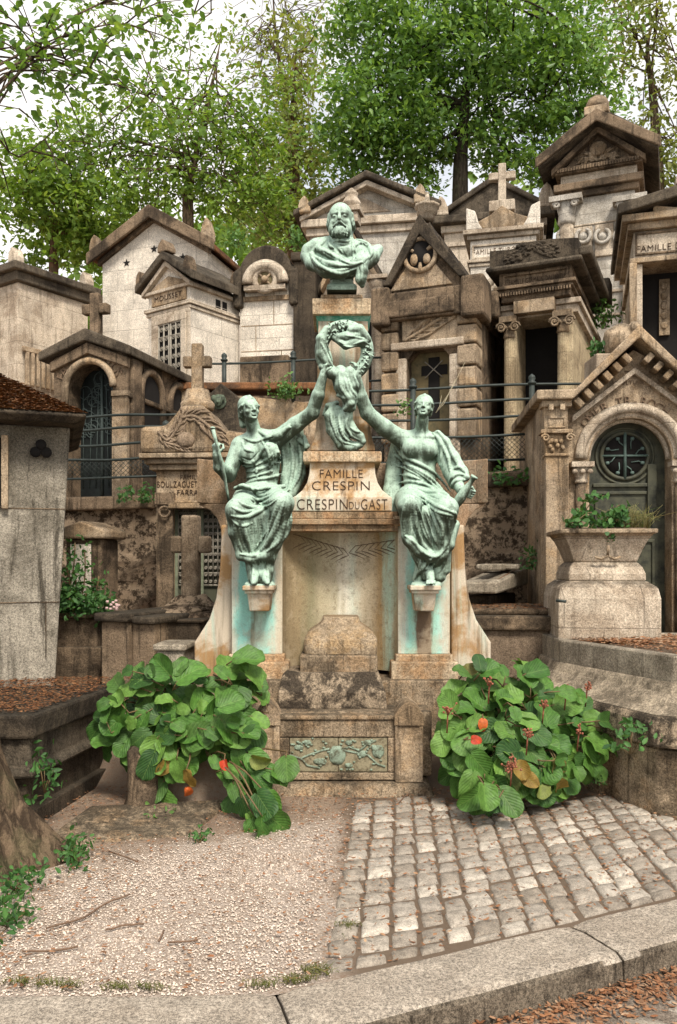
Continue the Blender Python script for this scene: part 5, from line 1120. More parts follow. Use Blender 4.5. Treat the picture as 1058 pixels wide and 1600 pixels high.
for px in (886, 985):
    m = MB(); xc = x_(px); zq = Z(f, 330, 0, px); m.lathe([(.16, 0), (.16, .1), (.14, .14), (.13, zq-.3)], (xc, -.06, 0), 14); cl_ = m.build('engaged_column', M['cream'], t)
    m = MB(); m.lathe([(.14, -.3), (.17, -.25), (.15, -.1), (.2, .1)], (xc, -.06, zq), 14); m.box(xc-.3, xc+.3, -.3, .1, zq+.101, zq+.2)
    for s in (-1, 1): m.tube([(xc+s*.17+.07*(1-q*.75)*math.cos(9*q)*s, -.25, zq+.04+.07*(1-q*.75)*math.sin(9*q)) for q in np.linspace(0, 1, 14)], .028, 6)
    m.build('capital', M['palegrey'], cl_)
# -- tomb at the right edge with black doorway
f = T(990, 1150, 11.6, 16, 2.6); t = f.root('tomb', 'tomb with dark pediment, FAMILLE lettering and black doorway at the right edge', 'tomb'); dv = 2.2
x_ = f.x; z1 = Z(f, 402, 0, 1000); zl = Z(f, 362, 0, 1000); dz = Z(f, 412, 0, 1000)
m = MB(); q0, q1 = x_(1004), f.w-.2; m.box(0, q0, 0, dv, 0, dz); m.box(q1, f.w, 0, dv, 0, dz); m.box(0, f.w, 0, dv, dz+.001, zl); m.build('wall', M['cream'], t, .01)
m = MB(); m.box(q0-.01, q1+.01, .5, dv-.1, 0, dz+.0); m.build('doorway', M['black'], t)
m = MB(); m.box(x_(1035), x_(1052), .45, .49, dz-.9, dz-.1)
for k in range(5): m.ball((x_(1043), .44, dz-.2-.14*k), .05, .02, .06)
m.build('door_ornament', M['tan'], t)
m = MB(); m.band(0, f.w, 0, dv, dz-.0, dz+.07, .05); m.band(0, f.w, 0, dv, zl+.001, zl+.1, .08); m.band(0, f.w, 0, dv, zl+.101, zl+.2, .16); m.box(-.06, .04, -.07, .0, 0, dz-.001); m.build('moulding', M['tan'], t, .01)
m = MB(); panelring(m, .02, f.w-.02, dz+.11, zl-.02, 0, .03, .025); m.build('name_panel_frame', M['brown'], t, .006)
words(f, t, 'FAMILLE DURAND', 1056, 383, 124, 10, 'letter')
m = MB(); za = Z(f, 312, 0, 1040); zb_ = zl+.2; m.prism([(-.0, zb_), (f.w, zb_), (f.w/2, za-.1)], -.04, dv); gable(m, 0, f.w, zb_-.02, za-.05, -.26, dv+.1, .14, .22); m.build('roof', M['dark'], t, .02)
m = MB(); gable(m, .25, f.w-.25, zb_+.02, za-.28, -.12, -.03, .08, .0); m.build('pediment_moulding', M['tan'], t, .01)
m = MB(); acro(m, f.w/2, -.25, za+.1, .34, .3); m.build('finial', M['cream'], t, .02)
# ---------------------------------------------------------------- retaining walls, railings
def rubble_mat():
    m, g = newmat('rubble masonry'); geo = g.n('NewGeometry'); P = (geo, 'Position')
    wn = g.noise(P, 3.0, 5, .7); mp = g.n('Mapping', {'Vector': P, 'Scale': (1.5, 1, 2.9)}); ad = g.mix(.16, mp, (wn, 1)); 
    v = g.n('TexVoronoi', {'Vector': ad, 'Scale': 1.5}, feature='DISTANCE_TO_EDGE'); v2 = g.n('TexVoronoi', {'Vector': ad, 'Scale': 1.5})
    n2 = g.noise(P, 10, 9, .8, .15); n3 = g.noise(P, 120, 3, .9)
    sv = g.n('SeparateColor', {0: (v2, 1)}); c = g.mix(g.ramp((sv, 0), .1, .9), (.30, .21, .14), (.46, .35, .24)); c = g.mix(g.ramp(n2, .46, .56), c, (.06, .042, .028)); c = g.mix(g.mul(g.ramp((v, 0), .05, .0), .7), c, (.11, .08, .055))
    c = g.mix(g.mul(g.ramp(n3, .5, .8), .5), c, (.44, .33, .24))
    h = g.mul(g.ramp((v, 0), .0, .09), n2, 'ADD'); finish(g, c, .95, h, 1.0, .06, .1); return m
M['rubble'] = rubble_mat()
def wall_strip(name, x0, x1, zf, dep, mat, label, cat='wall', y_of=wall_y, bump=.035, zb=.3):
    m = MB(); n = max(4, int((x1-x0)/.09)); k = 12
    b0 = Vector(((x0+x1)/2, y_of((x0+x1)/2), 0))
    def fn(u, v):
        x = x0+(x1-x0)*u; z = zb+(zf(x)-zb)*v
        return (x-b0.x, y_of(x)-b0.y+bump*(math.sin(9*x+5*z)*math.sin(7*z-3*x)+.6*random.uniform(-1, 1)), z)
    m.grid(fn, n, 26)
    m.add([(x0-b0.x, y_of(x0)+.02-b0.y, zb), (x1-b0.x, y_of(x1)+.02-b0.y, zb), (x1-b0.x, y_of(x1)+dep-b0.y, zb), (x0-b0.x, y_of(x0)+dep-b0.y, zb), (x0-b0.x, y_of(x0)+.02-b0.y, zf(x0)-.01), (x1-b0.x, y_of(x1)+.02-b0.y, zf(x1)-.01), (x1-b0.x, y_of(x1)+dep-b0.y, zf(x1)-.01), (x0-b0.x, y_of(x0)+dep-b0.y, zf(x0)-.01)],
          [(3, 2, 1, 0), (4, 5, 6, 7), (1, 2, 6, 5), (2, 3, 7, 6), (3, 0, 4, 7)])
    o = m.build(name, mat); o.location = b0; tag(o, label, cat); return o, b0
wl = lambda x: zz(792, 9.2)-.03+.02*(x+3)
wr_ = lambda x: zz(768, 9.2)+.05*(x-1)
w1, b1 = wall_strip('retaining_wall', -3.6, -1.5, wl, .5, M['rubble'], 'rough rubble retaining wall behind the left graves')
m = MB(); m.loft([[(x-b1.x, wall_y(x)-.1-b1.y, wl(x)), (x-b1.x, wall_y(x)+.5-b1.y, wl(x)), (x-b1.x, wall_y(x)+.5-b1.y, wl(x)+.17), (x-b1.x, wall_y(x)-.1-b1.y, wl(x)+.15)] for x in (-3.6, -2.8, -2.1, -1.6)]); m.build('coping', M['brown'], w1, .02)
w2, b2 = wall_strip('retaining_wall', -.9, 5.5, wr_, .5, M['rubble'], 'rough rubble retaining wall to the right of the monument')
m = MB(); m.loft([[(x-b2.x, wall_y(x)-.1-b2.y, wr_(x)), (x-b2.x, wall_y(x)+.5-b2.y, wr_(x)), (x-b2.x, wall_y(x)+.5-b2.y, wr_(x)+.20), (x-b2.x, wall_y(x)-.1-b2.y, wr_(x)+.17)] for x in (-.9, .4, 1.3, 2.1, 2.7, 4.0, 5.5)]); m.build('coping', M['brown'], w2, .03)
w3, b3 = wall_strip('terrace_wall', -2.3, .45, lambda x: 3.95-.1*(x+2), .4, M['tan'], 'low stained terrace wall below the rail, left of the bust', y_of=lambda x: 11.35, bump=.012, zb=2.0)
m = MB(); m.box(-1.38, 1.37, -.06, .4, 3.96, 4.06); m.build('coping', M['rust_tile'], w3, .02)
def railing(name, p0, p1, z0, z1, h, posts, bars, label, mesh_=False, mat='iron'):
    r = empty(name, p0[:2]+(0,)); tag(r, label, 'railing', None); d = Vector((p1[0]-p0[0], p1[1]-p0[1], 0)); 
    def Q(t, hh): return tuple(d*t+Vector((0, 0, z0+(z1-z0)*t+hh)))
    for t in posts:
        m = MB(); m.tube([Q(t, -.25), Q(t, h)], .032, 8); m.lathe([(.034, 0), (.05, .015), (.05, .03), (.03, .045), (.042, .075), (.035, .1), (.004, .125)], Q(t, h), 10); m.build('post', M[mat], r)
    for b in bars:
        m = MB(); m.tube([tuple(Vector(Q(t, b*h))+Vector((0, 0, .012*math.sin(7*t+3*b)))) for t in np.linspace(0, 1, 12)], .015, 6); m.build('rail', M[mat], r)
    if mesh_:
        m = MB(); L = d.length; n = int(L/.055); hb = bars[0]*h
        for i in range(-8, n):
            for s in (0, 1):
                a, b = (i/n, (i+hb/.055)/n); a2, b2 = max(a, 0), min(b, 1)
                if b2 <= a2: continue
                za, zb_ = hb*(a2-a)/(b-a), hb*(b2-a)/(b-a)
                m.tube([Q(a2, za if s == 0 else hb-za), Q(b2, zb_ if s == 0 else hb-zb_)], .0035, 3)
        m.build('wire_mesh', M[mat], r); m = MB(); m.tube([Q(0, 0), Q(1, 0)], .014, 6); m.build('rail', M[mat], r)
    return r
xr1 = (833-CX)*9.25/F
railing('railing', (-.1, 9.45), (2.75, 9.27), zz(722, 9.45)-.03, zz(714, 9.2), .83, (.0, .33, (xr1+.1)/2.85), (.34, .58, .80, 1.0), 'dark green iron railing with wire mesh, on the wall right of the monument', True)
railing('railing', (-3.3, 9.4), (-1.75, 9.32), zz(750, 9.4), zz(742, 9.3), .5, (.0, .88), (.42, .75, 1.1, 1.38), 'dark iron railing with wire mesh on the left retaining wall', True)
railing('railing', (-2.1, 11.4), (1.05, 11.35), zz(606, 11.4), zz(596, 11.4), .34, (.17, .47, .755), (.06, .95), 'thin rusty rail with round topped posts behind the stele')

# ---------------------------------------------------------------- Romanesque tomb on the left
f = T(84, 199, 10.2, 15, 2.35); t = f.root('tomb', 'brown romanesque tomb with large glazed arch and two arched windows along its side', 'tomb'); dv = f.depth(f.w, 308)
x_ = f.x; xm = x_(140); ze = Z(f, 556); za = Z(f, 532, 0, 150); zs = Z(f, 606); r0 = (x_(176)-x_(105))/2
m = MB(); m.prism([(0, 0), (xm-r0, 0), (xm-r0, zs)]+[(x, z) for x, z in arc(xm, zs, r0, 180, 0, 20)]+[(xm+r0, 0), (f.w, 0), (f.w, ze), (xm, za), (0, ze)], 0, .4); m.box(0, f.w, .9, dv, 0, ze-.001); m.box(0, .1, .401, .899, 0, ze-.01)
sw = [(.18+.0*dv, .30), (dv*.56, .30)]
wz0, wz1 = Z(f, 700), Z(f, 606)
m.build('wall', M['brown'], t, .012)
ow = MB(); ow.prismx([(.401, 0), (.899, 0), (.899, ze-.002), (.401, ze-.002)], f.w-.1, f.w-.001); ow.build('side_wall', M['darkside'], t)  # the side wall's shade is carried by its darker stone colour
m = MB(); m.box(xm-r0, xm+r0, .3, .33, 0, zs+r0*.9); gl = m.build('arched_window', plain('dark stained glass', (.008, .010, .010), .7, 1, 9, spec=.2, col2=(.016, .022, .02)), t)
m = MB()
for k in range(7):
    a = xm-r0+2*r0*(k+.5)/7; m.tube([(a, .29, .2), (a+.04*math.sin(k), .29, zs+.2*r0)], .008, 4)
for k in range(40):
    cx_, cz_ = xm+random.uniform(-.9, .9)*r0, random.uniform(.9, zs+.6*r0); q = random.uniform(.04, .1); m.tube([(cx_+q*math.cos(a), .288, cz_+q*math.sin(a)) for a in np.linspace(0, 5, 9)], .006, 4)
m.tube([(xm, .285, .1), (xm, .285, zs+r0)], .02, 5); m.build('leading', plain('grey green lead', (.06, .08, .075), .6), gl)
m = MB(); m.tube([(x, -.01, z) for x, z in [(xm-r0*1.06, Z(f, 640))]+arc(xm, zs, r0*1.06, 180, 0, 20)+[(xm+r0*1.06, zs)]], .045, 8); m.box(x_(176)+.01, f.w+.03, -.05, .02, Z(f, 622), Z(f, 614)); m.box(x_(177), f.w+.015, -.03, .02, 0, Z(f, 622.5)); m.build('arch_moulding', M['tan'], t)
for i, ch in enumerate('FAMILLE GALLUS'):
    if ch == ' ': continue
    a = 158-136*i/13; rr_ = r0*1.32; text('inscription', ch, (xm+rr_*math.cos(R(a)), -.006, zs+rr_*math.sin(R(a))), .17, M['palelet'], t, .008, rot=(90, -(a-90), 0))
m = MB(); 
th = .13; m.prism([(-.14, ze-.05), (xm, za-.02), (f.w+.10, ze-.05), (f.w+.10, ze+.06), (xm, za+th), (-.14, ze+.06)], -.12, dv+.1); m.build('roof', M['dark'], t, .02)
m = MB(); m.prism([(-.02, ze-.18), (xm, za-.16), (f.w+.03, ze-.18), (f.w+.03, ze-.06), (xm, za-.03), (-.02, ze-.06)], -.06, .02); m.build('gable_moulding', M['brown'], t, .01)
m = MB(); crossm(m, xm+.06, .05, za+.08, .5, .34, .12, .62); m.build('cross', M['brown'], t, .015)
for k, vv in enumerate((dv*.30, dv*.70)):
    m = MB(); rw = dv*.115; m.prismx([(vv-rw, wz0-.3)]+[(a, b) for a, b in arc(vv, wz1, rw, 180, 0, 12)]+[(vv+rw, wz0-.3)], f.w-.002, f.w+.006); o = m.build('side_window', M['black'], t)
    m = MB(); m.tube([(f.w+.01, a, b) for a, b in [(vv-rw*1.25, wz0)]+arc(vv, wz1, rw*1.25, 180, 0, 12)+[(vv+rw*1.25, wz0)]], .05, 8); m.build('frame', M['brown'], o)
m = MB(); m.box(f.w-.0, f.w+.06, .05, dv*.13, 0, ze-.05); m.box(f.w, f.w+.05, .0, dv, Z(f, 625), Z(f, 617)); m.build('side_pier', M['brown'], t, .015)

# ---------------------------------------------------------------- tomb with palm pediment (left, behind the monument)
f = T(244, 372, 8.0, 4, 0.5); t = f.root('tomb', 'tan tomb with palm leaf pediment, stone cross on top and FAMILLE lettering over iron door', 'tomb'); dv = 1.1
x_ = f.x
m = MB(); dA, dB = x_(268), x_(348); zt = Z(f, 792)
m.prism([(0, 0), (dA, 0), (dA, zt), (dB, zt), (dB, 0), (f.w, 0), (f.w, Z(f, 735)), (0, Z(f, 735))], 0, .3); m.box(.0, f.w, .301, dv, 0, Z(f, 736)); m.build('wall', M['tan'], t, .012)
m = MB(); m.box(dA, dB, .16, .2, 0, zt); dr = m.build('door', M['doorgreen'], t)
m = MB(); grille(m, dA+.03, (dA+dB)/2-.03, Z(f, 915), zt-.02, .14, 4, True, .008); grille(m, (dA+dB)/2+.03, dB-.03, Z(f, 915), zt-.02, .14, 4, True, .008); m.build('grille', M['rustiron'], dr)
m = MB(); 
for q in (dA+.015, (dA+dB)/2-.015, (dA+dB)/2+.02, dB-.015): m.box(q-.014, q+.014, .12, .15, .02, zt)
m.build('door_rail', plain('pale green painted iron', (.20, .22, .15), .6, .5, 12), dr)
m = MB(); m.box(-.05, f.w+.05, -.06, dv, Z(f, 735)+.001, Z(f, 726)); m.box(-.09, f.w+.09, -.10, dv, Z(f, 725.9), Z(f, 718)); m.box(-.13, f.w+.13, -.14, dv, Z(f, 717.9), Z(f, 710)); m.box(.14, f.w-.14, -.09, .02, zt-.02, zt+.03); m.box(.18, f.w-.18, -.05, .02, zt+.0305, zt+.06); m.build('cornice', M['tan'], t, .01)
zp = Z(f, 709.8)
m = MB(); xm = x_(305); m.prism([(-.13, zp), (f.w+.13, zp), (f.w+.13, zp+.18), (f.w*.85, zp+.22), (xm+.1, zp+.46), (xm-.1, zp+.46), (.12, zp+.26), (-.13, zp+.26)], -.12, .5); m.build('pediment', M['tan'], t, .05)
m = MB(); palm(m, [(x_(253), zp+.2), (x_(268), zp+.12), (x_(285), zp+.26), (x_(292), zp+.4)], .15, .014, -.128, 8); palm(m, [(x_(288), zp+.33), (x_(310), zp+.34), (x_(335), zp+.22), (x_(350), zp+.1)], .2, .016, -.128, 9); palm(m, [(x_(262), zp+.1), (x_(285), zp+.06), (x_(300), zp+.03)], .1, .013, -.126, 5)
m.ball((x_(295), -.12, zp+.12), .09, .04, .08); m.build('palm_relief', stone('carved palm stone', (.36, .27, .19), (.2, .14, .09), .5, .3, .4), t)
m = MB(); m.lathe([(.16, 0), (.17, .06), (.13, .10), (.11, .2)], (xm, .1, zp+.44), 14); crossm(m, xm, .1, zp+.62, .46, .27, .105, .62); m.build('cross', M['tan'], t, .012)
words(f, t, 'FAMILLE', 299, 746, 34, 7, 'letter', -.003); words(f, t, 'BOULZAGUET', 277, 757, 63, 10, 'letter', -.003); words(f, t, 'et FARRAN', 291, 770, 54, 9, 'letter', -.003)
m = MB(); m.box(.02, .17, -.03, .02, 0, Z(f, 790)); m.box(.0, .19, -.06, .02, Z(f, 789), Z(f, 770)); m.tube([(.1+.05*math.cos(a), -.065, Z(f, 800)+.05*math.sin(a)) for a in np.linspace(0, 6.28, 13)[:-1]], .014, 6, True); m.build('pilaster', M['brown'], t, .012)
# gabled slab with a face medallion further back
f = T(318, 372, 10.4, 5, 2.9); t = f.root('headstone', 'dark gabled headstone with a green face medallion, behind the left statue', 'headstone')
m = MB(); m.prism([(-.1, 0), (f.w+.15, 0), (f.w+.15, Z(f, 635)), (f.w/2, Z(f, 598)), (-.1, Z(f, 635))], 0, .2); m.build('slab', M['slate'], t, .02)
S = Sculpt((-.2, -.2, -.22), (.2, .1, .22), .011); S.ell((0, 0.03, 0), (.12, .03, .12), .01); S.ell((0, -.05, .0), (.065, .06, .085), .02); S.cap((0, -.10, .02), (0, -.12, -.02), .014, .02, .01)
for q in (-1, 1): S.ell((q*.03, -.115, .015), (.018, .02, .012), .008, True); S.ell((q*.07, -.05, .05), (.04, .03, .05), .01)
S.cap((-.025, -.11, -.045), (.025, -.11, -.045), .008, .008, .006, True)
V, Q = S.mesh(); V = V*np.array((.8, .5, .8))+np.array((f.w/2-.02, -.03, Z(f, 628))); npmesh('face_medallion', V, Q, plain('dark green bronze', (.10, .13, .085), .7, 1, 30, col2=(.03, .035, .025)), t, True)
# cross grave in front of it
f = T(255, 320, 7.0, 3, .25); t = f.root('grave_cross', 'stone grave cross on a rough rock mound and box, in front of the iron door', 'grave'); xm = f.x(286)
m = MB(); crossm(m, xm, .3, Z(f, 942), Z(f, 802)-Z(f, 942), .34, .15, .66); m.build('cross', stone('lichen spotted cross', (.30, .23, .16), (.10, .07, .045), .8, .5, .5, sc=2), t, .02)
m = MB(); rings = []
for k, (s, zp_) in enumerate(((.36, 972), (.34, 962), (.26, 950), (.18, 940), (.13, 932))):
    rings.append([(xm+s*math.cos(a)*random.uniform(.85, 1.1), .3+s*.8*math.sin(a)*random.uniform(.85, 1.1), Z(f, zp_)+random.uniform(-.02, .02)) for a in np.linspace(0, 2*math.pi, 13)[:-1]])
m.loft(rings); m.build('rock_mound', M['rubble'], t, .02)
m = MB(); m.box(f.x(238), f.x(318), -.1, .8, 0, Z(f, 972)); m.box(f.x(232), f.x(324), -.13, .83, Z(f, 972)+.001, Z(f, 966)); m.build('box', M['brown'], t, .02)
m = MB(); m.box(f.x(272), f.x(312), -.55, -.2, 0, Z(f, 1006)); m.box(f.x(268), f.x(316), -.58, -.18, Z(f, 1006)+.001, Z(f, 996)); m.build('footstone', M['grey'], t, .015)
# small stele
f = T(103, 158, 7.9, 12, .45); t = f.root('headstone', 'small pale headstone with rounded stone cap, behind the shrub at left', 'headstone')
m = MB(); m.box(0, f.w, 0, .35, 0, Z(f, 842)); m.build('slab', M['brown'], t, .015)
m = MB(); m.box(.05, f.w-.1, -.012, .001, .2, Z(f, 850)); m.build('pale_face', M['white'], t, .004)
m = MB(); m.prism([(-.06, Z(f, 842)+.001), (f.w+.06, Z(f, 842)+.001), (f.w+.06, Z(f, 828)), (f.w*.8, Z(f, 820)), (f.w/2, Z(f, 814)), (f.w*.2, Z(f, 820)), (-.06, Z(f, 828))], -.06, .41); m.build('cap', M['tan'], t, .02)
# planter box and side box graves
f = T(80, 160, 7.15, 6, .3); t = f.root('planter', 'low stone planter box holding a leafy shrub, left', 'planter')
m = MB(); m.box(0, f.w-.05, 0, .5, 0, Z(f, 966)); m.box(-.05, f.w+.02, -.05, .55, Z(f, 966)+.001, Z(f, 956)); m.box(-.04, f.w+.0, -.04, .52, 0, Z(f, 1010)); m.build('box', M['brown'], t, .015)
m = MB(); m.box(.02, f.w-.08, .03, .47, Z(f, 957), Z(f, 955)+.01); m.build('soil', M['earth'], t)
planter_l = f
f = T(158, 236, 6.7, 20, .2); t = f.root('box_tomb', 'low dark stone box grave between the planter and the stone cross', 'grave')
m = MB(); m.box(0, f.w*.55, 0, 1.1, 0, Z(f, 972)); m.box(f.w*.55, f.w, .05, 1.1, 0, Z(f, 975)); m.build('box', M['brown'], t, .015)
m = MB(); m.box(-.04, f.w*.6, -.05, 1.15, Z(f, 972)+.001, Z(f, 958)); m.box(f.w*.6+.001, f.w+.03, .0, 1.15, Z(f, 975)+.001, Z(f, 963)); m.build('slab', M['slate'], t, .02)

# ---------------------------------------------------------------- near left tomb with leaf strewn hipped roof
f = T(-170, 92, 6.15, -19, 0); t = f.root('tomb', 'nearest grey tomb with leaf strewn hipped roof at the left edge', 'tomb'); x_ = f.x
ztop = Z(f, 664, 0, 60); xR = f.x(110); xB = f.x(78)
m = MB(); m.loft([[(x_(-170), -.06, 0), (xB, -.06, 0), (xB, 1.5, 0), (x_(-170), 1.5, 0)], [(x_(-170), .06, ztop), (xR, .06, ztop), (xR, 1.4, ztop), (x_(-170), 1.4, ztop)]]); wl_ = m.build('wall', M['gwall'], t, .012)
zA = Z(f, 641, 0, 110); zB = Z(f, 617, 0, 0)
m = MB(); xe = f.x(133); xl = x_(-170); zr = zA+.95
m.loft([[(xl, -.20, ztop-.0), (xe-.08, -.20, ztop-.0), (xe-.08, 1.6, ztop-.0), (xl, 1.6, ztop-.0)], [(xl, -.26, ztop+.04), (xe, -.26, ztop+.04), (xe, 1.66, ztop+.04), (xl, 1.66, ztop+.04)], [(xl, -.26, ztop+.06), (xe, -.26, ztop+.06), (xe, 1.66, ztop+.06), (xl, 1.66, ztop+.06)], [(xl, .62, ztop+.62), (xe-.95, .62, ztop+.62), (xe-.95, .75, ztop+.62), (xl, .75, ztop+.62)]])
rf = m.build('roof', M['slate'], t, .012)
rl_ = []
def lf_roof():
    while True:
        u = random.random(); x = xl+(xe-xl)*(1-random.random()**1.5*.55); v = random.random()
        y = -.26+.88*v; z = ztop+.065+.56*v
        if x < xe-.95*v: return (x, y, z)
o = litter('roof_leaves', 3600, lf_roof, .010, .026, M['litterdark'], None, .4, None); o.parent = t; o.pop('kind', None)
for k in ('label', 'category'): o.pop(k, None)
o['kind'] = 'stuff'
m = MB()
zc = Z(f, 706, 0, 60); yv = .045
for dx, dz in ((-.04, 0), (.04, 0), (0, .06)): m.lathe([(.001, 0), (.042, 0), (.042, .012), (.001, .012)], (f.x(64)+dx, yv-.02, zc+dz), 12, 'y')
m.build('clover_vent', M['black'], t)
m = MB(); m.box(x_(-60), x_(2), -.012, .1, Z(f, 790, 0, 0), Z(f, 684, 0, 0)); wn = m.build('window', M['black'], t)
m = MB(); m.box(x_(2)+.001, x_(13), -.03, .1, Z(f, 795, 0, 0), Z(f, 680, 0, 0)); m.build('frame', M['tan'], wn, .006)
m = MB()
for py in (794, 941): zq = Z(f, py, 0, 50); m.box(xl, xB+(xR-xB)*zq/ztop-.004, -.062+.12*zq/ztop-.003, .3, zq-.004, zq+.003)
m.box(x_(72)-.004, x_(72)+.003, -.04, .2, Z(f, 941), Z(f, 1030)); m.build('joint', M['brown'], t)
# low slab grave in front of it, with leaf mould on top
f = T(14, 228, 5.42, -32, 0); t = f.root('slab_grave', 'low dark slab grave covered with brown leaf mould, left of the leafy plant', 'grave')
gw = 1.02; gdep = 1.35
# outline in plan: long side faces right and front
def quad(z, e): return [(-3.0-e, 4.95-e, z), (-1.87+e, 5.03-e, z), (-1.68+e, 6.34, z), (-2.9-e, 6.0, z)]
o0 = Vector(t.location); rzm = Matrix.Rotation(f.a, 4, 'Z')
def loc_(pts): return [tuple(rzm @ (Vector(p)-o0)) for p in pts]
m = MB(); m.loft([loc_(quad(-.05, .02)), loc_(quad(.10, .02)), loc_(quad(.10, -.03)), loc_(quad(.30, -.03))]); m.build('base', M['darkside'], t, .02)  # shadow gap beneath the slab, painted by the dark stone colour
m = MB(); m.loft([loc_(quad(.301, .03)), loc_(quad(.34, .035)), loc_(quad(.36, .0)), loc_(quad(.54, .0))]); m.build('course', M['dark'], t, .02)
m = MB(); m.loft([loc_(quad(.541, .04)), loc_(quad(.69, .05))]); m.build('slab', M['slate'], t, .02)
def lf_slab():
    while True:
        x = random.uniform(-2.7, -1.6); y = random.uniform(5.0, 6.5)
        if x < -1.84+(y-5.03)*.15: return tuple(rzm @ (Vector((x, y, .692+random.random()*.02))-o0))
o = litter('leaf_mould', 3400, lf_slab, .009, .022, M['litterdark'], None, .4); o.parent = t
for k in ('label', 'category'): o.pop(k, None)
# earth bank slab in the foreground below it
m = MB(); m.loft([[(-1.72, 4.66, -.02), (-.86, 4.86, -.02), (-.72, 5.5, -.02), (-1.6, 5.3, -.02)], [(-1.70, 4.70, .02), (-.88, 4.88, .02), (-.74, 5.48, .05), (-1.58, 5.3, .06)]]); b0 = Vector((-1.2, 5, 0)); m.v = [tuple(Vector(v)-b0) for v in m.v]
o = m.build('stone_slab', M['plinth'], None, .02); o.location = b0; tag(o, 'flat broken stone slab lying on the ground between tree trunk and left leafy plant', 'slab')
m = MB(); m.loft([[(r_*math.cos(a)*(1+.12*math.sin(3*a+z*9)), r_*math.sin(a), z+.03*math.sin(2*a)*(z > .2)) for a in np.linspace(0, 6.283, 15)[:-1]] for r_, z in ((.14, -.02), (.115, .1), (.10, .25), (.10, .36), (.06, .42))], True); o = m.build('stone_stump', M['brown'], None, .015); o.location = (-1.27, 5.42, 0); tag(o, 'short stone post stump under the left leafy plant', 'post')
m = MB(); x0_, x1_ = hw(205, 392, 5.62); m.loft([[(x0_, 5.5, -.02), (x1_, 5.5, -.02), (x1_, 6.2, -.02), (x0_, 6.2, -.02)], [(x0_+.04, 5.6, .28), (x1_, 5.6, .28), (x1_, 6.2, .36), (x0_+.04, 6.2, .36)]]); b0 = Vector((x0_+.4, 5.8, 0)); m.v = [tuple(Vector(v)-b0) for v in m.v]
o = m.build('planting_bed', M['earth'], None, .03); o.location = b0; tag(o, kind='structure')

# ---------------------------------------------------------------- right: grave slabs below the wall
f = T(735, 812, 7.9, 26, .5); t = f.root('slab_grave', 'stack of tilted cross marked grave slabs against the rubble wall, right of the monument', 'grave')
m = MB(); a = f.x(722); b = f.x(777); z0, z1 = Z(f, 928, 0, 770), Z(f, 909, 0, 770)
m.loft([[(a, 0, z0), (b, 0, z0), (b, 1.25, z0+.06), (a, 1.25, z0+.06)], [(a, 0, z1), (b, 0, z1), (b, 1.25, z1+.14), (a, 1.25, z1+.14)]]); m.build('slab', M['grey'], t, .02)
m = MB(); m.loft([[(a+.3, .1, z1+.005), (b-.05, .1, z1+.005), (b-.05, 1.15, z1+.14), (a+.3, 1.15, z1+.14)], [(a+.3, .1, z1+.01), (b-.05, .1, z1+.01), (b-.05, 1.15, z1+.145), (a+.3, 1.15, z1+.145)]]); m.build('moss', M['rust_tile'], t)
m = MB(); m.box(a+.14, a+.26, .12, 1.2, z1+.1, z1+.17); m.box(a-.05, b+.05, .62, .76, z1+.11, z1+.165); m.build('raised_cross', M['grey'], t, .015)
m = MB(); m.box(a-.05, b-.1, .12, 1.1, 0, z0-.02); m.build('base', M['darkside'], t, .02)
f = T(733, 862, 7.2, 8, .3); t = f.root('box_tomb', 'plain stone box grave with leaf litter on its dark lid, behind the right leafy plant', 'grave')
m = MB(); m.box(-.5, f.w-.02, 0, 1.0, 0, Z(f, 985)); m.build('box', stone('brown plain box stone', (.27, .2, .14), (.13, .095, .065), .6, .4, .4), t, .015)
m = MB(); m.box(-.55, f.w+.03, -.05, 1.05, Z(f, 985)+.001, Z(f, 962)); m.box(-.4, f.w-.0, .1, 1.05, Z(f, 962)+.001, Z(f, 952)); m.build('lid', M['brown'], t, .02)
zt = Z(f, 952)
o = litter('leaf_mould', 900, lambda: (random.uniform(-.4, f.w), random.uniform(-.04, .9), zt+.0 if random.random() > .3 else zt), .008, .02, M['litterdark'], None, .4); o.parent = t; [o.pop(k, None) for k in ('label', 'category')]

# ---------------------------------------------------------------- right: gothic gabled tomb
f = T(846, 1130, 8.0, 5, .4); t = f.root('tomb', 'carved tomb with steep dentilled gable and round cross window', 'tomb'); x_ = f.x; dv = 1.8
xm = x_(985); zs = Z(f, 716); rA = x_(1066)-xm; zap = Z(f, 520, 0, 990); zsh = Z(f, 630, 0, 870); xm2 = x_(990)
rD = rA*.80
out = [(0.0, 0), (xm-rD, 0), (xm-rD, zs)]+arc(xm, zs, rD, 180, 0, 22)+[(xm+rD, 0), (2*xm2, 0), (2*xm2, zsh), (xm2, zap-.16), (x_(886), zsh+.02), (0, zsh)]
m = MB(); m.prism(out, 0, .4); m.box(.02, 2*xm2-.02, .401, dv, 0, zsh); m.build('wall', M['tan'], t, .01)
m = MB(); 
for k, (q, w, yy) in enumerate(((1.0, .05, -.03), (.9, .045, .03), (.82, .04, .1))): m.tube([(x, yy, z) for x, z in arc(xm, zs, rA*q, 180, 0, 26)], w, 8)
m.build('arch_moulding', M['cream'], t)
m = MB(); m.box(xm-rD, xm+rD, .22, .26, 0, zs+rD*.98); dr = m.build('door', M['doorgreen'], t)
zc = Z(f, 708); rw = x_(1023)-xm
m = MB(); m.lathe([(.001, 0), (rw, 0), (rw, .008), (.001, .008)], (xm, .215, zc), 28, 'y'); wn = m.build('round_window', M['black'], dr)
m = MB(); m.tube([(x, .21, z) for x, z in arc(xm, zc, rw, 0, 360, 30)[:-1]], .022, 8, True); m.tube([(x, .215, z) for x, z in arc(xm, zc, rw*1.22, 0, 360, 30)[:-1]], .014, 6, True); m.build('frame', M['doorgreen'], wn)
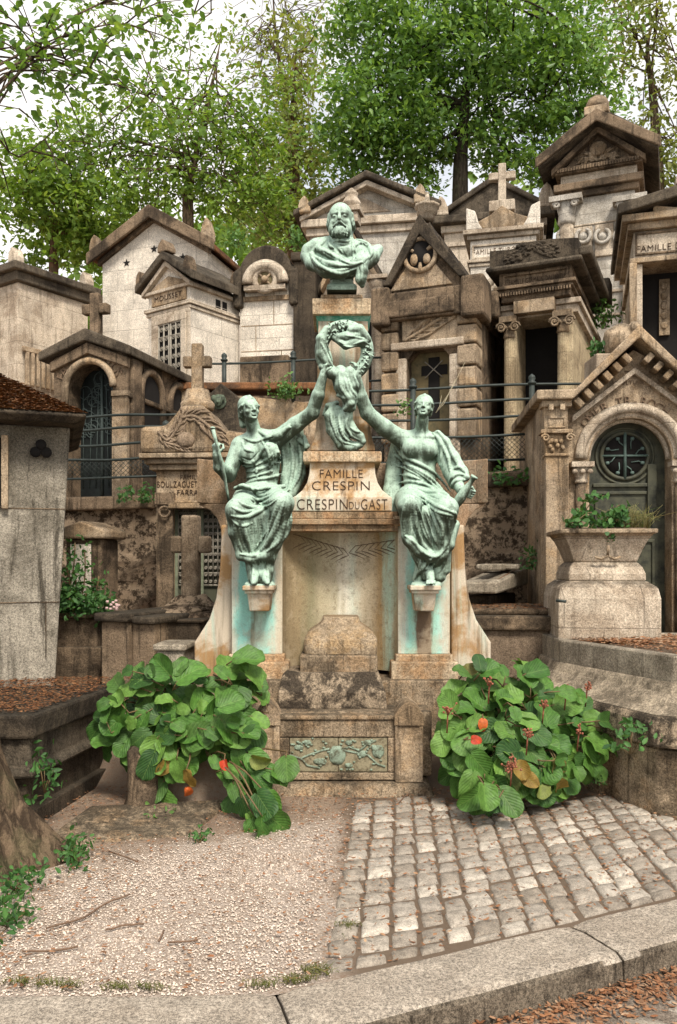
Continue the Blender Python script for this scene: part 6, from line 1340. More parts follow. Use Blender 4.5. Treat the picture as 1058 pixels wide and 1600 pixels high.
m = MB(); m.tube([(xm, .2, zc-rw), (xm, .2, zc+rw)], .016, 6); m.tube([(xm-rw, .2, zc), (xm+rw, .2, zc)], .012, 6)
for q in range(8):
    a = R(45*q+22.5); d2 = rw*.62
    m.tube([(xm+.4*rw*math.cos(R(45*q))*(1 if q % 2 == 0 else .9), .2, zc+.4*rw*math.sin(R(45*q))), (xm+d2*math.cos(a), .195, zc+d2*math.sin(a)), (xm+rw*.8*math.cos(a), .2, zc+rw*.8*math.sin(a))], .006, 5); m.ball((xm+rw*.8*math.cos(a), .2, zc+rw*.8*math.sin(a)), .022, .01, .022, 7, 4)
m.build('cross_bars', plain('blue green iron', (.10, .15, .13), .5, .5, 20), wn)
m = MB(); m.box(xm-rD*.8, xm+rD*.8, .19, .221, Z(f, 758), Z(f, 752)); panelring(m, xm-rD*.75, xm+rD*.75, Z(f, 830), Z(f, 765), .22, .03, .02); panelring(m, xm-rD*.75, xm+rD*.75, .3, Z(f, 842), .22, .03, .02); m.box(xm+rD*.55, xm+rD*.78, .18, .221, Z(f, 800), Z(f, 722)); m.build('door_panel', M['doorgreen'], dr, .006)
m = MB(); m.prism([(x_(1010), Z(f, 752)), (x_(1030), Z(f, 752)), (x_(1030), Z(f, 706)), (x_(1010), Z(f, 706))], .185, .2) if False else None
th = .09
m = MB(); m.prism([(x_(842)-.05, zsh+.0), (x_(889), zsh+.0), (xm2, zap-.1), (2*xm2-x_(889), zsh), (2*xm2+.12, zsh), (2*xm2+.12, zsh+th), (2*xm2-x_(892), zsh+th), (xm2, zap+.02), (x_(892), zsh+th), (x_(842)-.05, zsh+th)], -.22, dv); m.build('roof_coping', M['tan'], t, .015)
m = MB(); sl0 = math.atan2(zap-.1-zsh, xm2-x_(889))
for s in (-1, 1):
    for k in range(6):
        q = .10+.145*k; cx_ = xm2+s*(xm2-x_(889))*(1-q)*-1 if False else (x_(889)+(xm2-x_(889))*q if s < 0 else 2*xm2-(x_(889)+(xm2-x_(889))*q)); cz_ = zsh+(zap-.1-zsh)*q-.075
        mm = Matrix.Translation((cx_, 0, cz_)) @ Matrix.Rotation(-s*-sl0 if s < 0 else sl0, 4, 'Y'); m.M = mm; m.box(-.03, .03, -.17, -.0, -.055, .04); m.M = None
m.build('dentil', M['tan'], t, .01)
m = MB(); 
m.prism([(x_(893), zsh-.13), (xm2, zap-.34), (2*xm2-x_(893), zsh-.13), (2*xm2-x_(893), zsh-.19), (xm2, zap-.40), (x_(893), zsh-.19)], -.05, .01); m.build('gable_moulding', M['cream'], t, .006)
m = MB(); m.box(x_(847), x_(884), -.12, .02, Z(f, 692), zsh-.002); m.box(x_(843), x_(889), -.16, .02, Z(f, 640, 0, 870), zsh-.001); m.box(x_(841), x_(890), -.18, .02, Z(f, 681, 0, 870), Z(f, 675, 0, 870))
for k in range(2): m.box(x_(852+18*k), x_(860+18*k), -.185, -.159, Z(f, 646, 0, 870), Z(f, 636, 0, 870))
panelring(m, x_(853), x_(880), Z(f, 672, 0, 870), Z(f, 654, 0, 870), -.12, .02, .012); m.build('pier_block', M['tan'], t, .01)
m = MB(); xc = x_(867); rc = (x_(886)-x_(850))/2; m.box(xc-rc, xc+rc, -.13, .01, 0, Z(f, 714, 0, 870)); m.box(xc-rc*1.1, xc+rc*1.1, -.15, .01, Z(f, 716, 0, 870)+.001, Z(f, 711, 0, 870)); pl = m.build('pilaster', M['tan'], t, .01)
m = MB(); m.loft([[(xc-rc*s, -.13-.04*(s-1), z), (xc+rc*s, -.13-.04*(s-1), z), (xc+rc*s, .01, z), (xc-rc*s, .01, z)] for s, z in ((.95, Z(f, 710.5, 0, 870)), (1.0, Z(f, 700, 0, 870)), (1.2, Z(f, 684, 0, 870)))])
for s in (-1, 1): m.tube([(xc+s*rc*1.05+s*.04*(1-q*.8)*math.cos(9*q), -.17, Z(f, 688, 0, 870)+.04*(1-q*.8)*math.sin(9*q)) for q in np.linspace(0, 1, 14)], .012, 5)
for k in range(9): m.ball((xc+random.uniform(-1, 1)*rc*.9, -.145, random.uniform(Z(f, 708, 0, 870), Z(f, 690, 0, 870))), .022, .02, .03, 7, 4)
m.build('capital', M['tan'], pl)
for px in (907, 1062):
    m = MB(); xc = x_(px); m.lathe([(.05, 0), (.05, Z(f, 752)-.02)], (xc, -.02, 0), 12); c0 = m.build('colonnette', M['brown'], t)
    m = MB(); zq = Z(f, 752); m.lathe([(.055, -.02), (.07, .0), (.055, .02), (.065, .06), (.095, .13)], (xc, -.02, zq), 12); m.box(xc-.105, xc+.105, -.13, .02, zq+.131, zq+.18)
    for s in (-1, 0, 1): m.ball((xc+s*.07, -.1, zq+.09), .03, .025, .03, 7, 4)
    m.build('capital', M['cream'], c0)
words(f, t, '=', 981, 581, 10, 5, 'palelet', -.004); words(f, t, 'SEPULTURE', 981, 598, 50, 6.5, 'palelet', -.004)
for i, ch in enumerate('OMER TR-ROCH'):
    if ch == ' ': continue
    a = 140-86*i/11; q = rA*1.14; text('inscription', ch, (xm+q*math.cos(R(a)), -.008, zs+q*math.sin(R(a))), .115, M['palelet'], t, .008, rot=(90, -(a-90), 0))
# rough round stone peeping over its gable
S = Sculpt((-.5, -.4, -.1), (.5, .4, .6), .03); S.ell((0, 0, .2), (.34, .25, .3), .02); [S.ell((random.uniform(-.25, .25), random.uniform(-.2, .2), random.uniform(.1, .45)), (.12, .12, .1), .03) for _ in range(10)]
V, Q = S.mesh(); o = npmesh('boulder', V, Q, M['tan'], None, True); o.location = ((972-529)*9.9/1300, 9.9, 4.05); o.scale = (.62, .7, .8); tag(o, 'rough rounded stone block peeping up behind the dentilled gable', 'stone')
m = MB(); m.box(-.6, .6, -.3, .4, -2, 0); o2 = m.build('boulder_plinth', M['cream'], o, .03)

# ---------------------------------------------------------------- right foreground: planter on its pedestal and leaf filled tomb
f = T(872, 1022, 6.7, 6, 0); t = f.root('stone_urn', 'rectangular stone planter with ivy on a stepped pedestal, right foreground', 'planter'); x_ = f.x; xm = x_(951); hw_ = x_(1027)-xm
def rect(h, dpt, z, yc=.38): return [(xm-h, yc-dpt, z), (xm+h, yc-dpt, z), (xm+h, yc+dpt, z), (xm-h, yc+dpt, z)]
s = hw_/79
m = MB(); m.loft([rect(52*s, .26, Z(f, 878)), rect(54*s, .27, Z(f, 874)), rect(60*s, .30, Z(f, 858)), rect(68*s, .34, Z(f, 842)), rect(72*s, .36, Z(f, 838))]); m.build('basin', M['cream'], t, .008)
m = MB(); m.loft([rect(72*s, .36, Z(f, 837.9)), rect(74*s, .37, Z(f, 834)), rect(80*s, .40, Z(f, 833)), rect(80*s, .40, Z(f, 826))]); m.build('rim', M['tan'], t, .008)
m = MB(); m.tube([(xm-.1, .04, Z(f, 870)), (xm-.05, .035, Z(f, 873)), (xm, .03, Z(f, 868)), (xm+.05, .035, Z(f, 873)), (xm+.1, .04, Z(f, 870))], .012, 6); m.tube([(xm, .03, Z(f, 868)), (xm, .01, Z(f, 852))], .012, 6); m.build('carved_ornament', M['tan'], t)
m = MB(); m.loft([rect(64*s, .33, Z(f, 908)), rect(64*s, .33, Z(f, 897)), rect(60*s, .3, Z(f, 886)), rect(53*s, .265, Z(f, 878.1))]); m.loft([rect(84*s, .42, Z(f, 1000)), rect(84*s, .42, Z(f, 935)), rect(80*s, .40, Z(f, 918)), rect(65*s, .35, Z(f, 908.1))]); m.build('pedestal', M['cream'], t, .012)
m = MB(); m.box(xm-.45*hw_*2.2*s*0-68*s, xm+66*s, .08, .7, Z(f, 830), Z(f, 824)); m.build('soil', M['earth'], t)
# leaf filled tomb: plan outline with a cut corner
t = tag(empty('box_tomb', (2.3, 5.9, 0)), 'pale stone tomb at the right edge, its top bed filled with brown leaves', 'grave')
b0 = Vector(t.location)
P0 = [Vector((1.74, 6.52, 0)), Vector((2.17, 5.40, 0)), Vector((2.40, 5.29, 0)), Vector((4.0, 5.29, 0)), Vector((4.0, 7.2, 0)), Vector((1.74, 7.2, 0))]
def outl(e, z, zl=None):
    r_ = []; n_ = len(P0)
    for i, p in enumerate(P0):
        d1 = (p-P0[i-1]).normalized(); d2 = (P0[(i+1) % n_]-p).normalized(); n1 = Vector((d1.y, -d1.x, 0)); n2 = Vector((d2.y, -d2.x, 0)); k = (n1+n2)
        r_.append(tuple(p+k*(e/max(.35, 1+n1.dot(n2)))+Vector((0, 0, z))-b0))
    return r_
m = MB(); m.loft([outl(.20, -.05), outl(.20, .42), outl(.19, .44)]); m.build('base', M['plinth'], t, .02)
m = MB(); m.loft([outl(.25, .441), outl(.25, .60), outl(.23, .64)]); m.build('lower_step', M['crust'], t, .02)
m = MB(); m.loft([outl(.22, .641), outl(.12, .69), outl(.04, .76), outl(.015, .825)]); m.build('flared_step', stone('mossy flared step', (.50, .41, .30), (.04, .03, .02), .6, .3, .3, sc=3), t, .01)
m = MB(); top = 1.0
o_ = outl(0, .826); it = outl(-.10, top); n = len(o_); 
m.loft([o_, outl(0, top), it, outl(-.10, top-.05)], cap=False); m.build('kerb', M['grey'], t, .012)
m = MB(); bed = outl(-.095, top-.045); m.add(bed, [tuple(range(n))]); m.build('soil', M['earth'], t)
def inside(x, y):
    c = False; pts = [(p[0]+b0.x, p[1]+b0.y) for p in outl(-.12, 0)]
    for (x0, y0), (x1, y1) in zip(pts, pts[1:]+pts[:1]):
        if (y0 > y) != (y1 > y) and x < (x1-x0)*(y-y0)/(y1-y0)+x0: c = not c
    return c
def lf_bed():
    while True:
        x, y = random.uniform(1.7, 3.6), random.uniform(5.35, 7.1)
        if inside(x, y): return (x-b0.x, y-b0.y, top-.03+.03*random.random()+.04*math.exp(-((x-2.6)**2+(y-6)**2)*3))
o = litter('leaf_bed', 4200, lf_bed, .012, .028, M['litter'], None, .4); o.parent = t; [o.pop(k, None) for k in ('label', 'category')]
m = MB(); m.tube([(1.70-b0.x, 6.46-b0.y, zz(938, 6.45)), (1.68-b0.x, 6.40-b0.y, zz(938, 6.45)), (1.74-b0.x, 6.36-b0.y, zz(939, 6.45))], .012, 6); m.build('iron_hook', M['iron'], t)
# ---------------------------------------------------------------- leaves and plants
M['bergenia'] = leafmat('bergenia leaf', [(.034, .10, .017), (.078, .185, .028), (.022, .068, .015), (.13, .25, .045), (.05, .135, .022)], .16, .52, True, .3)
M['oldleaf'] = leafmat('fading bergenia leaf', [(.15, .19, .045), (.28, .16, .03), (.10, .13, .04)], .2, .6, True)
M['redleaf'] = leafmat('red bergenia leaf', [(.50, .04, .02), (.60, .14, .03), (.38, .03, .03)], .25, .5, True)
M['stem'] = plain('reddish stem', (.15, .10, .045), .6, .5, 20)
M['flower'] = plain('dried pink brown flowers', (.34, .12, .07), .8, 1, 40, col2=(.17, .06, .035))
def vnorm(a): return a/np.maximum(np.linalg.norm(a, axis=-1, keepdims=True), 1e-9)
def bigleaves(name, base, tip, nrm, wid, mat, parent, cup=.22, droop=.25, nu=8, nv=9):
    """Broad round leaves; base, tip, nrm are (n,3) arrays in world space."""
    n = len(base); ax = tip-base; L = np.linalg.norm(ax, axis=1); t = vnorm(ax); b = vnorm(np.cross(t, nrm)); nn = np.cross(b, t)
    u = np.linspace(-1, 1, nu+1); v = np.linspace(0, 1, nv+1); Uu, Vv = np.meshgrid(u, v)
    prof = np.sin(np.pi*Vv**.93)**.85; prof[0] = .10; prof[-1] = .06; Vv = .5-.5*np.cos(np.pi*Vv)
    V = []
    for i in range(n):
        ph = RNG.uniform(0, 6.28, 3); c = cup*RNG.uniform(-.3, 2.4); dr = droop*RNG.uniform(-.4, 1.6)
        x = Uu*prof*wid[i]*(1+.05*np.sin(7*Vv+ph[0])); y = Vv*L[i]-.10*L[i]*(np.abs(Uu)**2)*(Vv < .3)
        z = c*wid[i]*(Uu*prof)**2-dr*L[i]*(Vv-.15)**2+.075*wid[i]*np.sin(13*Vv+ph[1]+3*np.sign(Uu))*np.abs(Uu)**2*2+.03*wid[i]*np.sin(7*Uu+ph[0])*np.sin(9*Vv+ph[2])+.05*wid[i]*np.sin(3*Uu+ph[2])-.06*wid[i]*(np.abs(Uu) < .13)
        V.append(base[i]+x[..., None]*b[i]+y[..., None]*t[i]+z[..., None]*nn[i])
    V = np.array(V).reshape(-1, 3); m_ = (nu+1)*(nv+1)
    q = np.array([(j*(nu+1)+i, j*(nu+1)+i+1, (j+1)*(nu+1)+i+1, (j+1)*(nu+1)+i) for j in range(nv) for i in range(nu)])
    Fc = (q[None]+(np.arange(n)*m_)[:, None, None]).reshape(-1, 4)
    uv = np.tile(np.stack([Uu, Vv], -1).reshape(-1, 2), (n, 1))
    return npmesh(name, V-np.array(parent.location), Fc, mat, parent, True, uv)
def bergenia(label, foot, blobs, n, extra_red, olds, flowers, seed):
    rg = random.Random(seed); root = tag(empty('leafy_plant', foot), label, 'plant'); ft = np.array(foot)
    B, Tp, Nn, Wd = [], [], [], []; OB = [[], [], [], []]; RB = [[], [], [], []]; stems = MB(); tot = sum(b[2]*b[3]*b[7] for b in blobs)
    placed = []
    def put(px, py, d, hang, size, dst, spread=.55):
        c = np.array(W(px, py, d)); out = vnorm(c-np.array([ft[0], ft[1]+.12, c[2]-.05])); out = vnorm(out*[1, 1, 0]+1e-6)
        nr = vnorm(np.array([out[0]*.5+rg.gauss(0, .38), -.85-.2*hang+rg.gauss(0, .2), .75*(1-hang)+.25+rg.gauss(0, .28)]))
        o3 = vnorm(c-np.array([ft[0], ft[1], ft[2]+.22])); dn = np.array([o3[0]+rg.gauss(0, .4), o3[1]*.4-.2+rg.gauss(0, .25), o3[2]+.35*(1-hang)-.5*hang+rg.gauss(0, .3)]); ax = vnorm(dn-nr*np.dot(dn, nr))
        L = size*rg.uniform(.95, 1.25); dst[0].append(c-ax*L*.5); dst[1].append(c+ax*L*.5); dst[2].append(nr); dst[3].append(size*.5*rg.uniform(.9, 1.08))
        p0 = c-ax*L*.5; p1 = p0-nr*.05-ax*.06; p2 = np.array([ft[0]+.55*(c[0]-ft[0]), min(ft[1]+.05, p1[1]+.18), max(ft[2]+.05, c[2]-.12+.1*hang)])
        if rg.random() < .75: stems.tube([p0-ft, p1-ft, (p1+p2)/2-ft+np.array([0, 0, .02]), p2-ft], [.004, .005, .006, .007], 5)
    for (px, py, rx, ry, d0, d1, hang, dens) in blobs:
        k = max(2, int(n*rx*ry*dens/tot))
        for _ in range(k):
            best = None
            for _t in range(14):
                a = rg.uniform(0, 2*math.pi); r_ = math.sqrt(rg.random()); q = (px+rx*r_*math.cos(a), py+ry*r_*math.sin(a))
                dm = min([math.hypot(q[0]-p[0], q[1]-p[1]) for p in placed[-70:]] or [99])
                if best is None or dm > best[0]: best = (dm, q, r_)
            q = best[1]; placed.append(q); r_ = best[2]
            put(q[0], q[1], d0+(d1-d0)*rg.random()**1.2, min(1, max(0, hang+rg.gauss(0, .12))), rg.choice((.09, .115, .14, .16, .18)), (B, Tp, Nn, Wd))
    for px, py, d in extra_red: put(px, py, d, .8, .058, RB)
    for px, py, d in olds: put(px, py, d, .9, .10, OB)
    A = lambda t: [np.array(x) for x in t]
    bigleaves('foliage', *A((B, Tp, Nn, Wd)), M['bergenia'], root)
    if RB[0]: bigleaves('red_leaves', *A(RB), M['redleaf'], root, .9, .9)
    if OB[0]: bigleaves('fading_leaves', *A(OB), M['oldleaf'], root, .4, .5)
    stems.build('stems', M['stem'], root)
    for px, py, d, r_ in flowers:
        fl = MB(); c = np.array(W(px, py, d))-ft
        for _ in range(int(16*r_/10)):
            p = c+np.array([rg.gauss(0, r_*.4), rg.gauss(0, r_*.3), rg.gauss(0, r_*.4)])*d/F; fl.ball(p, .007, .007, .009, 6, 4); fl.tube([c-np.array([0, 0, .03]), p], .002, 3)
        fl.tube([c, c+np.array([0, .05, -.15])], .005, 5); fl.build('flower_head', M['flower'], root)
    return root
bergenia('big round leaved green plant with a few red leaves, left of the panel', (-1.0, 5.72, .3),
         [(275, 1078, 105, 45, 5.45, 5.75, .25, 1), (374, 1066, 34, 42, 5.6, 5.78, .3, 1.1), (180, 1125, 32, 55, 5.4, 5.6, .55, 1), (315, 1135, 100, 50, 5.3, 5.55, .45, 1), (358, 1155, 30, 60, 5.25, 5.45, .5, 1.1), (255, 1180, 55, 45, 5.3, 5.5, .85, .8), (388, 1225, 30, 55, 5.1, 5.35, .9, 1), (256, 1228, 20, 30, 5.3, 5.4, .9, .6), (440, 1205, 14, 10, 5.2, 5.25, .45, 3), (412, 1278, 28, 24, 4.86, 5.0, .9, 1.6)], 165,
         [(293, 1238, 5.15), (352, 1196, 5.15)], [(294, 1218, 5.2), (408, 1190, 5.2), (256, 1200, 5.3)], [], 3)
bergenia('big round leaved green plant with dried flower heads, right of the panel', (.98, 5.72, .15),
         [(752, 1072, 46, 42, 5.55, 5.8, .2, 1), (800, 1075, 55, 40, 5.6, 5.85, .2, 1), (712, 1145, 26, 60, 5.35, 5.6, .45, 1), (785, 1130, 75, 50, 5.3, 5.6, .35, 1), (875, 1110, 42, 38, 5.5, 5.8, .3, 1), (800, 1180, 80, 45, 5.2, 5.45, .6, 1), (915, 1150, 52, 32, 5.5, 5.75, .4, .9), (765, 1228, 40, 34, 5.1, 5.3, .95, 1), (768, 1256, 28, 10, 4.95, 5.05, .9, 1.3), (850, 1205, 60, 40, 5.2, 5.45, .85, .8), (925, 1185, 25, 25, 5.45, 5.6, .8, .8), (722, 1205, 26, 40, 5.4, 5.6, .85, .7)], 180,
         [(755, 1130, 5.3), (744, 1156, 5.2)], [(828, 1218, 5.15), (845, 1235, 5.2), (815, 1205, 5.15), (800, 1225, 5.15), (872, 1200, 5.25), (875, 1228, 5.25), (735, 1045, 5.6)], [(700, 1110, 5.2, 11), (765, 1065, 5.35, 9), (850, 1100, 5.35, 10), (800, 1195, 5.05, 16), (825, 1145, 5.15, 11), (885, 1078, 5.55, 11), (905, 1140, 5.35, 10), (918, 1072, 5.7, 10)], 5)

M['weed'] = leafmat('small green leaves', [(.045, .13, .03), (.08, .19, .045), (.03, .09, .025), (.10, .22, .06)], .3, .6)
M['weedlight'] = leafmat('fresh light leaves', [(.09, .20, .05), (.15, .27, .07), (.06, .14, .04)], .35, .6)
def smalleaves(name, P, size, mat, parent, up=.6, asp=.75):
    n = len(P); P = np.array(P); nr = vnorm(RNG.normal(0, 1, (n, 3))*[1, 1, .5]+[0, -.35, up]); t = vnorm(np.cross(nr, RNG.normal(0, 1, (n, 3)))); b = np.cross(nr, t)
    s = size*RNG.uniform(.55, 1.25, n)[:, None]
    out = [(-1, 0, 0), (-.35, -.62*asp, .12), (.35, -.5*asp, .12), (1, 0, -.1), (.35, .5*asp, .12), (-.35, .62*asp, .12), (.0, 0, -.05)]
    V = np.stack([P+t*s*o[0]+b*s*o[1]+nr*s*o[2] for o in out], 1).reshape(-1, 3)
    q = np.array([(0, 1, 6, 5), (1, 2, 6, 6), (2, 3, 4, 6), (6, 4, 5, 5)]); tri = np.array([(0, 1, 6), (1, 2, 6), (2, 3, 6), (3, 4, 6), (4, 5, 6), (5, 0, 6)])
    Fc = (tri[None]+(np.arange(n)*7)[:, None, None]).reshape(-1, 3)
    return npmesh(name, V-(np.array(parent.location) if parent is not None else 0), Fc, mat, parent)
def weed(label, px, py, d, wpx, hpx, n, size, mat='weed', cat='weed', name='weed', group=None, dep=.1, stems=8):
    c = np.array(W(px, py, d)); foot = np.array(W(px, py+hpx*.9, d)); root = tag(empty(name, tuple(foot)), label, cat, group)
    cl_ = [c+RNG.normal(0, 1, 3)*np.array([wpx*.42*d/F, dep, hpx*.4*d/F]) for _ in range(max(4, n//9))]
    P = [cl_[RNG.integers(len(cl_))]+RNG.normal(0, 1, 3)*size*1.5 for _ in range(n)]; P = [np.array([p[0], p[1], max(p[2], foot[2]-.0+.01)]) for p in P]
    smalleaves('leaves', P, size, M[mat], root)
    m = MB()
    for k in range(min(stems, len(cl_))): q = np.array(cl_[k])-foot; m.tube([(q[0]*.1, q[1]*.1, 0), (q[0]*.5, q[1]*.5, q[2]*.6), tuple(q)], .003, 4)
    m.build('stems', M['stem'], root); return root
weed('leafy green weed with lobed leaves at the foot of the tree trunk', 122, 1330, gd(1350), 42, 18, 130, .022, cat='weed')
weed('dark green weed patch against the trunk at the left edge, the upper one', 25, 1378, gd(1400), 34, 16, 150, .02)
weed('dark green weed patch at the left edge, the lower one', 16, 1425, gd(1448), 26, 22, 130, .022)
weed('small dark weed on the gravel edge below the left leafy plant', 312, 1308, gd(1318), 22, 10, 60, .016)
weed('lobed green weed at the foot of the right edge tomb', 985, 1158, 5.15, 26, 22, 60, .03)
weed('tiny green sprout on cobbles below the right leafy plant', 942, 1222, 5.5, 12, 5, 16, .014)
weed('pale green sprout at the bottom of the left leafy plant', 262, 1278, 5.2, 20, 14, 60, .022, 'weedlight')
weed('grassy light green tuft on the terrace behind the left raised arm', 448, 608, 11.2, 24, 14, 220, .035, 'weedlight', stems=4)
weed('low green weeds growing along the left retaining wall top', 215, 775, 9.1, 28, 10, 160, .03)
weed('ivy sprigs trailing over the right retaining wall top', 800, 748, 9.05, 46, 12, 150, .035)
weed('green shrublet between the column tomb and the tall cream tomb', 945, 492, 12.2, 26, 24, 170, .045, 'weedlight')
weed('green growth in the gap beside the dentilled gable', 935, 545, 10.0, 10, 8, 70, .04, 'weed')
weed('dark ivy in the corner of wall and pilaster, right', 832, 870, 8.3, 10, 22, 90, .03)
weed('dark weeds in the shade beside the tree trunk', 70, 1215, 5.0, 14, 30, 70, .03)
weed('moss coloured sprig at the stele foot between railing and statue', 630, 640, 9.35, 9, 9, 50, .03, 'weedlight')
# ivy and grass in the urn
root = tag(empty('ivy', W(940, 828, 6.95)), 'trailing ivy with dry grass growing in the rectangular stone planter', 'plant'); b0 = np.array(root.location)
P = []; m = MB()
for k in range(15):
    x0 = random.uniform(880, 985); p = [np.array(W(x0, 828, 6.9+random.uniform(-.1, .2)))]; d_ = random.uniform(-1, 1); L = random.randint(4, 9)
    tgt = (random.uniform(862, 965), random.uniform(775, 850)) if x0 < 960 else (x0+random.uniform(-20, 25), random.uniform(795, 820))
    e = np.array(W(*tgt, 6.62+random.uniform(0, .2)))
    pts = [p[0]+(e-p[0])*t+np.array([0, -.05*math.sin(math.pi*t), .10*math.sin(math.pi*t)]) for t in np.linspace(0, 1, 7)]; m.tube([q-b0 for q in pts], .004, 4)
    for q in pts[1:]: P += [q+RNG.normal(0, .022, 3) for _ in range(4)]
smalleaves('leaves', P, .03, M['weed'], root, .5, 1.0); m.build('stems', M['stem'], root)
m = MB()
for k in range(160):
    q = np.array(W(random.uniform(950, 1015), 828, 6.9+random.uniform(-.1, .2)))-b0; m.tube([q, q+np.array([random.gauss(0, .03), random.gauss(0, .03), random.uniform(.05, .16)]), q+np.array([random.gauss(0, .09), random.gauss(-.03, .06), random.uniform(.06, .22)])], [.003, .0025, .001], 3)
m.build('grass', leafmat('dry grass', [(.20, .22, .07), (.34, .28, .12), (.10, .16, .04)], .3, .7), root)
# shrub in the left planter
root = tag(empty('shrub', W(128, 955, 7.1)), 'thin leafy shrub growing in the low stone planter at left', 'shrub'); b0 = np.array(root.location); P = []; m = MB()
for (tx, ty) in ((112, 848), (132, 862), (100, 885), (150, 900), (120, 900), (95, 920), (140, 925), (160, 945), (110, 935), (172, 950), (88, 945)):
    e = np.array(W(tx, ty, 7.05+random.uniform(-.1, .1))); s0 = np.array(W(120+random.uniform(-14, 20), 955, 7.1)); pts = [s0+(e-s0)*t+np.array([.03*math.sin(3*t+tx), 0, 0]) for t in np.linspace(0, 1, 8)]; m.tube([q-b0 for q in pts], .006, 5)
    for q in pts[2:]: P += [q+RNG.normal(0, .05, 3) for _ in range(10)]
for _ in range(320): P.append(np.array(W(random.uniform(85, 180), random.gauss(940, 9), 7.05+random.uniform(-.15, .15))))
smalleaves('leaves', P, .028, M['weed'], root); m.build('stems', M['stem'], root)
m = MB()
for _ in range(14): m.ball(np.array(W(random.uniform(165, 188), random.uniform(938, 952), 6.75))-b0, .014, .014, .014, 6, 4)
m.build('blossoms', plain('pale pink blossom', (.55, .38, .36), .7, .3), root)
# grass at the kerb's back edge
m = MB()
for c0 in ((70, 1543), (105, 1546), (180, 1548), (30, 1540), (410, 1545), (470, 1535), (455, 1540), (230, 1549), (545, 1452), (490, 1520), (500, 1525)):
    for k in range(46):
        a, b = c0[0]+random.gauss(0, 13), c0[1]+random.gauss(0, 3); q = np.array(W(a, b, gd(b))); q[2] = .01
        if q[1] < yk(q[0])+.01: q[1] = yk(q[0])+.012
        m.tube([q, q+np.array([random.gauss(0, .006), random.gauss(0, .006), random.uniform(.006, .02)]), q+np.array([random.gauss(0, .016), random.gauss(0, .014), random.uniform(.008, .026)])], [.0016, .0014, .0006], 3)
tag(m.build('grass', leafmat('mossy grass', [(.20, .20, .05), (.12, .15, .035), (.28, .24, .08)], .3, .7)), 'short mossy grass along the back of the kerb', None, None, 'stuff')
# bare spiky stalk behind the right statue
m = MB(); q0 = Vector(W(681, 645, 8.6)); 
for a in ((727, 565), (712, 592), (690, 618), (704, 610)): m.tube([(0, 0, 0), tuple((Vector(W(*a, 8.6))-q0)*.5+Vector((.01, 0, -.02))), tuple(Vector(W(*a, 8.6))-q0)], [.0045, .003, .0015], 4)
o = m.build('dry_stalk', plain('pale straw', (.50, .44, .30), .8)); o.location = q0; tag(o, 'pale dry stalk sticking up behind the right statue head', 'stalk')

# ---------------------------------------------------------------- trees
def bark(name, a, b, sc=1.0):
    m, g = newmat(name); P = (g.n('NewGeometry'), 'Position'); mp = g.n('Mapping', {'Vector': P, 'Scale': (13*sc, 13*sc, 2.6*sc)}); n = g.noise(mp, 1.4, 8, .7, .6); n2 = g.noise(P, 5, 5, .6); n3 = g.noise(P, 130, 3, .9)
    c = g.mix(g.ramp(n, .42, .6), b, a); c = g.mix(g.mul(g.ramp(n2, .5, .7), .35), c, (.10, .11, .05)); v = g.ramp(n3, .3, .7, .75, 1.2); c = g.mix(1.0, c, g.n('CombineColor', {0: v, 1: v, 2: v}), 'MULTIPLY')
    finish(g, c, .95, n, 1.0, .05, .1); return m
M['bark'] = bark('brown bark', (.20, .14, .09), (.06, .042, .028)); M['barkdark'] = bark('dark bark', (.06, .048, .035), (.025, .02, .016)); M['barkred'] = bark('reddish bark', (.20, .11, .07), (.10, .06, .04))
M['lf_dark'] = leafmat('dense tree leaves', [(.10, .205, .045), (.17, .31, .07), (.07, .15, .035), (.26, .42, .105), (.13, .26, .055)], .42, .4)
M['lf_light'] = leafmat('light tree leaves', [(.14, .25, .04), (.21, .34, .06), (.09, .17, .03), (.30, .42, .09)], .5, .55)
M['lf_pale'] = leafmat('pale yellow green leaves', [(.20, .25, .07), (.26, .30, .10), (.14, .19, .05)], .45, .6)
M['lf_near'] = leafmat('overhanging maple leaves', [(.09, .19, .04), (.15, .27, .055), (.065, .14, .035), (.21, .32, .07)], .5, .5)
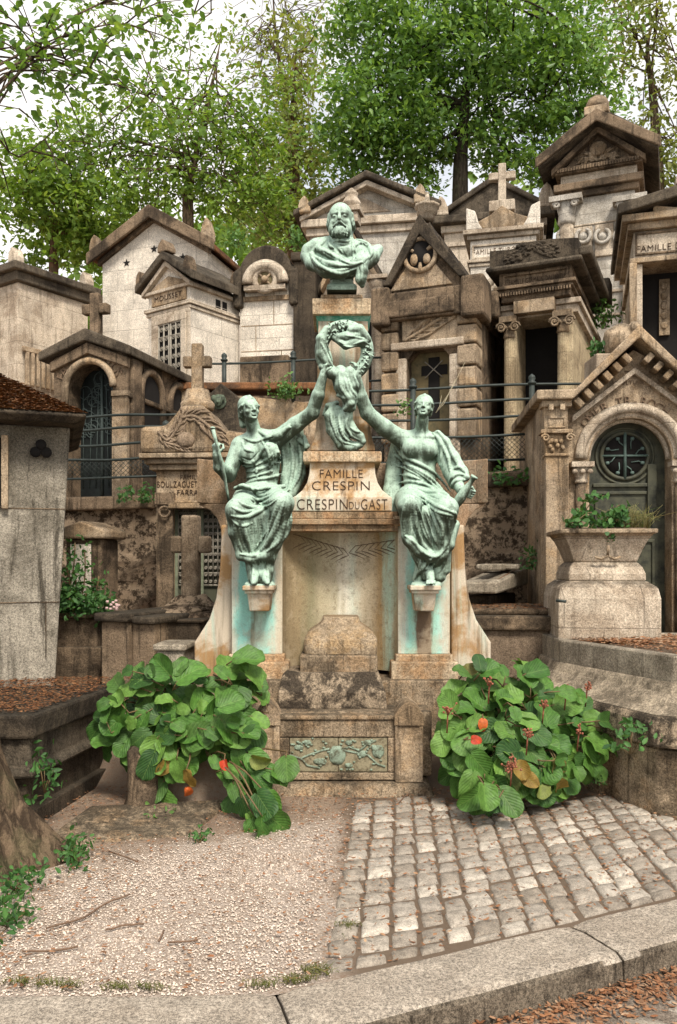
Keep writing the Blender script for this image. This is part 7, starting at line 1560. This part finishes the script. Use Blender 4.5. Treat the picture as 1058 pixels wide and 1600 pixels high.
def tree(name, label, base, d, trunk_px, trunk_r, blobs, nclump, per, size, lmat, bmat, spread, limbs=14, twigs=60, seed=1, group=None, flat=.45, rdep=1.0, curve=.12):
    """trunk_px: centre line of the trunk in photograph pixels; blobs: crown lobes (px, py, rx, ry, weight)."""
    rg = random.Random(seed); rn = np.random.default_rng(seed); root = tag(empty(name, base), label, 'tree', group); b0 = np.array(base); m = MB()
    tp = [b0*0]+[np.array(W(a, b, d))-b0 for a, b in trunk_px]; nt_ = len(tp); m.tube(smoothline(tp, 4), [trunk_r*(1-.93*i/((nt_-1)*4)) for i in range((nt_-1)*4+1)], 10)
    tot = sum(b[4]*b[2]*b[3] for b in blobs); cl_ = []
    for (px, py, rx, ry, w) in blobs:
        for _ in range(max(3, int(nclump*w*rx*ry/tot))):
            v = rn.normal(0, 1, 3); v = v/np.linalg.norm(v)*rn.random()**.42
            c = np.array(W(px, py, d)); cl_.append(c+v*np.array([rx*d/F, (rx+ry)/2*d/F*rdep, ry*d/F])-b0)
    tops = [p for p in smoothline(tp, 4)][int(len(smoothline(tp, 4))*.45):]
    ends = []
    for k in range(limbs):
        e = np.array(cl_[rg.randrange(len(cl_))]); s = np.array(tops[min(len(tops)-1, int(len(tops)*k/limbs))]); mid = s+(e-s)*.5+np.array([0, 0, .12*np.linalg.norm(e-s)])+rn.normal(0, curve*.5, 3)*np.linalg.norm(e-s)
        pts = smoothline([s, s+(mid-s)*.5+rn.normal(0, .04, 3), mid, e], 3); r0 = trunk_r*rg.uniform(.28, .5)*(1-.72*(.45+.55*k/limbs)); m.tube(pts, [r0*(1-.85*i/(len(pts)-1)) for i in range(len(pts))], 6); ends += [np.array(p) for p in pts[3:]]
    for k in range(twigs):
        e = np.array(cl_[rg.randrange(len(cl_))]); s = min((ends[rg.randrange(len(ends))] for _ in range(10)), key=lambda q: np.linalg.norm(q-e)); L = np.linalg.norm(e-s); r0 = max(.006, trunk_r*.12)
        pts = [s, s+(e-s)*.5+np.array([0, 0, .08*L])+rn.normal(0, .06*L, 3), e, e+(e-s)*.12]; m.tube(smoothline(pts, 2), [r0, r0*.85, r0*.7, r0*.6, r0*.4, r0*.3, r0*.2], 4)
    m.build('trunk', M[bmat], root)
    C = np.array(cl_); idx = np.repeat(np.arange(len(C)), per); P = C[idx]+rn.normal(0, 1, (len(idx), 3))*np.array([spread, spread, spread*flat])*rn.uniform(.5, 1.2, len(C))[idx][:, None]
    smalleaves('crown', P+b0, size, M[lmat], root, 1.0); return root
def at(px, py, d): p = W(px, py, d); return p
tree('broadleaf_tree', 'dense dark green tree with dark trunk behind the tombs, right of the bust', (W(718, 300, 25)[0], 25, 6.5), 25, [(719, 300), (722, 220), (728, 140), (735, 40), (740, -60)], .3,
     [(735, 90, 170, 110, 1), (600, 150, 110, 110, .9), (560, 240, 75, 75, .9), (640, 250, 110, 60, .8), (860, 140, 110, 95, .9), (830, 240, 90, 60, .8), (720, -40, 200, 100, .7), (880, 50, 90, 70, .7), (920, 190, 50, 60, .6), (560, 60, 70, 80, .7), (740, 200, 150, 60, .6)], 420, 72, .112, 'lf_dark', 'barkdark', .44, 18, 60, 2, flat=.5)
tree('broadleaf_tree', 'light green airy tree with pale forked trunk behind the star tomb', (W(292, 345, 21)[0], 21, 5.6), 21, [(294, 345), (292, 300), (300, 270), (312, 215), (330, 140), (345, 60)], .17,
     [(250, 215, 170, 75, 1), (120, 240, 120, 60, .9), (300, 130, 130, 80, .28), (380, 240, 90, 80, .9), (330, 300, 120, 50, .9), (180, 320, 110, 55, .9), (70, 300, 70, 60, .8), (410, 330, 60, 50, 1), (250, 40, 200, 70, .1), (430, 160, 60, 70, .5)], 340, 32, .088, 'lf_light', 'bark', .42, 26, 130, 4, flat=.3)
tree('broadleaf_tree', 'small reddish trunked tree between the flat roofed tomb and the star tomb', (W(82, 420, 22)[0], 22, 5.6), 22, [(84, 410), (88, 350), (92, 300), (94, 240)], .16, [(90, 330, 90, 60, 1), (40, 270, 60, 50, .8), (130, 380, 40, 50, 1.2), (30, 380, 50, 40, .35)], 120, 34, .11, 'lf_light', 'barkred', .4, 12, 40, 6, flat=.4)
tree('broadleaf_tree', 'yellow green tree with reddish trunk between the star tomb and the bust', (W(460, 400, 30)[0], 30, 7.5), 30, [(460, 400), (459, 330), (462, 260), (458, 170), (462, 80)], .3, [(440, 330, 60, 60, 1), (470, 250, 50, 60, .8), (420, 250, 50, 60, .7), (490, 350, 40, 50, 1), (440, 170, 60, 50, .5), (470, 90, 50, 60, .35)], 150, 36, .13, 'lf_pale', 'barkred', .55, 12, 40, 8, flat=.5)
tree('broadleaf_tree', 'tall thin nearly bare tree with pale upright branches, top centre left', (W(452, 300, 36)[0], 36, 8.0), 36, [(452, 300), (450, 200), (440, 120), (430, 40), (425, -40)], .2, [(420, 60, 70, 90, .5), (470, 90, 60, 90, .5), (500, 30, 50, 60, .4), (370, 80, 50, 70, .3)], 110, 9, .13, 'lf_pale', 'bark', .6, 30, 130, 9, flat=.8)
tree('broadleaf_tree', 'sparse pale leaved tree with twisting bare branches at the right edge', (W(1030, 330, 30)[0], 30, 7.0), 30, [(1030, 320), (1024, 200), (1018, 130), (1012, 70), (1030, 0)], .26, [(1000, 40, 70, 60, .7), (960, 100, 50, 60, .5), (1040, 130, 50, 60, .6), (1030, 230, 60, 50, 1), (1050, 280, 50, 40, 1), (940, 20, 60, 40, .6)], 130, 20, .13, 'lf_pale', 'bark', .6, 16, 60, 10, flat=.5)
# near tree: its trunk at the lower left edge, its boughs hang into the top left corner
root = tag(empty('maple_tree', (-1.95, 4.45, 0)), 'near tree, ridged brown trunk at the lower left edge, maple leaves overhanging the top left', 'tree'); b0 = np.array(root.location); m = MB()
tr = [(-.0, 0, -.05, .50), (-.02, 0, .1, .40), (-.06, 0, .3, .30), (-.12, 0, .6, .235), (-.19, .02, .95, .20), (-.28, .03, 1.4, .185), (-.42, .08, 2.2, .17), (-.55, .2, 3.2, .15), (-.55, .5, 4.2, .12)]
from mathutils import noise as mnoise
rings = []; NL = 90
for k in range(NL+1):
    q = (k/NL)**1.6*(len(tr)-1); i = min(int(q), len(tr)-2); w = q-i; x, y, z, r_ = (tr[i][j]*(1-w)+tr[i+1][j]*w for j in range(4)); ring = []
    for a in np.linspace(0, 2*math.pi, 141)[:-1]:
        tw = a+.25*z; nv = mnoise.noise(Vector((math.cos(tw)*5.5, math.sin(tw)*5.5, z*1.6))); n2 = mnoise.noise(Vector((math.cos(tw)*14, math.sin(tw)*14, z*6)))
        root_ = .16*max(0, 1-z/.55)*math.sin(5*a+1)
        rr_ = r_*(1+root_)*(1+.02*math.sin(2*a))+.030*(abs(nv)*2-.5)+.012*n2; ring.append((x+rr_*math.cos(a), y+rr_*math.sin(a), z))
    rings.append(ring)
m.loft(rings, True)
ends = []; rn = np.random.default_rng(21)
for tx, ty, dd in ((60, 40, 7), (180, 20, 7.5), (110, 130, 6.8), (250, 60, 8), (30, 170, 6.5), (150, 90, 7), (230, 150, 7.4), (90, 200, 6.6), (330, 20, 8.5), (200, 120, 7.2)):
    s = np.array([-.52, .2, 3.2+rn.random()]); e = np.array(W(tx, ty, dd))-b0; mid = (s+e)/2+np.array([0, 0, .35]); pts = smoothline([s, (s+mid)/2+rn.normal(0, .05, 3), mid, (mid+e)/2+rn.normal(0, .08, 3), e], 3)
    m.tube(pts, [.010*(1-.6*i/(len(pts)-1)) for i in range(len(pts))], 6); ends += [np.array(p) for p in pts[5:]]
C = []
for k in range(90):
    s = ends[rn.integers(len(ends))]; e = s+rn.normal(0, 1, 3)*np.array([.28, .35, .16])+np.array([.1, 0, -.04]); m.tube([s, (s+e)/2+np.array([0, 0, .03]), e], [.008, .006, .003], 4); C.append(e)
m.build('trunk', M['bark'], root)
C = np.array(C); C = C[[i for i in range(len(C)) if 529+F*(C[i][0]+b0[0])/(C[i][1]+b0[1]) < 290]]; idx = np.repeat(np.arange(len(C)), 11); P = C[idx]+rn.normal(0, 1, (len(idx), 3))*np.array([.13, .13, .05]); smalleaves('crown', P+b0, .040, M['lf_near'], root, 1.2, 1.1)
# far green slope of trees closing the view behind the tombs
P = []; rn = np.random.default_rng(5)
for _ in range(300):
    a = rn.choice((rn.uniform(-19, -1.5), rn.uniform(-19, -1.5), rn.uniform(10, 30), rn.uniform(-30, -19))); y_ = rn.uniform(48, 60); c = np.array([a, y_, 14+rn.uniform(0, 10.5)*(1 if a > -17 else .55)+1.2*math.sin(a*.7)]); P += [c+rn.normal(0, 1, 3)*[1.3, 1, .8] for _ in range(40)]
o = smalleaves('far_wood', P, .42, M['lf_light'], None); tag(o, 'hazy light green far wood closing the view behind the tombs', None, None, 'stuff')
# fallen pink blossom bush behind the arched tomb
weed('bush with pale pink blossom behind the star tomb roof', 372, 376, 16.5, 20, 12, 140, .06, 'weedlight', 'bush', 'bush')
weed('bush with dark and pale blossom behind the bust, left of the large cream tomb', 468, 378, 19, 14, 22, 160, .07, 'weedlight', 'bush', 'bush')
# ---------------------------------------------------------------- repeated pieces become parts of their own
def split_pieces(names):
    for o in [o for o in list(COL.objects) if o.type == 'MESH' and o.name.split('.')[0] in names and o.parent is not None]:
        me = o.data; n = len(me.vertices); par = list(range(n))
        def root_(a):
            while par[a] != a: par[a] = par[par[a]]; a = par[a]
            return a
        for e in me.edges:
            a, b = root_(e.vertices[0]), root_(e.vertices[1])
            if a != b: par[a] = b
        gr = {}
        for i in range(n): gr.setdefault(root_(i), []).append(i)
        if len(gr) < 2: continue
        for k, vs_ in enumerate(gr.values()):
            mp_ = {v: i for i, v in enumerate(vs_)}; st = set(vs_)
            m2 = bpy.data.meshes.new(o.name.split('.')[0]); m2.from_pydata([me.vertices[v].co[:] for v in vs_], [], [[mp_[v] for v in p.vertices] for p in me.polygons if p.vertices[0] in st]); m2.materials.append(me.materials[0])
            o2 = o.copy(); o2.data = m2; COL.objects.link(o2); o2.parent = o.parent
        bpy.data.objects.remove(o)
split_pieces({'quoin', 'corner_block', 'wreath_panel', 'dentil', 'door_rail', 'relief_panel', 'star', 'side_vent', 'slab_piece'} - {'relief_panel'})
